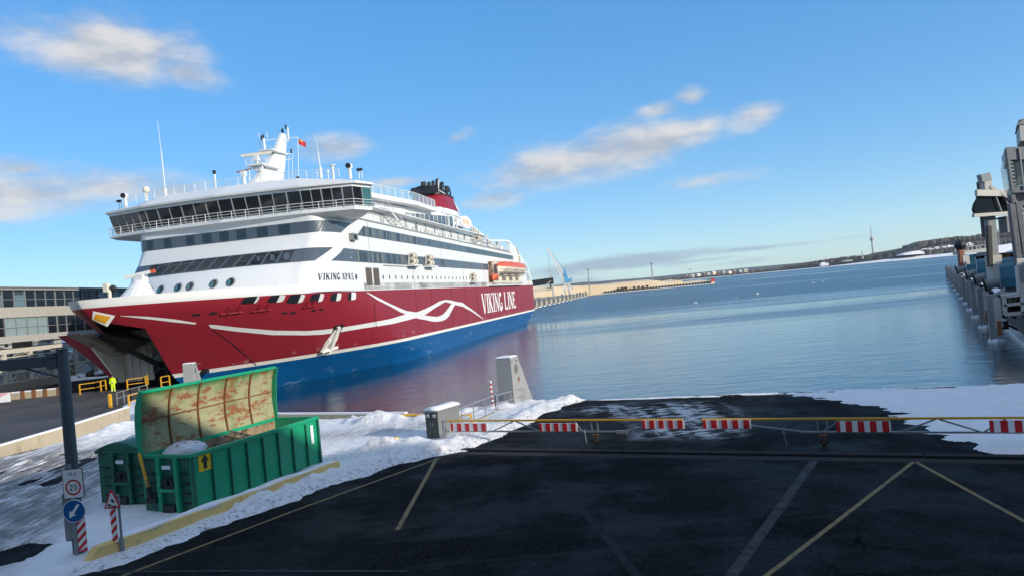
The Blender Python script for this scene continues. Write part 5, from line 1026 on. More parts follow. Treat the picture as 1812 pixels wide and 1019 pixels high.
# ------------------------------------------------------------------ swing gates across the ramp
BD = Vector((.889, -.458, 0)); BRZ = math.atan2(BD.y, BD.x); B0 = Vector((-3.38, 32.52, GZ))
def panel(t, s0, s1, z0, z1, n=4):
    mb = MB(); mb.box(((s0 + s1) / 2, -.05, (z0 + z1) / 2), (s1 - s0, .03, z1 - z0), 0); k = (s1 - s0) / (2 * n + .9); x = s0; first = True; i = 0
    while x < s1 - .02:
        w_ = k * (.6 if first else 1.05); mb.box((min(x + w_ / 2, s1 - w_ / 2), -.068, (z0 + z1) / 2), (w_, .012, z1 - z0 - .005), 1); x += w_ + k * .95; first = False
    mb.build('striped_panel', ['signwhite', 'red'], t)
def wheel(t, s):
    mb = MB(); mb.box((s, 0, .33), (.26, .12, .05), 1); mb.bar((s - .05, 0, .33), (s - .02, 0, .10), .03, .05, 1); mb.bar((s + .05, 0, .33), (s + .02, 0, .10), .03, .05, 1); mb.bar((s + .05, 0, .30), (s + .22, -.02, .42), .02, .02, 1); mb.tube((s, -.03, .11), (s, .03, .11), .11, 0, 16); mb.tube((s, -.034, .11), (s, .034, .11), .06, 1, 12)
    mb.build('castor_wheel', ['rubber', 'rust'], t)
t = thing('swing_gate', B0, BRZ, 'left swing gate with bright yellow top bar and sunlit red and white panels', 'gate')
mb = MB(); mb.box((5.2, 0, .905), (10.4, .07, .07), 0); mb.build('top_bar', 'yellow', t, bevel=.008)
mb = MB(); mb.box((4.2, 0, .45), (7.6, .06, .06), 0); mb.bar((8.0, 0, .45), (8.9, 0, .62), .06, .06); mb.bar((8.85, 0, .62), (10.3, 0, .72), .05, .05)
for a, b in ((2.15, 3.15), (3.9, 4.45)): pass
mb.bar((2.3, 0, .47), (3.3, 0, .87), .03, .05); mb.bar((4.45, 0, .47), (3.4, 0, .87), .03, .05); mb.bar((6.3, 0, .47), (6.05, 0, .87), .03, .05)
for s in (6.75, 7.0, .25, 8.9): mb.bar((s, 0, .45), (s, 0, .87), .04, .04)
mb.tube((6.5, -.06, .0), (6.45, -.06, .55), .018, 0, 6); mb.box((8.0, -.0, .44), (.45, .1, .12)); mb.build('lower_rail', 'galv', t)
panel(t, .25, 2.05, .47, .80, 4); panel(t, 4.5, 6.15, .47, .80, 4); panel(t, 8.85, 10.45, .58, .90, 4); wheel(t, 6.9)
t = thing('swing_gate', B0 + BD * 11.1, BRZ, 'right swing gate with duller yellow top bar and shaded red and white panels', 'gate')
mb = MB(); mb.box((6.55, 0, .905), (13.1, .07, .07), 0); mb.build('top_bar', 'yellow', t, bevel=.008)
mb = MB(); mb.box((7.7, 0, .45), (8.6, .06, .06), 0); mb.bar((1.7, 0, .68), (3.4, 0, .47), .05, .05)
mb.bar((6.5, 0, .47), (7.5, 0, .87), .03, .05); mb.bar((8.7, 0, .47), (7.6, 0, .87), .03, .05); mb.bar((4.1, 0, .47), (4.6, 0, .80), .03, .03); mb.bar((8.8, 0, .47), (9.4, 0, .87), .03, .05)
for s in (3.95, 4.25): mb.bar((s, 0, .45), (s, 0, .87), .04, .04)
mb.tube((2.9, -.06, .0), (2.8, -.06, .62), .018, 0, 6); mb.box((2.83, -.06, .5), (.08, .08, .22)); mb.build('lower_rail', 'galv', t)
panel(t, .05, 1.75, .58, .90, 4); panel(t, 4.55, 6.2, .47, .84, 4); panel(t, 8.95, 10.6, .47, .84, 4); wheel(t, 4.1)
t = thing('gate_post', B0 + Vector((-.12, .05, 0)), BRZ, 'galvanised gate post in the snow beside the dark cabinet', 'post')
mb = MB(); mb.box((-.02, 0, .45), (.12, .12, 1.0), 0); mb.box((.1, 0, .9), (.2, .09, .06), 0); mb.box((.1, 0, .45), (.2, .09, .06), 0); mb.box((-.1, -.1, .22), (.12, .06, .25), 0); mb.box((-.02, 0, .02), (.3, .3, .04), 0); mb.build('post', 'galv', t, bevel=.008)

# ------------------------------------------------------------------ cabinet, railings, towers, gauge pole
CD = Vector((.53, .848, 0)); CRZ = math.atan2(CD.y, CD.x)
t = thing('electrical_cabinet', (-3.78, 33.0, GZ), CRZ, 'dark green electrical cabinet with snow on its lid standing by the gate post', 'cabinet')
mb = MB(); mb.box((.8, .36, .62), (1.6, .72, 1.24), 0); mb.box((.8, .36, 1.27), (1.72, .84, .07), 0); mb.box((.8, .36, -.02), (1.66, .78, .1), 0); mb.build('cabinet_body', 'cabside', t, bevel=.012)
for y in (.185, .535):
    mb = MB(); mb.box((-.014, y, .62), (.028, .335, 1.14), 0); mb.box((-.035, y + (.12 if y < .3 else -.12), .7), (.02, .02, .12), 1); d_ = mb.build('cabinet_door', ['cabinet', 'galv'], t, bevel=.006)
    mb = MB(); mb.box((-.032, y, 1.08), (.006, .17, .13), 0); mb.box((-.036, y, 1.07), (.003, .13, .03), 1); mb.build('warning_label', ['signwhite', 'red'], d_)
mb = MB(); mb.loft([[(x, -.04 - .0, 1.305), (x, .76, 1.305), (x, .70, 1.40 + .015 * math.sin(x * 5)), (x, .36, 1.45), (x, .03, 1.40)] for x in np.linspace(-.05, 1.66, 9)]); mb.build('snow_cap', 'snowroof', t, smooth=True)
def quay_rail(pts, label, h=.92, m='galv', post=1.25, r=.026):
    p0 = Vector(pts[0]); t = thing('railing', p0, 0, label, 'railing'); q = [Vector(p) - p0 for p in pts]
    mb = MB()
    for a, b in zip(q, q[1:]):
        for f in (1, .55): mb.tube(a + Vector((0, 0, h * f)), b + Vector((0, 0, h * f)), r, 0, 8)
    mb.build('handrail', m, t)
    for a, b in zip(q, q[1:]):
        n = max(1, round((b - a).length / post))
        for k in range(n + 1):
            c = a.lerp(b, k / n); mb = MB(); mb.bar(c, c + Vector((0, 0, h)), r * 1.8, r * 1.8); mb.build('rail_post', m, t)
    return t
def g3(x, y): p = gr(x, y); return (p.x, p.y, GZ)
quay_rail([(-4.02, 33.5, GZ), (-1.42, 39.3, GZ), (-1.75, 40.2, GZ)], 'long galvanised railing running past the snow-capped cabinet to the quay edge')
quay_rail([(-1.32, 39.2, GZ), (.16, 41.2, GZ)], 'short galvanised railing in front of the grey concrete tower')
mb = MB(); lay([(-3.5, 33.9), (-1.35, 39.0), (.3, 41.3)], GZ, GZ + .14, .16, mb); tag(mb.build('quay_kerb', 'concrete'), 'narrow concrete kerb under the galvanised railings', 'kerb')
def tower(loc, rz, label, s=1.):
    t = thing('mooring_tower', loc, rz, label, 'tower')
    mb = MB(); b0 = [(0, 0), (2.55, 0), (2.55, .95), (0, .95)]; b1 = [(.02, .03), (1.05, .03), (1.05, .90), (.02, .90)]
    mb.loft([[(x, y, -.3) for x, y in b0], [(x, y, .1) for x, y in b0], [(x, y, 2.62) for x, y in b1], [(x - .0, y, 2.72) for x, y in [(.05, .06), (1.0, .06), (1.0, .87), (.05, .87)]]], 0); mb.build('tower_body', 'monument', t, bevel=.02)
    mb = MB(); mb.prism([(.62 + .20 * math.cos(2 * math.pi * i / 24), .018, 2.05 + .27 * math.sin(2 * math.pi * i / 24)) for i in range(24)], (0, -.02, 0), 0); mb.build('round_hatch', 'louvre', t)
    mb = MB(); mb.prism([(.86 + .11 * math.cos(2 * math.pi * i / 20), .012, 1.45 + .13 * math.sin(2 * math.pi * i / 20)) for i in range(20)], (0, -.02, 0), 0); mb.build('round_plate', 'brick', t)
    mb = MB(); mb.box((.72, -.0, 2.5), (.07, .03, .07), 0); mb.box((.1, .01, 2.5), (.05, .02, .05), 0); mb.build('bolt', 'black', t)
    mb = MB(); mb.loft([[(.0, .03, 2.72), (1.04, .03, 2.72), (1.04, .9, 2.72), (.0, .9, 2.72)], [(.06, .1, 2.78), (.98, .1, 2.77), (.98, .84, 2.78), (.06, .84, 2.79)]]); mb.build('snow_cap', 'snowroof', t)
    return t
TD = Vector((.40, .917, 0)); TRZ = math.atan2(TD.y, TD.x)
tower((-.42, 40.25, GZ), TRZ, 'grey tapered concrete tower with a round hatch standing at the quay edge behind the gate')
tower((-29.0, 66.6, GZ - .1), TRZ + .5, 'grey tapered concrete tower peeping out above the raised rusty lid')
PG = gr(873, 727); t = thing('gauge_pole', (PG.x, PG.y, GZ), 0, 'slim red and white banded pole beside the long galvanised railing', 'pole')
mb = MB()
for i in range(13): mb.tube((0, 0, i * .125), (0, 0, i * .125 + .124), .05, i % 2, 10)
mb.build('pole', ['signwhite', 'red'], t)
def yrail(pts, label, h=.45):
    p0 = Vector(pts[0]); t = thing('yellow_railing', p0, 0, label, 'railing'); q = [Vector(p) - p0 for p in pts]; mb = MB()
    for a, b in zip(q, q[1:]):
        mb.tube(a + Vector((0, 0, h)), b + Vector((0, 0, h)), .06 if h < .6 else .04, 0, 8)
        if h > .6: mb.tube(a + Vector((0, 0, h * .5)), b + Vector((0, 0, h * .5)), .035, 0, 8)
    mb.build('handrail', 'yellow', t)
    for a, b in zip(q, q[1:]):
        n = max(1, round((b - a).length / 1.6))
        for k in range(n + 1): c = a.lerp(b, k / n); mb = MB(); mb.box((c.x, c.y, h / 2), (.10, .10, h)); mb.build('rail_post', 'yellow', t)
    return t
yrail([g3(706, 745), g3(748, 744)], 'low yellow tube rail on the quay edge left of the cabinet', .32)
yrail([g3(816, 746), g3(834, 744)], 'low yellow tube rail in the snow right of the cabinet', .32)
yrail([g3(142, 698), g3(170, 694), g3(188, 689)], 'yellow safety railing left of the worker in yellow', 1.05)
yrail([g3(226, 689), g3(255, 685), g3(262, 680)], 'yellow safety railing right of the worker in yellow', 1.05)
yrail([g3(286, 687), g3(301, 684)], 'short yellow railing under the open bow of the ferry', 1.15)
yrail([g3(229, 722), g3(250, 716)], 'yellow railing on the end of the long concrete wall', 1.0)
t = thing('bollard_post', g3(196, 721), 0, 'square yellow post standing alone at the top of the concrete wall', 'post'); mb = MB(); mb.box((0, 0, .55), (.22, .22, 1.1)); mb.box((0, 0, 1.12), (.16, .16, .05)); mb.build('post', 'yellow', t, bevel=.02)
quay_rail([g3(208, 717), g3(232, 709), g3(262, 701)], 'grey steel railing in the snow behind the lone yellow post', 1.05, 'steelgrey', 1.5, .035)

# ------------------------------------------------------------------ worker
PS = gr(201, 695); ptop = thing('person', (PS.x, PS.y, GZ), R(12), 'person in fluorescent yellow jacket and trousers and dark hat seen from behind', 'person')
def skin_mesh(name, nodes, edges, m, parent, lvl=2, root=0):
    me = bpy.data.meshes.new(name); me.from_pydata([n[0] for n in nodes], edges, []); me.materials.append(M[m]); o = bpy.data.objects.new(name, me); col.objects.link(o); o.parent = parent
    s_ = o.modifiers.new('skin', 'SKIN'); s_.use_smooth_shade = True
    for i, n in enumerate(nodes):
        v = me.skin_vertices[0].data[i]; v.radius = n[1] if isinstance(n[1], tuple) else (n[1], n[1]); v.use_root = (i == root)
    d = o.modifiers.new('sub', 'SUBSURF'); d.levels = lvl; d.render_levels = lvl; return o
N_ = [((0, 0, .98), (.17, .13)), ((0, .0, 1.18), (.17, .125)), ((0, .0, 1.38), (.19, .13)), ((0, 0, 1.50), .075), ((0, -.01, 1.58), .062),
      ((.2, 0, 1.42), .085), ((.27, .0, 1.16), .066), ((.26, -.06, .92), .05), ((-.2, 0, 1.42), .085), ((-.27, .02, 1.16), .066), ((-.24, -.08, .93), .05),
      ((.10, 0, .86), .115), ((.11, -.01, .50), .085), ((.12, .02, .12), .07), ((-.10, 0, .86), .115), ((-.12, .02, .50), .085), ((-.14, .05, .12), .07)]
E_ = [(0, 1), (1, 2), (2, 3), (3, 4), (2, 5), (5, 6), (6, 7), (2, 8), (8, 9), (9, 10), (0, 11), (11, 12), (12, 13), (0, 14), (14, 15), (15, 16)]
skin_mesh('body', N_, E_, 'hivis', ptop)
mb = MB(); mb.ball((0, -.01, 1.68), (.085, .10, .125), 0, 14, 10); mb.ball((0, .10, 1.665), (.018, .02, .025), 0, 6, 5); mb.ball((.088, 0, 1.67), (.015, .025, .035), 0, 6, 5); mb.ball((-.088, 0, 1.67), (.015, .025, .035), 0, 6, 5); mb.build('head', 'skin', ptop, smooth=True)
mb = MB(); mb.ball((0, -.015, 1.735), (.102, .115, .095), 0, 14, 8); mb.tube((0, -.01, 1.68), (0, -.01, 1.73), .104, 0, 14); mb.build('hat', 'ink', ptop, smooth=True)
for s_ in (1, -1):
    hx, hy, hz = (.26, -.06, .86) if s_ > 0 else (-.24, -.08, .87)
    HN = [((hx, hy, hz + .03), .035), ((hx, hy, hz - .04), (.02, .04))] ; HE = [(0, 1)]
    for k, (dy, ln) in enumerate(((-.03, .065), (-.01, .075), (.01, .07), (.03, .055))):
        i0 = len(HN); HN += [((hx, hy + dy, hz - .06), .011), ((hx - s_ * .01, hy + dy, hz - .06 - ln * .5), .010), ((hx - s_ * .03, hy + dy, hz - .06 - ln), .008)]; HE += [(1, i0), (i0, i0 + 1), (i0 + 1, i0 + 2)]
    i0 = len(HN); HN += [((hx - s_ * .01, hy + .045, hz - .01), .012), ((hx - s_ * .02, hy + .065, hz - .05), .009)]; HE += [(0, i0), (i0, i0 + 1)]
    skin_mesh('hand', HN, HE, 'ink', ptop, 1)
    bx = .12 if s_ > 0 else -.14; by = .02 if s_ > 0 else .05
    mb = MB(); mb.loft([[(bx + .055 * x, by + .04 + y, z) for x, y in ((-1, -.10), (1, -.10), (1, .14), (0, .18), (-1, .14))] for z in (.0, .06)] + [[(bx + .05 * x, by + .0 + y, .16) for x, y in ((-1, -.07), (1, -.07), (1, .06), (0, .08), (-1, .06))]]); mb.build('boot', 'ink', ptop, bevel=.015)
mb = MB()
for s_ in (.115, -.135):
    for z in (.22, .34): mb.tube((s_, .03, z), (s_, .03, z + .05), .088, 0, 14)
mb.tube((0, 0, 1.08), (0, 0, 1.13), .188, 0, 18); mb.v = [(x, y * (.78 if z > .6 else 1), z) for x, y, z in mb.v]; mb.build('reflective_tape', 'hivistape', ptop)
mb = MB(); mb.tube((0, 0, 1.00), (0, 0, 1.06), .187, 0, 18); mb.v = [(x, y * .78, z) for x, y, z in mb.v]; mb.build('belt', 'ink', ptop)

# ------------------------------------------------------------------ terminal gallery on the left
GO = Vector((-62.9, 70, 0)); GRZ = math.atan2(1, .022)       # local x runs away from the camera, y to the left (landward)
t = thing('terminal_gallery', GO, GRZ, 'two-storey glazed passenger gallery on cream steel legs behind the ferry bow', 'building')
GLn = 96
mb = MB(); mb.box((GLn / 2, 3.2, 15.45), (GLn, 7.2, .3), 1); mb.box((GLn / 2, 3.2, 15.66), (GLn + .4, 7.6, .1), 1)
mb.box((GLn / 2, .0, 12.52), (GLn, .5, 1.30), 0); mb.box((GLn / 2, 6.4, 12.52), (GLn, .5, 1.30), 0); mb.box((GLn / 2, 3.2, 12.5), (GLn, 5.8, .3), 0)
mb.box((GLn / 2, 0, 9.2), (GLn, .6, .8), 0); mb.box((GLn / 2, 6.4, 9.2), (GLn, .6, .8), 0); mb.box((GLn / 2, 3.2, 9.1), (GLn, 5.8, .4), 0); mb.build('gallery_shell', ['gallery', 'roofgrey'], t)
mb = MB()
for k in range(9): mb.box((GLn / 2, -.27, 11.98 + k * .14), (GLn, .03, .045))
mb.build('cladding_rib', 'galsteel', t)
random.seed(11)
for fl, (z0, z1) in enumerate(((9.6, 11.86), (13.17, 15.3))):
    x = 1.0; i = 0
    while x < GLn - 2.4 and i < 50:
        if fl == 1: m_ = 'seeglass' if 14 < x < 26 and i % 2 else ('galpane' if 41 < x < 47 else 'glass')
        else: m_ = 'galpane' if 20.5 < x < 28 else 'glass'
        q = MB(); q.box((x + 1.02, -.02, (z0 + z1) / 2), (1.94, .03, z1 - z0)); q.build('window', m_, t); x += 2.04; i += 1
    mb = MB(); x = 1.0
    while x < GLn: mb.box((x, -.08, (z0 + z1) / 2), (.11 if round(x / 2.04) % 3 else .22, .14, z1 - z0), 0); x += 2.04
    mb.box((GLn / 2, -.07, (z0 + z1) / 2 - .1), (GLn, .10, .07), 0); mb.build('window_frame', 'paleshade', t)
    mb = MB(); mb.box((GLn / 2, 6.3, (z0 + z1) / 2), (GLn, .05, z1 - z0)); mb.build('rear_glazing', 'seeglass', t)
mb = MB()
for y in (.2, 6.2):
    mb.box((GLn / 2, y, 7.75), (GLn, .35, .55)); mb.box((GLn / 2, y, 7.0), (GLn, .12, .12)); mb.box((GLn / 2, y, 5.1), (GLn, .25, .28))
    x = 2
    while x < GLn - 6:
        mb.box((x, y, 5.4), (.42, .42, 5.0)); mb.bar((x, y, 7.0), (x + 2.4, y, 5.2), .14, .14); mb.bar((x + 4.8, y, 7.0), (x + 2.4, y, 5.2), .14, .14); mb.bar((x, y, 3.4), (x + 2.4, y, 5.0), .14, .14); mb.bar((x + 4.8, y, 3.4), (x + 2.4, y, 5.0), .14, .14); x += 4.8
mb.build('support_truss', 'galsteel', t)
for x in (12, 29, 46, 63, 80):
    mb = MB(); mb.box((x, 3.2, 6.0), (1.7, 1.6, 6.4)); mb.build('column', 'gallery', t, bevel=.05)
mb = MB()
for i in range(24): mb.bar((i * 4, -.35, 8.45 + .1 * (i % 3)), (i * 4 + 4, -.35, 8.45 + .1 * ((i + 1) % 3)), .1, .1); mb.box((i * 4 + 1, -.4, 8.5), (.3, .25, .35))
mb.build('cable_run', 'ink', t)
def wpt(x, y, z): return GO + Matrix.Rotation(GRZ, 3, 'Z') @ Vector((x, y, z))
mb = MB(); mb.loft([[tuple(wpt(x, y, z)) for x, y, z in ((17, -.9, 2.8), (17, 1.2, 2.8), (17, 1.2, 3.95), (17, -.9, 3.95))], [tuple(wpt(x, y, z)) for x, y, z in ((31, -.9, 2.8), (31, 1.2, 2.8), (31, 1.2, 3.95), (31, -.9, 3.95))]]); tag(mb.build('concrete_plinth', 'concrete', bevel=.05), 'stained concrete plinth under the legs of the terminal gallery', 'plinth')
mb = MB()
for i in range(26): p = wpt(31.5 + random.random() * 9, -1.2 + random.random() * 2.4, 2.9); mb.ball((p.x, p.y, p.z + .15), (.3 + random.random() * .7, .3 + random.random() * .6, .25 + random.random() * .45), 1 if random.random() < .45 else 0, 7, 5)
tag(mb.build('rubble_heap', ['barkpile', 'snowroof']), 'snowy rubble heap beside the gallery plinth', 'rubble', kind='stuff')
p = wpt(36, 2.5, 2.9); t = thing('water_tank', p, 0, 'squat grey tank standing behind the rubble under the terminal gallery', 'tank'); mb = MB(); mb.tube((0, 0, 0), (0, 0, 2.6), 1.5, 0, 12); mb.tube((0, 0, 2.6), (0, 0, 3.1), 1.75, 1, 12, 1.2); mb.build('tank_body', ['concrete', 'snowroof'], t)
t = thing('warehouse', (-100, 118, GZ), R(88), 'low beige warehouse seen under the terminal gallery', 'building'); mb = MB(); mb.box((0, 0, 2.9), (70, 12, 5.8), 0); mb.box((0, 0, 5.9), (70.6, 12.6, .3), 1); mb.build('wall', ['gallery', 'snowroof'], t)
for x in range(-30, 31, 10): q = MB(); q.box((x, -6.03, 3.4), (1.6, .08, 1.2)); q.build('window', 'glass', t)
mb = MB(); mb.box((0, -.4 - 0, .25), (60, .5, .5)); o = mb.build('snow_bank', 'snow', loc=(-72, 92, GZ)); o.rotation_euler = (0, 0, R(70)); tag(o, 'long snow bank along the road under the terminal gallery', 'snow', kind='stuff')
a_, b_ = gr(-30, 712), gr(112, 698); mb = MB(); lay([a_, (a_ + b_) / 2, b_], GZ, GZ + .7, .5, mb, 0); tb = tag(mb.build('road_barrier', 'concrete', bevel=.04), 'low snow-topped concrete barrier with rusty brackets by the far road', 'barrier')
mb = MB()
for k in (.35, .52, .66, .8, .97): p = a_.lerp(b_, k); mb.bar((p.x, p.y - .3, GZ), (p.x, p.y - .28, GZ + .85), .35, .12)
mb.build('rusty_bracket', 'rust', tb)
mb = MB(); lay([a_, (a_ + b_) / 2, b_], GZ + .68, GZ + .80, .4, mb, 0); mb.build('snow_cap', 'snowroof', tb)
p = gr(4, 716); t = thing('road_sign', (p.x, p.y - .5, GZ), 0, 'low red and white striped board at the end of the far concrete barrier', 'sign'); mb = MB(); hazard(mb, 0, 2.4, .3, .9, 0, n=2); mb.tube((-.8, .05, 0), (-.8, .05, .9), .05); mb.build('striped_board', ['signwhite', 'red'], t)

# ------------------------------------------------------------------ right-hand quay: fender piles, winches under tarpaulins, gangway towers
def fender(t_, k=.88, label='', lit=0):
    p = pier(t_, 0); t = thing('fender_pile', (p.x, p.y, 0), math.atan2(PD.y, PD.x), label, 'fender', 'steel fender piles along the right-hand quay')
    h = 5.3 * k
    mb = MB(); mb.box((-.25, .25, h / 2 - .5), (.28, .95, h + 1), 0); mb.box((.35, .25, h / 2 - .5), (.28, .95, h + 1), 0); mb.box((.05, .62, h / 2), (1.0, .12, h), 0); mb.build('pile', 'paleshade', t, bevel=.02)
    mb = MB(); mb.box((-.42, -.12, h * .62), (.10, .62, h * .62), 0); mb.box((-.46, -.12, h * .3), (.06, .40, h * .3), 1); mb.build('fender_panel', ['pale', 'rust'], t, bevel=.02)
    mb = MB()
    for z in (1.6, 2.7, 3.8): mb.tube((.05, -.9, z), (.05, -.2, z), .42, 0, 12); mb.tube((.05, -1.6, z - .5), (.05, -.9, z), .12, 0, 6)
    mb.tube((-.3, -1.5, 4.4 * k), (-.2, -.3, 3.2), .05, 0, 5); mb.tube((-.3, -1.2, 3.2), (-.25, -.3, 2.2), .05, 0, 5); mb.build('rubber_buffer', 'rubber', t)
    mb = MB(); mb.box((.05, -.6, h + .06), (.9, 1.3, .14)); mb.bar((-.3, -.2, h + .1), (-.3, -.9, h + .5), .12, .12); mb.bar((.3, -.2, h + .1), (.3, -.9, h + .5), .12, .12); mb.build('pile_cap', 'galv', t)
    mb = MB(); n = 12; mb.loft([[(.05 + r * math.cos(2 * math.pi * i / n) * (1 + .12 * math.sin(i * 2.3)), .2 + r * .9 * math.sin(2 * math.pi * i / n) * (1 + .12 * math.cos(i * 3.1)), z) for i in range(n)] for r, z in ((.85, -.2), (.82, .12), (.66, .3), (.58, .36))]); mb.build('ice_collar', 'ice', t)
    return t
f0 = fender(-2.5, .88, 'nearest fender pile with cream front panel and wide ice collar, right of the water')
FT = [14.0, 31, 47, 64, 82, 102, 124, 150, 180, 214]
FL = ['second nearest fender pile on the right-hand quay', 'third nearest fender pile on the right-hand quay', 'fourth nearest fender pile on the right-hand quay', 'fifth nearest fender pile on the right-hand quay', 'sixth nearest fender pile on the right-hand quay', 'seventh nearest fender pile on the right-hand quay', 'fourth fender pile from the far end of the right-hand quay', 'third fender pile from the far end of the right-hand quay', 'second last fender pile before the end of the right-hand quay', 'last fender pile at the far end of the right-hand quay']
for i, (t_, lb) in enumerate(zip(FT, FL)):
    c = copy_tree(f0); p = pier(t_, 0); c.location = (p.x, p.y, 0); c['label'] = lb; c.scale = (1, 1, 1 + .05 * math.sin(i * 2.1) + .06 * (i > 4))
mb = MB(); lay([pier(-40, 2.0), pier(264, 2.0)], -.2, .38, 1.0, mb); o = mb.build('ice_shelf', 'ice'); tag(o, 'ledge of ice along the foot of the right-hand quay wall', 'ice', kind='stuff')
def pm(t_, n_, z=0): p = pier(t_, n_); return Vector((p.x, p.y, z))
PRZ = math.atan2(PD.y, PD.x)
mb = MB(); o = mb; lay([pier(-40, 3.1), pier(240, 3.1)], GZ, GZ + .06, 1.2, mb); tag(mb.build('snow_strip', 'snow'), 'snow strip along the edge of the right-hand quay', 'snow', kind='stuff')
def tarp(t_, s, label):
    p = pier(t_, 2.4); t = thing('winch_cover', (p.x, p.y, GZ + .55), PRZ, label, 'winch', 'winches under teal tarpaulins on the right-hand quay')
    mb = MB(); rings = []
    for y in (.8, .2, -1.2, -2.8, -4.0):
        k = 1 - .06 * abs(y + 1.2); rings.append([(x * k * s, y * s, 1.0 * s + z * s * k + .05 * math.sin(x * 5 + y * 3)) for x, z in ((-1.15, 0), (-1.2, .9), (-.75, 1.95), (0, 2.25), (.75, 1.95), (1.2, .9), (1.15, 0))])
    mb.loft(rings); mb.build('tarpaulin', 'teal', t)
    mb = MB(); q = [(x * s, .84 * s, 1.0 * s + z * s) for x, z in ((-1.15, 0), (-1.2, .9), (-.75, 1.95), (0, 2.25), (.75, 1.95))]
    for a, b in zip(q, q[1:]): mb.bar(a, b, .09, .09, 0)
    for x in (-1, 1):
        for y in (.6, -3.6): mb.box((x * s, y * s, .5 * s - .37), (.18, .18, 1.0 * s + .74), 0)
    mb.box((-1.05 * s, -1.5 * s, 1.9 * s), (.1, .6, .5), 1); mb.build('frame', ['galv', 'signwhite'], t)
    mb = MB(); mb.tube((0, .9 * s, 1.5 * s), (0, 1.9 * s, 1.3 * s), .45 * s, 0, 12); mb.tube((0, 1.85 * s, 1.35 * s), (0, 2.0 * s, 1.32 * s), .62 * s, 1, 12); mb.build('hydraulic_drum', ['paleshade', 'rubber'], t)
    return t
tarp(10, 1.3, 'nearest winch under a teal tarpaulin, beside the tall pale pillar'); tarp(30, 1.35, 'second winch under a teal tarpaulin on the right-hand quay'); tarp(53, 1.4, 'third winch under a teal tarpaulin on the right-hand quay'); tarp(88, 1.6, 'farthest winch under a teal tarpaulin, beside the red post')
quay_rail([pm(3, 3.4, GZ), pm(12, 3.4, GZ)], 'grey railing in front of the nearest teal tarpaulin', 1.1, 'galv', 1.6, .035)
# gangway tower with cabin
def P(x, y, Y): return at(x, y, Y)
Y1 = 92
t = thing('gangway_tower', P(1763, 500, Y1) * 1, 0, 'tall pale pillar carrying a dark boarding cabin on the right-hand quay', 'gangway'); og = t.location.copy()
def L_(x, y, Y): return at(x, y, Y) - og
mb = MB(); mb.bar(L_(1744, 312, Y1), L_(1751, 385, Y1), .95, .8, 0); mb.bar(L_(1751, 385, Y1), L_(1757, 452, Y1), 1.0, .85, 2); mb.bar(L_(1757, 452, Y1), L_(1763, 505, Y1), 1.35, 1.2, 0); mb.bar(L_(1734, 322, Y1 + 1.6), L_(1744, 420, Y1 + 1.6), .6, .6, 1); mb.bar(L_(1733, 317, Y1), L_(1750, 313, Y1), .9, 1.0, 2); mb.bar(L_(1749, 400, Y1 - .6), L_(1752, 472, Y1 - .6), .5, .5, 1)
mb.build('pillar', ['pale', 'black', 'paleshade'], t, bevel=.04)  # duller middle length of the pillar has its shade put into the colour
mb = MB(); mb.bar(L_(1727, 342, Y1 - 1.8), L_(1815, 343, Y1 - .4), .4, .75, 0); mb.bar(L_(1722, 382, Y1 - 1.8), L_(1818, 375, Y1 - .4), .4, .4, 0); mb.bar(L_(1732, 336, Y1 - 1), L_(1726, 384, Y1 - 1), .3, .3, 1); mb.bar(L_(1752, 331, Y1 - 1.2), L_(1803, 362, Y1 - 1.2), .35, .35, 0); mb.bar(L_(1735, 383, Y1), L_(1748, 390, Y1), .2, .2, 1); mb.bar(L_(1748, 390, Y1), L_(1775, 386, Y1), .2, .2, 1); mb.box(L_(1786, 397, Y1), (1.6, 1.6, 2.0), 1); mb.build('cabin_beam', ['pale', 'paleshade'], t)
mb = MB(); c0 = [L_(1728, 346, Y1 - 1.5), L_(1812, 345, Y1 - .0), L_(1812, 345, Y1 + 5), L_(1730, 346, Y1 + 4)]; c1 = [L_(1723, 380, Y1 - 1.5), L_(1815, 372, Y1 - .0), L_(1815, 372, Y1 + 5), L_(1725, 380, Y1 + 4)]; mb.loft([c1, c0]); mb.prism([L_(1727, 352, Y1 - 1.4), L_(1723, 380, Y1 - 1.4), L_(1719, 372, Y1 - 1.4), L_(1721, 362, Y1 - 1.4)], (2.5, 4, 0)); mb.build('cabin', 'glass', t)
mb = MB()
for x in (1762, 1778, 1794): mb.bar(L_(x, 348, Y1 - 1.2), L_(x + 10, 374, Y1 - 1.0), .12, .12)
mb.build('cabin_brace', 'paleshade', t)
Y2 = 72
t = thing('boarding_bridge', P(1815, 520, Y2), 0, 'big grey glazed boarding bridge pod at the right edge above a lattice leg', 'gangway'); og = t.location.copy()
def pod(x0, y0, x1, y1, Y, D, mb, mi, sl=6):
    e = Vector((.61 * D, D, 0)); lo = [L_(x0 + sl, y1, Y), L_(x1 + sl, y1 - 4, Y)]; hi = [L_(x0, y0, Y), L_(x1, y0 - 4, Y)]
    mb.loft([[lo[0], lo[1], lo[1] + e, lo[0] + e], [hi[0], hi[1], hi[1] + e, hi[0] + e]], mi)
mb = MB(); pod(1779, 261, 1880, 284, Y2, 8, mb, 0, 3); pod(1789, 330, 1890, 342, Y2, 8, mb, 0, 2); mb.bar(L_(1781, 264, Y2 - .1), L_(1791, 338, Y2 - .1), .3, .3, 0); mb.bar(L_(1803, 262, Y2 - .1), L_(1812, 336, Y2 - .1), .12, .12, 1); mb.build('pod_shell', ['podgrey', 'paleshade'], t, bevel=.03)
mb = MB(); pod(1776, 283, 1885, 331, Y2 + .3, 7.2, mb, 0, 8); mb.build('pod_glazing', 'seeglass', t)
mb = MB()
for i in range(7): mb.bar(L_(1786 + i * .9, 288 + i * 6.4, Y2), L_(1792 + i * .9, 288 + i * 6.4, Y2), .07, .07, 0)
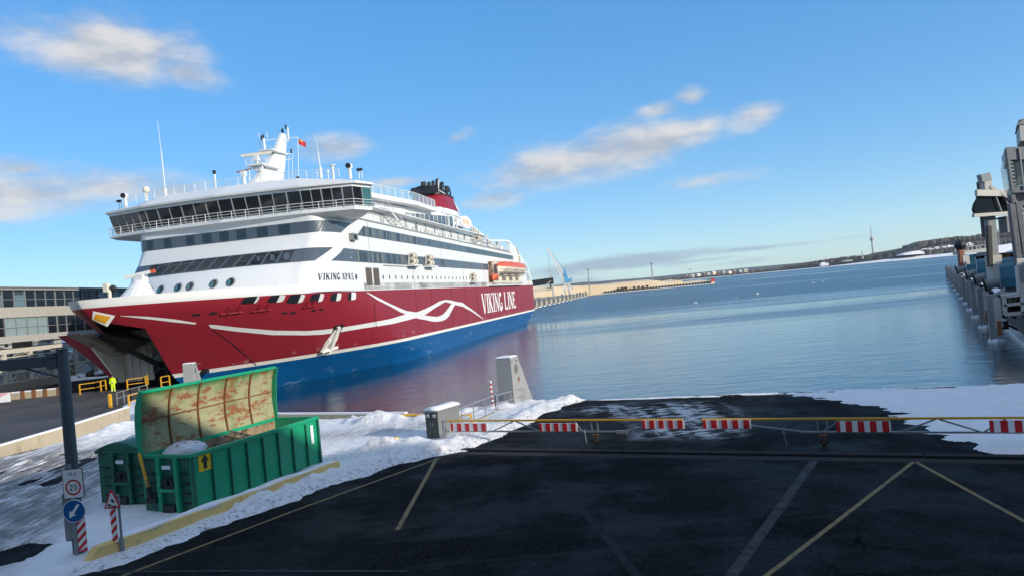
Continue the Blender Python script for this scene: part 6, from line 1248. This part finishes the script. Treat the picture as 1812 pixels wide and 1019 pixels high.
mb.bar(L_(1800, 284, Y2 + 3), L_(1830, 330, Y2 + 3), .5, .5, 1); mb.bar(L_(1795, 330, Y2 + 3), L_(1812, 300, Y2 + 3), .5, .5, 1); mb.box(L_(1812, 310, Y2 + 4), (1.5, 1.2, 1.9), 1); mb.build('pod_machinery', ['pale', 'black'], t)
mb = MB(); pod(1803, 212, 1850, 250, Y2 + 3, 5, mb, 0, 3); mb.prism([L_(1800, 222, Y2 + 2.8), L_(1814, 207, Y2 + 2.8), L_(1832, 190, Y2 + 2.8), L_(1850, 206, Y2 + 2.8), L_(1850, 212, Y2 + 2.8)], (3.8, 6, 0), 1); mb.build('lift_head', ['paleshade', 'podgrey'], t)
mb = MB(); mb.bar(L_(1789, 362, Y2), L_(1803, 470, Y2), .5, .5, 0); mb.bar(L_(1799, 358, Y2), L_(1813, 450, Y2), .5, .5, 0); mb.bar(L_(1828, 355, Y2), L_(1842, 470, Y2), .6, .6, 0); mb.bar(L_(1786, 366, Y2), L_(1840, 352, Y2), .4, .5, 0); mb.bar(L_(1792, 392, Y2), L_(1840, 380, Y2), .25, .25, 1); mb.bar(L_(1800, 362, Y2), L_(1830, 390, Y2), .2, .2, 1); mb.bar(L_(1830, 360, Y2), L_(1802, 396, Y2), .2, .2, 1); mb.bar(L_(1790, 345, Y2), L_(1795, 365, Y2), .4, .4, 0)
for i in range(5): mb.bar(L_(1800 + i * 3, 410 + i * 12, Y2), L_(1838, 400 + i * 12, Y2), .15, .15, 1)
mb.build('lattice_leg', ['podgrey', 'paleshade'], t)
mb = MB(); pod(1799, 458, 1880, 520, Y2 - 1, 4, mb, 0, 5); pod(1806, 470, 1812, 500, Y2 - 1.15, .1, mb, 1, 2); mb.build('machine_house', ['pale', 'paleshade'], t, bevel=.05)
Y3 = 71
t = thing('control_hut', P(1800, 562, Y3), 0, 'small cream hut with two window openings at the quay edge on the right', 'hut'); og = t.location.copy()
mb = MB(); pod(1772, 522, 1812, 528, Y3, 3, mb, 0, 1); pod(1774, 528, 1781, 558, Y3, 3, mb, 0, 2); pod(1805, 526, 1814, 556, Y3, 3, mb, 0, 2); pod(1776, 538, 1812, 543, Y3, 3, mb, 0, 1); pod(1778, 554, 1815, 560, Y3, 3, mb, 0, 1); pod(1776, 526, 1810, 556, Y3 + 2.6, .3, mb, 0, 2); mb.build('hut_frame', 'pale', t, bevel=.03)
mb = MB(); pod(1784, 529, 1791, 536, Y3 + 1.2, .2, mb, 0, 1); pod(1793, 528, 1800, 535, Y3 + 1.2, .2, mb, 0, 1); mb.build('control_panel', 'cream', t)
t = thing('signal_post', P(1702, 470, 135), 0, 'dark red post with a round black lamp beside the farthest teal tarpaulin', 'post'); og = t.location.copy()
mb = MB(); mb.bar(L_(1699, 438, 135), L_(1702, 471, 135), .8, .8, 0); mb.ball(L_(1699, 434, 135), 1.0, 1, 10, 8); mb.bar(L_(1706, 452, 135), L_(1708, 468, 135), 1.2, 1.0, 2); mb.build('post', ['brick', 'black', 'pale'], t)
t = thing('footbridge', P(1720, 447, 150), 0, 'pale raised walkway with handrails behind the teal tarpaulins', 'walkway'); og = t.location.copy()
mb = MB(); mb.bar(L_(1690, 449, 150), L_(1752, 441, 150), 1.6, .6, 0); mb.build('deck', 'pale', t)
mb = MB(); mb.bar(L_(1690, 440, 150), L_(1752, 432, 150), .12, .12)
for i in range(9): mb.bar(L_(1691 + i * 7.5, 449 - i, 150), L_(1690 + i * 7.5, 440 - i, 150), .12, .12)
mb.build('handrail', 'pale', t)
t = thing('quay_building', P(1752, 462, 125), R(-10), 'low grey building with a red door behind the tall pale pillar', 'building'); og = t.location.copy()
mb = MB(); mb.loft([[L_(1730, 475, 125), L_(1765, 473, 125), L_(1765, 473, 132), L_(1730, 475, 132)], [L_(1728, 447, 125), L_(1763, 444, 125), L_(1763, 444, 132), L_(1728, 447, 132)]]); o = mb.build('wall', 'steelgrey', t); t.rotation_euler = (0, 0, 0)
q = MB(); q.box(L_(1749, 467, 124.9), (2.4, .1, 2.6)); q.build('door', 'red', t); q = MB(); q.box(L_(1740, 461, 124.9), (2.6, .1, 1.6)); q.build('window', 'glass', t)
t = thing('quay_building', P(1790, 455, 118), 0, 'long beige building with snowy roof behind the lattice leg', 'building'); og = t.location.copy()
mb = MB(); mb.loft([[L_(1764, 474, 118), L_(1830, 470, 118), L_(1830, 470, 128), L_(1764, 474, 128)], [L_(1762, 448, 118), L_(1828, 442, 118), L_(1828, 442, 128), L_(1762, 448, 128)]]); mb.build('wall', 'gallery', t)
mb = MB(); mb.loft([[L_(1760, 449, 117.5), L_(1830, 442, 117.5), L_(1830, 442, 129), L_(1760, 449, 129)], [L_(1764, 435, 120), L_(1828, 425, 120), L_(1828, 425, 126), L_(1764, 435, 126)]]); mb.build('roof', 'snowroof', t)
q = MB()
for x in (1773, 1785, 1797): q.box(L_(x, 459, 117.9), (1.6, .1, 1.7))
q.build('window', 'rust', t)
t = thing('lamp_mast', P(1768, 440, 190), 0, 'thin lamp mast behind the tall pale pillar', 'lamp'); og = t.location.copy(); mb = MB(); mb.bar(L_(1766, 407, 190), L_(1770, 447, 190), .16, .16); mb.bar(L_(1761, 407.5, 190), L_(1771, 406.5, 190), .3, .2); mb.build('mast', 'steelgrey', t)

# ------------------------------------------------------------------ far left quay with crane, sand pier, far shore
def uv(x, y): d = at(x, y, 1000); return d.x / 1000, (d.z - CAMH) / 1000
Yq = 470
t = None
mb = MB(); q0, q1 = gr(940, 547, 0), gr(1062, 519, 0); qd = (q1 - q0).normalized(); qn = Vector((-qd.y, qd.x, 0))
mb.loft([[q0 - qd * 60 + Vector((0, 0, -1)) + qn * 4, q0 - qd * 60 + qn * 60 + Vector((0, 0, -1)), q0 - qd * 60 + qn * 60 + Vector((0, 0, 3)), q0 - qd * 60 + qn * 4 + Vector((0, 0, 3))], [q1 + Vector((0, 0, -1)) + qn * 4, q1 + qn * 60 + Vector((0, 0, -1)), q1 + qn * 60 + Vector((0, 0, 3)), q1 + qn * 4 + Vector((0, 0, 3))]])
tag(mb.build('far_quay', 'concrete'), 'distant concrete quay running out beyond the stern of the ferry', 'quay')
L0 = (q1 - q0).length; fp = None
FN = 15
for i in range(FN):
    f = (i / (FN - 1)) ** 1.25; p = q0.lerp(q1, f * .62)
    if fp is None:
        fp = thing('fender_pile', p, math.atan2(qd.y, qd.x), 'nearest of the small steel fender piles just beyond the ferry stern', 'fender', 'distant fender piles beyond the ferry stern')
        mb = MB(); mb.box((0, 0, 3.2), (2.2, 1.6, 8)); mb.box((.4, -.9, 4.2), (.5, .5, 5.5)); mb.build('pile', 'paleshade', fp); mb = MB(); mb.box((-.5, -.95, 4.2), (1.0, .3, 3.4)); mb.build('rubber_buffer', 'rubber', fp); mb = MB(); mb.tube((0, 0, -.2), (0, 0, .6), 2.0, 0, 10, 1.5); mb.build('ice_collar', 'snowroof', fp)
    else:
        c = copy_tree(fp); c.location = p; c['label'] = 'one of the small steel fender piles in the row beyond the ferry stern'
        c.scale = (.75, .75, .62 + .25 * ((i * 7) % 5) / 5)
t = thing('jetty', gr(1060, 519, 0), 0, 'low grey jetty on short legs ending the distant fender row', 'jetty'); og = t.location.copy(); Yj = og.y
mb = MB(); mb.bar(L_(1008, 523, Yj * .94), L_(1068, 514, Yj), 8, 2.2); mb.build('deck', 'paleshade', t)
for x, y in ((1012, 527), (1033, 524), (1050, 521)): q = MB(); q.box(L_(x, y, Yj * .96) + Vector((0, 0, -.5)), (9, 6, 4)); q.build('leg', 'rubber', t)
mb = MB(); mb.box(L_(1066, 516, Yj), (9, 8, 5)); mb.bar(L_(1062, 517, Yj), L_(1061, 513, Yj), 2, 2); mb.build('end_fender', 'rubber', t)
Yc = 640
t = thing('harbour_crane', P(1005, 524, Yc), 0, 'tall harbour crane with white lattice jib, light blue cab and white portal legs', 'crane'); og = t.location.copy()
mb = MB()
for a, b in (((1000, 500), (994, 523)), ((1006, 499), (1014, 520)), ((998, 501), (1001, 523)), ((1004, 500), (1008, 521))): mb.bar(L_(*a, Yc + (4 if a[0] in (998, 1004) else 0)), L_(*b, Yc + (9 if a[0] in (998, 1004) else 0)), 1.1, 1.1)
mb.bar(L_(995, 512, Yc), L_(1012, 509, Yc), .9, .9); mb.bar(L_(997, 501, Yc), L_(1008, 499, Yc), 2, 1.5); mb.bar(L_(997, 511, Yc), L_(1006, 500, Yc), .5, .5); mb.bar(L_(1010, 510, Yc), L_(999, 501, Yc), .5, .5); mb.build('portal_leg', 'cranewhite', t)
mb = MB(); mb.box(L_(1005, 496, Yc), (5.0, 4, 2.8)); mb.box(L_(1001, 490, Yc), (1.8, 2.4, 7)); mb.bar(L_(1000.5, 492, Yc), L_(999, 477, Yc), 1.6, 1.6); mb.box(L_(1003.5, 490, Yc), (1.6, 1.8, 1.8)); mb.build('cab', 'craneblue', t)
mb = MB(); j0, j1 = L_(1000, 496, Yc), L_(969.5, 441, Yc); jd = j1 - j0; pn = Vector((-jd.z, 0, jd.x)).normalized()
wj = lambda f: 1.5 * (1 - abs(f - .28) / .72) ** .8 * .8 + .25
for s_ in (-1, 1):
    for i in range(12): f, g = i / 12, (i + 1) / 12; mb.bar(j0 + jd * f + pn * s_ * wj(f), j0 + jd * g + pn * s_ * wj(g), .75, .75)
for i in range(14): f, g = i / 14, (i + 1) / 14; mb.bar(j0 + jd * f + pn * wj(f) * (1 if i % 2 else -1), j0 + jd * g + pn * wj(g) * (-1 if i % 2 else 1), .45, .45)
mb.box(j1 + Vector((.5, 0, -1.0)), (2.2, 1, 1.8)); mb.build('jib', 'cranewhite', t)
mb = MB(); mb.tube(j1, L_(973, 485, Yc), .12, 0, 4); mb.tube(j1 + Vector((1, 0, -1)), L_(999, 477, Yc), .16, 0, 4); mb.build('cable', 'steelgrey', t)
t = thing('boarding_bridge', P(978, 520, 560), 0, 'dark horizontal boarding bridge on a slim pale tower just beyond the ferry stern', 'gangway'); og = t.location.copy()
mb = MB(); mb.bar(L_(930, 503, 560), L_(979, 496.5, 560), 6, 4.6); mb.bar(L_(974, 497, 560), L_(975, 510, 560), 1, 1); mb.build('bridge_tube', 'black', t)
mb = MB(); mb.bar(L_(975, 487, 558), L_(979.5, 524, 558), 1.5, 1.5); mb.bar(L_(966, 504, 557), L_(975, 497, 557), .6, .6); mb.bar(L_(944, 512, 560), L_(977, 509, 560), .6, .6); mb.bar(L_(944, 516, 560), L_(977, 512, 560), .6, .6); mb.bar(L_(973, 487, 558), L_(977, 486.5, 558), .9, .5)
for i in range(6): mb.bar(L_(946 + i * 5, 516 - i * .6, 560), L_(949 + i * 5, 511 - i * .5, 560), .4, .4)
mb.build('bridge_tower', 'pale', t)
for (x0, y0, x1, y1, Y, w_, lb) in ((1040, 477, 1044, 520, 640, .7, 'slim lamp mast standing on the jetty right of the crane'), (1011, 493, 1013, 512, 700, .6, 'short lamp mast right behind the crane cab'), (1152.5, 467, 1156, 507, 860, 1.1, 'tall lamp mast with a thick head on the sand-coloured pier'), (1221, 476, 1223, 500, 860, .5, 'thin white mast near the end of the sand-coloured pier')):
    t = thing('lamp_mast', P(x1, y1, Y), 0, lb, 'lamp'); og = t.location.copy(); mb = MB(); mb.bar(L_(x0, y0, Y), L_(x1, y1, Y), w_, w_); mb.build('mast', 'steelgrey' if x0 != 1221 else 'pale', t); mb = MB(); mb.bar(L_(x0 - 2, y0, Y), L_(x0 + 2.2, y0 - .4, Y), w_ * 1.5, w_ * 1.6); mb.build('lamp_head', 'steelgrey', t)
Ys = 850
mb = MB(); b = [(900, 536, 508), (960, 531, 509), (1010, 526, 507.5), (1040, 523, 507), (1060, 521, 505.5), (1080, 519, 504.5), (1100, 517.5, 501.5), (1130, 514.5, 499), (1150, 512, 497), (1163, 510.5, 496.2), (1172, 510, 498), (1185, 509, 499.5), (1205, 507, 496), (1209, 506.5, 500), (1230, 505, 500.5), (1262, 502, 496.5), (1265, 501.8, 500)]
fr_ = []
for x, y0, y1 in b: p, q = at(x, y0, Ys), at(x, y1, Ys); p.z = -1; fr_.append([tuple(p), tuple(q), (q.x, q.y + 60, q.z + 2), (p.x, p.y + 90, -1)])
mb.loft(fr_); sp_ = tag(mb.build('sand_pier', 'sand'), 'long sunlit sand-coloured pier across the harbour', 'pier')
mb = MB()
for i in range(36): x = 1072 + i * 5.3; p = at(x, 519.6 - i * .51, Ys - 1.5); p.z = 1.9; mb.box(p, (1.3, 1.4, 2.6))
mb.build('dark_opening', 'rubber', sp_)
mb = MB()
for i in range(60): p = at(1066 + i * 3.3, 520 - i * .31, Ys - 2); mb.box((p.x, p.y, .4), (1.6, 1.2, .8))
mb.build('ice_edge', 'snowroof', sp_)
mb = MB()
for x, y, s_ in ((1094, 511, 2.6), (1101, 510, 2.6), (1107, 509.5, 3), (1122, 508, 2), (1130, 507.5, 2.2), (1137, 507, 2), (1145, 506, 2.4)): p = at(x, y, Ys - 3); mb.ball(p, (s_ * .8, 1.2, s_ * .5), 0, 8, 6)
mb.build('tyre_fender', 'barkpile', sp_)
t = thing('navigation_light', P(1254, 497, Ys - 4), 0, 'tiny green beacon at the end of the sand-coloured pier', 'beacon'); mb = MB(); M['bgreen'] = mat('green_beacon_paint', (.03, .25, .08)); mb.tube((0, 0, -2), (0, 0, 2.2), .7, 0, 8, .4); mb.ball((0, 0, 2.6), .6, 0, 8, 6); mb.build('beacon_body', 'bgreen', t)
t = thing('navigation_light', P(1261, 496, Ys - 4), 0, 'tiny red hut at the end of the sand-coloured pier', 'beacon'); mb = MB(); mb.box((0, 0, 0), (4, 3, 3), 0); mb.box((0, 0, 1.8), (4.4, 3.4, .5), 1); mb.build('hut', ['red', 'brick'], t)
# land across the bay
def shore(name, pts, m, D, label=None, kind='structure', cat=None, base=-2):
    mb = MB(); rings = []
    for x, ytop, Y in pts:
        p = at(x, ytop, Y); rings.append([(p.x, p.y, base), (p.x, p.y, max(.6, p.z * .4)), (p.x, p.y + D * .25, p.z), (p.x, p.y + D, p.z * .8), (p.x, p.y + D, base)])
    mb.loft(rings); o = mb.build(name, m); return tag(o, label, cat, kind=kind)
def zat(Y, h): return None
def flat_strip(name, m, pts, dz, D):
    mb = MB(); rings = [[(x, y, -1), (x, y, dz), (x + .0, y + D * .12, dz + 1.5 + lerp(x, [1200, 1420, 1560, 1700, 1900, 2100, 2600], [0, 1, 9, 5, 10, 8, 4])), (x, y + D, dz + 5), (x, y + D, -1)] for x, y in pts]; mb.loft(rings); return tag(mb.build(name, m), kind='structure')
sh = [(-200, 4200), (150, 4100), (600, 3900), (1000, 3700), (1250, 3500), (1420, 3250), (1600, 3150), (1850, 3100), (2100, 3100), (2300, 3000), (2600, 2950), (3400, 2900)]
flat_strip('snowy_shore', 'snowroof', sh, 1.4, 500)
rnd = random.Random(21)
def trees(name, label, line, D, m, n, hfun, wmul=1.0, cone=0.):
    # a far wood built of many small crowns on the land along the line
    mb = MB()
    for i in range(n):
        f = rnd.random(); k = f * (len(line) - 1); j = int(min(len(line) - 2, k)); g = k - j
        x = line[j][0] + (line[j + 1][0] - line[j][0]) * g; y = line[j][1] + (line[j + 1][1] - line[j][1]) * g + rnd.random() * D; gz = line[j][2] + (line[j + 1][2] - line[j][2]) * g
        h = hfun(f) * (.65 + .6 * rnd.random()); w_ = h * (.28 + .3 * rnd.random()) * wmul; nn = 6; z0 = gz - 3; a = rnd.random() * 6
        if rnd.random() < cone: prof_ = ((.6, 0), (1.0, .15), (.55, .55), (.05, 1.0))
        else: prof_ = ((.5, 0), (.9, .25), (1.0, .55), (.7, .85), (.15, 1.0))
        mb.loft([[(x + r * w_ * math.cos(a + 2 * math.pi * q / nn) * (1 + .3 * math.sin(q * 2.7 + a)), y + r * w_ * math.sin(a + 2 * math.pi * q / nn), z0 + (h + 3) * z) for q in range(nn)] for r, z in prof_], 0, caps=True)
    return tag(mb.build(name, m), label, 'forest', kind='stuff')
trees('forest', 'brown bare winter wood along the far shore left of the television tower', [(1330, 3480, 6), (1480, 3330, 6), (1560, 3260, 7), (1640, 3230, 8)], 260, 'forest', 900, lambda f: lerp(f, [0, .25, .5, .8, 1], [14, 24, 28, 24, 22]))
trees('forest', 'dark conifer clump on the far shore below the television tower', [(1590, 3230, 8), (1660, 3220, 9), (1740, 3200, 10)], 160, 'conifer', 500, lambda f: 27 - 5 * abs(f - .5), cone=.6)
trees('forest', 'low wood along the far shore right of the television tower', [(1740, 3220, 8), (1900, 3200, 9), (2000, 3180, 9)], 220, 'forest', 500, lambda f: 24)
trees('forest', 'thin far wood on the low shore behind the sand-coloured pier', [(150, 4150, 5), (600, 3960, 5), (1000, 3790, 5), (1340, 3500, 5)], 300, 'forest', 1100, lambda f: 12)
def ridge(name, pts, m, D): return shore(name, pts, m, D)
ridge('hills', [(900, 512, 9000), (960, 506.5, 9000), (1000, 502, 9000), (1040, 498, 9000), (1065, 497, 9000), (1100, 494, 9000), (1160, 489.5, 9000), (1220, 483.5, 9000), (1290, 476.5, 9000), (1340, 471.5, 8800), (1400, 466.5, 8600), (1470, 460, 8500), (1560, 452, 8500), (1700, 440, 8500)], 'farland', 1500)
hp_ = [(1612, 448.5, 3900), (1630, 441, 3900), (1643, 432, 3900), (1660, 426, 3900), (1690, 421.5, 3900), (1720, 417.5, 3900), (1745, 417, 3900), (1780, 411, 3900), (1815, 407, 3900), (1900, 398, 3900), (2050, 384, 3900)]
ridge('hill', [(x, y + 4, Y) for x, y, Y in hp_], 'forest', 700)
ln = []
for x, y, Y in hp_: p = at(x, y + 4, Y); ln.append((p.x, p.y + 90, p.z - 4))
trees('forest', 'wooded crest of the long hill at the right', ln, 160, 'forest', 1300, lambda f: 20)
ln2 = [(a_, b_ - 120, c_ * .55) for a_, b_, c_ in ln]; trees('forest', 'wooded slope of the long hill at the right', ln2, 140, 'forest', 1100, lambda f: 18)
# buildings on the far shore, each its own
rb = random.Random(5); hk = 0
def house(x, y, Y, w_, h_, m, label, roof='snowroof', group='small houses on the far shore'):
    p = at(x, y, Y); p.z = max(1.5, p.z); t = thing('house', p, rb.uniform(-.4, .4), label, 'house', group)
    mb = MB(); mb.box((0, 0, h_ / 2 - 2), (w_, w_ * .8, h_ + 4)); mb.build('wall', m, t); mb = MB(); mb.prism([(-w_ * .54, -w_ * .45, h_), (-w_ * .54, w_ * .45, h_), (-w_ * .54, 0, h_ + w_ * .22)], (w_ * 1.08, 0, 0)); mb.build('roof', roof, t)
hs = [(1216, 489, 3600), (1226, 489.5, 3600), (1236, 487.5, 3600), (1246, 486, 3600), (1254, 486, 3600), (1263, 484.5, 3600), (1272, 484, 3600), (1281, 483.5, 3600), (1291, 483, 3600), (1300, 482, 3500), (1310, 481, 3500), (1320, 480.5, 3500)]
for i, (x, y, Y) in enumerate(hs): house(x, y, Y, 9 + 4 * (i % 3), 5 + 3 * (i % 2), ['brick', 'gallery', 'sand'][i % 3], 'small %s house on the far shore beyond the sand pier' % ['red-brown', 'cream', 'sandy'][i % 3])
for i in range(26):
    x = 1634 + i * 3.4 + rb.uniform(-1.2, 1.2); y = 449.5 - i * .45 + rb.uniform(-5, 0); house(x, y, 3300, 10 + rb.random() * 8, 6 + rb.random() * 4, ['gallery', 'snowroof', 'paleshade'][i % 3], 'small %s house scattered below the long hill at the right' % ['cream', 'white', 'grey'][i % 3], group='small houses below the hill')
t = thing('grandstand', P(1619, 451, 3150), 0, 'white stepped building with sloping snowy roof right of the television tower', 'building'); og = t.location.copy()
mb = MB(); mb.prism([L_(1598, 452, 3150), L_(1636, 449, 3150), L_(1635, 446, 3150), L_(1627, 443.5, 3150), L_(1615, 445.5, 3150), L_(1600, 450, 3150)], (0, 60, 0)); mb.build('wall', 'snowroof', t)
t = thing('pavilion', P(1500, 463, 3160), 0, 'low pale arched pavilion on the far shore left of the obelisk', 'building'); og = t.location.copy(); mb = MB(); mb.prism([L_(1493, 463.5, 3160), L_(1509, 462, 3160), L_(1509.5, 460, 3160), L_(1501, 460.3, 3160), L_(1493, 461.5, 3160)], (0, 30, 0)); mb.build('wall', 'gallery', t)
t = thing('pavilion', P(1458, 470, 3240), 0, 'tiny white boxy building by the far shoreline under the brown wood', 'building'); og = t.location.copy(); mb = MB(); mb.box((0, 0, 4), (34, 20, 11), 0); mb.box((-4, 0, 11), (14, 14, 5), 0); mb.build('wall', 'snowroof', t)
t = thing('obelisk', P(1527, 458, 3180), 0, 'slender pale obelisk on the far shore just left of the television tower', 'obelisk'); og = t.location.copy(); mb = MB(); mb.loft([[tuple(L_(1526.6 + sx * 1.2, 458.5, 3180) + Vector((0, sy * 3, 0))) for sx, sy in ((-1, -1), (1, -1), (1, 1), (-1, 1))], [tuple(L_(1525.1 + sx * .35, 442.5, 3180) + Vector((0, sy * 1, 0))) for sx, sy in ((-1, -1), (1, -1), (1, 1), (-1, 1))]]); mb.build('shaft', 'tower', t)
tp = at(1545.6, 455, 6500); t = thing('television_tower', (tp.x, tp.y, 20), 0, 'tall slim television tower rising above the dark conifers on the far shore', 'tower')
mb = MB(); mb.tube((0, 0, -20), (0, 0, 60), 13, 0, 16, 8.5); mb.tube((0, 0, 60), (0, 0, 176), 8.5, 0, 16, 6); mb.build('shaft', 'tower', t)
mb = MB(); mb.loft([[(r * math.cos(2 * math.pi * i / 20), r * math.sin(2 * math.pi * i / 20), z) for i in range(20)] for r, z in ((6, 162), (12, 168), (16, 174), (16.5, 186), (13, 190), (8, 196), (6, 202))]); mb.build('observation_pod', 'tower', t)
mb = MB(); mb.tube((0, 0, 200), (0, 0, 250), 4, 0, 10, 2.6); mb.tube((0, 0, 250), (0, 0, 252), 5, 0, 10); mb.tube((0, 0, 252), (0, 0, 296), 2.4, 1, 8, 1.0); mb.build('antenna', ['tower', 'brick'], t)
# gulls on the water
gull = None
for i, (x, y) in enumerate(((1513, 472), (1525, 493), (1456, 499), (1440, 501), (1434, 501.5), (1340, 521), (1303, 529), (1231, 537))):
    p = gr(x, y, .05); lb = ['lone white gull far out near the snowy shore', 'white gull on the pale water below the obelisk'][i] if i < 2 else 'tiny white gull floating in the middle of the bay'
    if gull is None:
        gull = thing('gull', p, 0, lb, 'bird', 'gulls floating on the bay'); mb = MB(); mb.loft([[(x_, r * math.cos(2 * math.pi * k / 8), .12 + .1 * (x_ > .25) + r * math.sin(2 * math.pi * k / 8)) for k in range(8)] for x_, r in ((-.32, .02), (-.18, .08), (0, .13), (.16, .11), (.24, .06))]); mb.ball((.28, 0, .32), (.07, .06, .06), 0, 8, 6); mb.tube((.22, 0, .2), (.27, 0, .3), .05, 0, 6); mb.tube((.34, 0, .31), (.42, 0, .29), .018, 1, 5, .006); mb.build('body', ['snowroof', 'gold'], gull); gull.scale = (2.2,) * 3
    else: c = copy_tree(gull); c.location = p; c.rotation_euler = (0, 0, i * 1.3); c['label'] = lb; c.scale = (2.0,) * 3

# ------------------------------------------------------------------ the terminal the photograph is taken from, and its side wing (out of frame; they shade the foreground)
t = thing('terminal_building', (0, -2.2, GZ), 0, 'terminal building the view is taken from, its shadow lying over the asphalt', 'building')
mb = MB(); mb.box((-14, -14, 10.2), (124, 26, 20.4), 0); mb.box((-14, -14, 20.5), (124.4, 26.4, .25), 1); mb.box((67.2, -14, 9.2), (38, 26, 18.4), 0); mb.box((67.4, -14, 18.5), (38, 26.4, .25), 1); mb.build('wall', ['gallery', 'roofgrey'], t)
for i in range(16): q = MB(); q.box((-60 + i * 6.4, -.96, 6.5), (5.6, .1, 2.6)); q.build('window', 'glass', t)
t = thing('side_gallery', (43.5, 8, GZ), math.atan2(.87, .49), 'long closed passenger gallery standing to the right, outside the picture', 'building')
mb = MB(); mb.box((54, -6, 6.6), (126, 10, 13.2), 0); mb.box((54, -6, 13.35), (126.6, 10.6, .3), 1); mb.build('wall', ['gallery', 'roofgrey'], t)

# ------------------------------------------------------------------ air between here and the far shore
hz = bpy.data.materials.new('air'); hz.use_nodes = True; th_ = NT(hz.node_tree); ho = th_.n('ShaderNodeOutputMaterial'); pv = th_.n('ShaderNodeVolumePrincipled')
pv.inputs['Color'].default_value = (.80, .90, 1, 1); pv.inputs['Density'].default_value = 2.6e-5; pv.inputs['Anisotropy'].default_value = 0.0; th_.l(pv.outputs[0], ho.inputs['Volume']); M['air'] = hz
mb = MB(); mb.box((0, 6000, 205), (13000, 13600, 416)); tag(mb.build('haze', 'air'), kind='stuff')
PA = [(-28.6, 41), (-26.9, 43.8), (-26.3, 48.5), (-25.8, 51.5), (-28.3, 58), (-32, 65.5), (-33.6, 64.5), (-31, 57), (-28.2, 50), (-28.6, 46)]
field('snow', 'snow', (-36, -24), (40, 67), .16, lambda X, Y: np.clip((sdf(X, Y, PA) + (vnoise(X, Y, 1.2, 4, 3) - .5) * 1.3) * .2, -.3, .16) + .05 * vnoise(X, Y, .7, 4, 5) * (sdf(X, Y, PA) > 0), 'snow strip behind the long concrete wall, next to the dark road')
c0, c1, c2 = gr(-30, 694), gr(80, 679), gr(185, 668); PB_ = [(c0.x, c0.y), (c1.x, c1.y), (c2.x, c2.y), (c2.x - 1, c2.y + 3), (c1.x - 1, c1.y + 4), (c0.x - 1, c0.y + 4)]
field('snow', 'snow', (-75, -45), (80, 115), .3, lambda X, Y: np.clip((sdf(X, Y, PB_) + (vnoise(X, Y, 2, 4, 8) - .5) * 2) * .15, -.3, .25), 'narrow snow strip along the far road below the gallery')
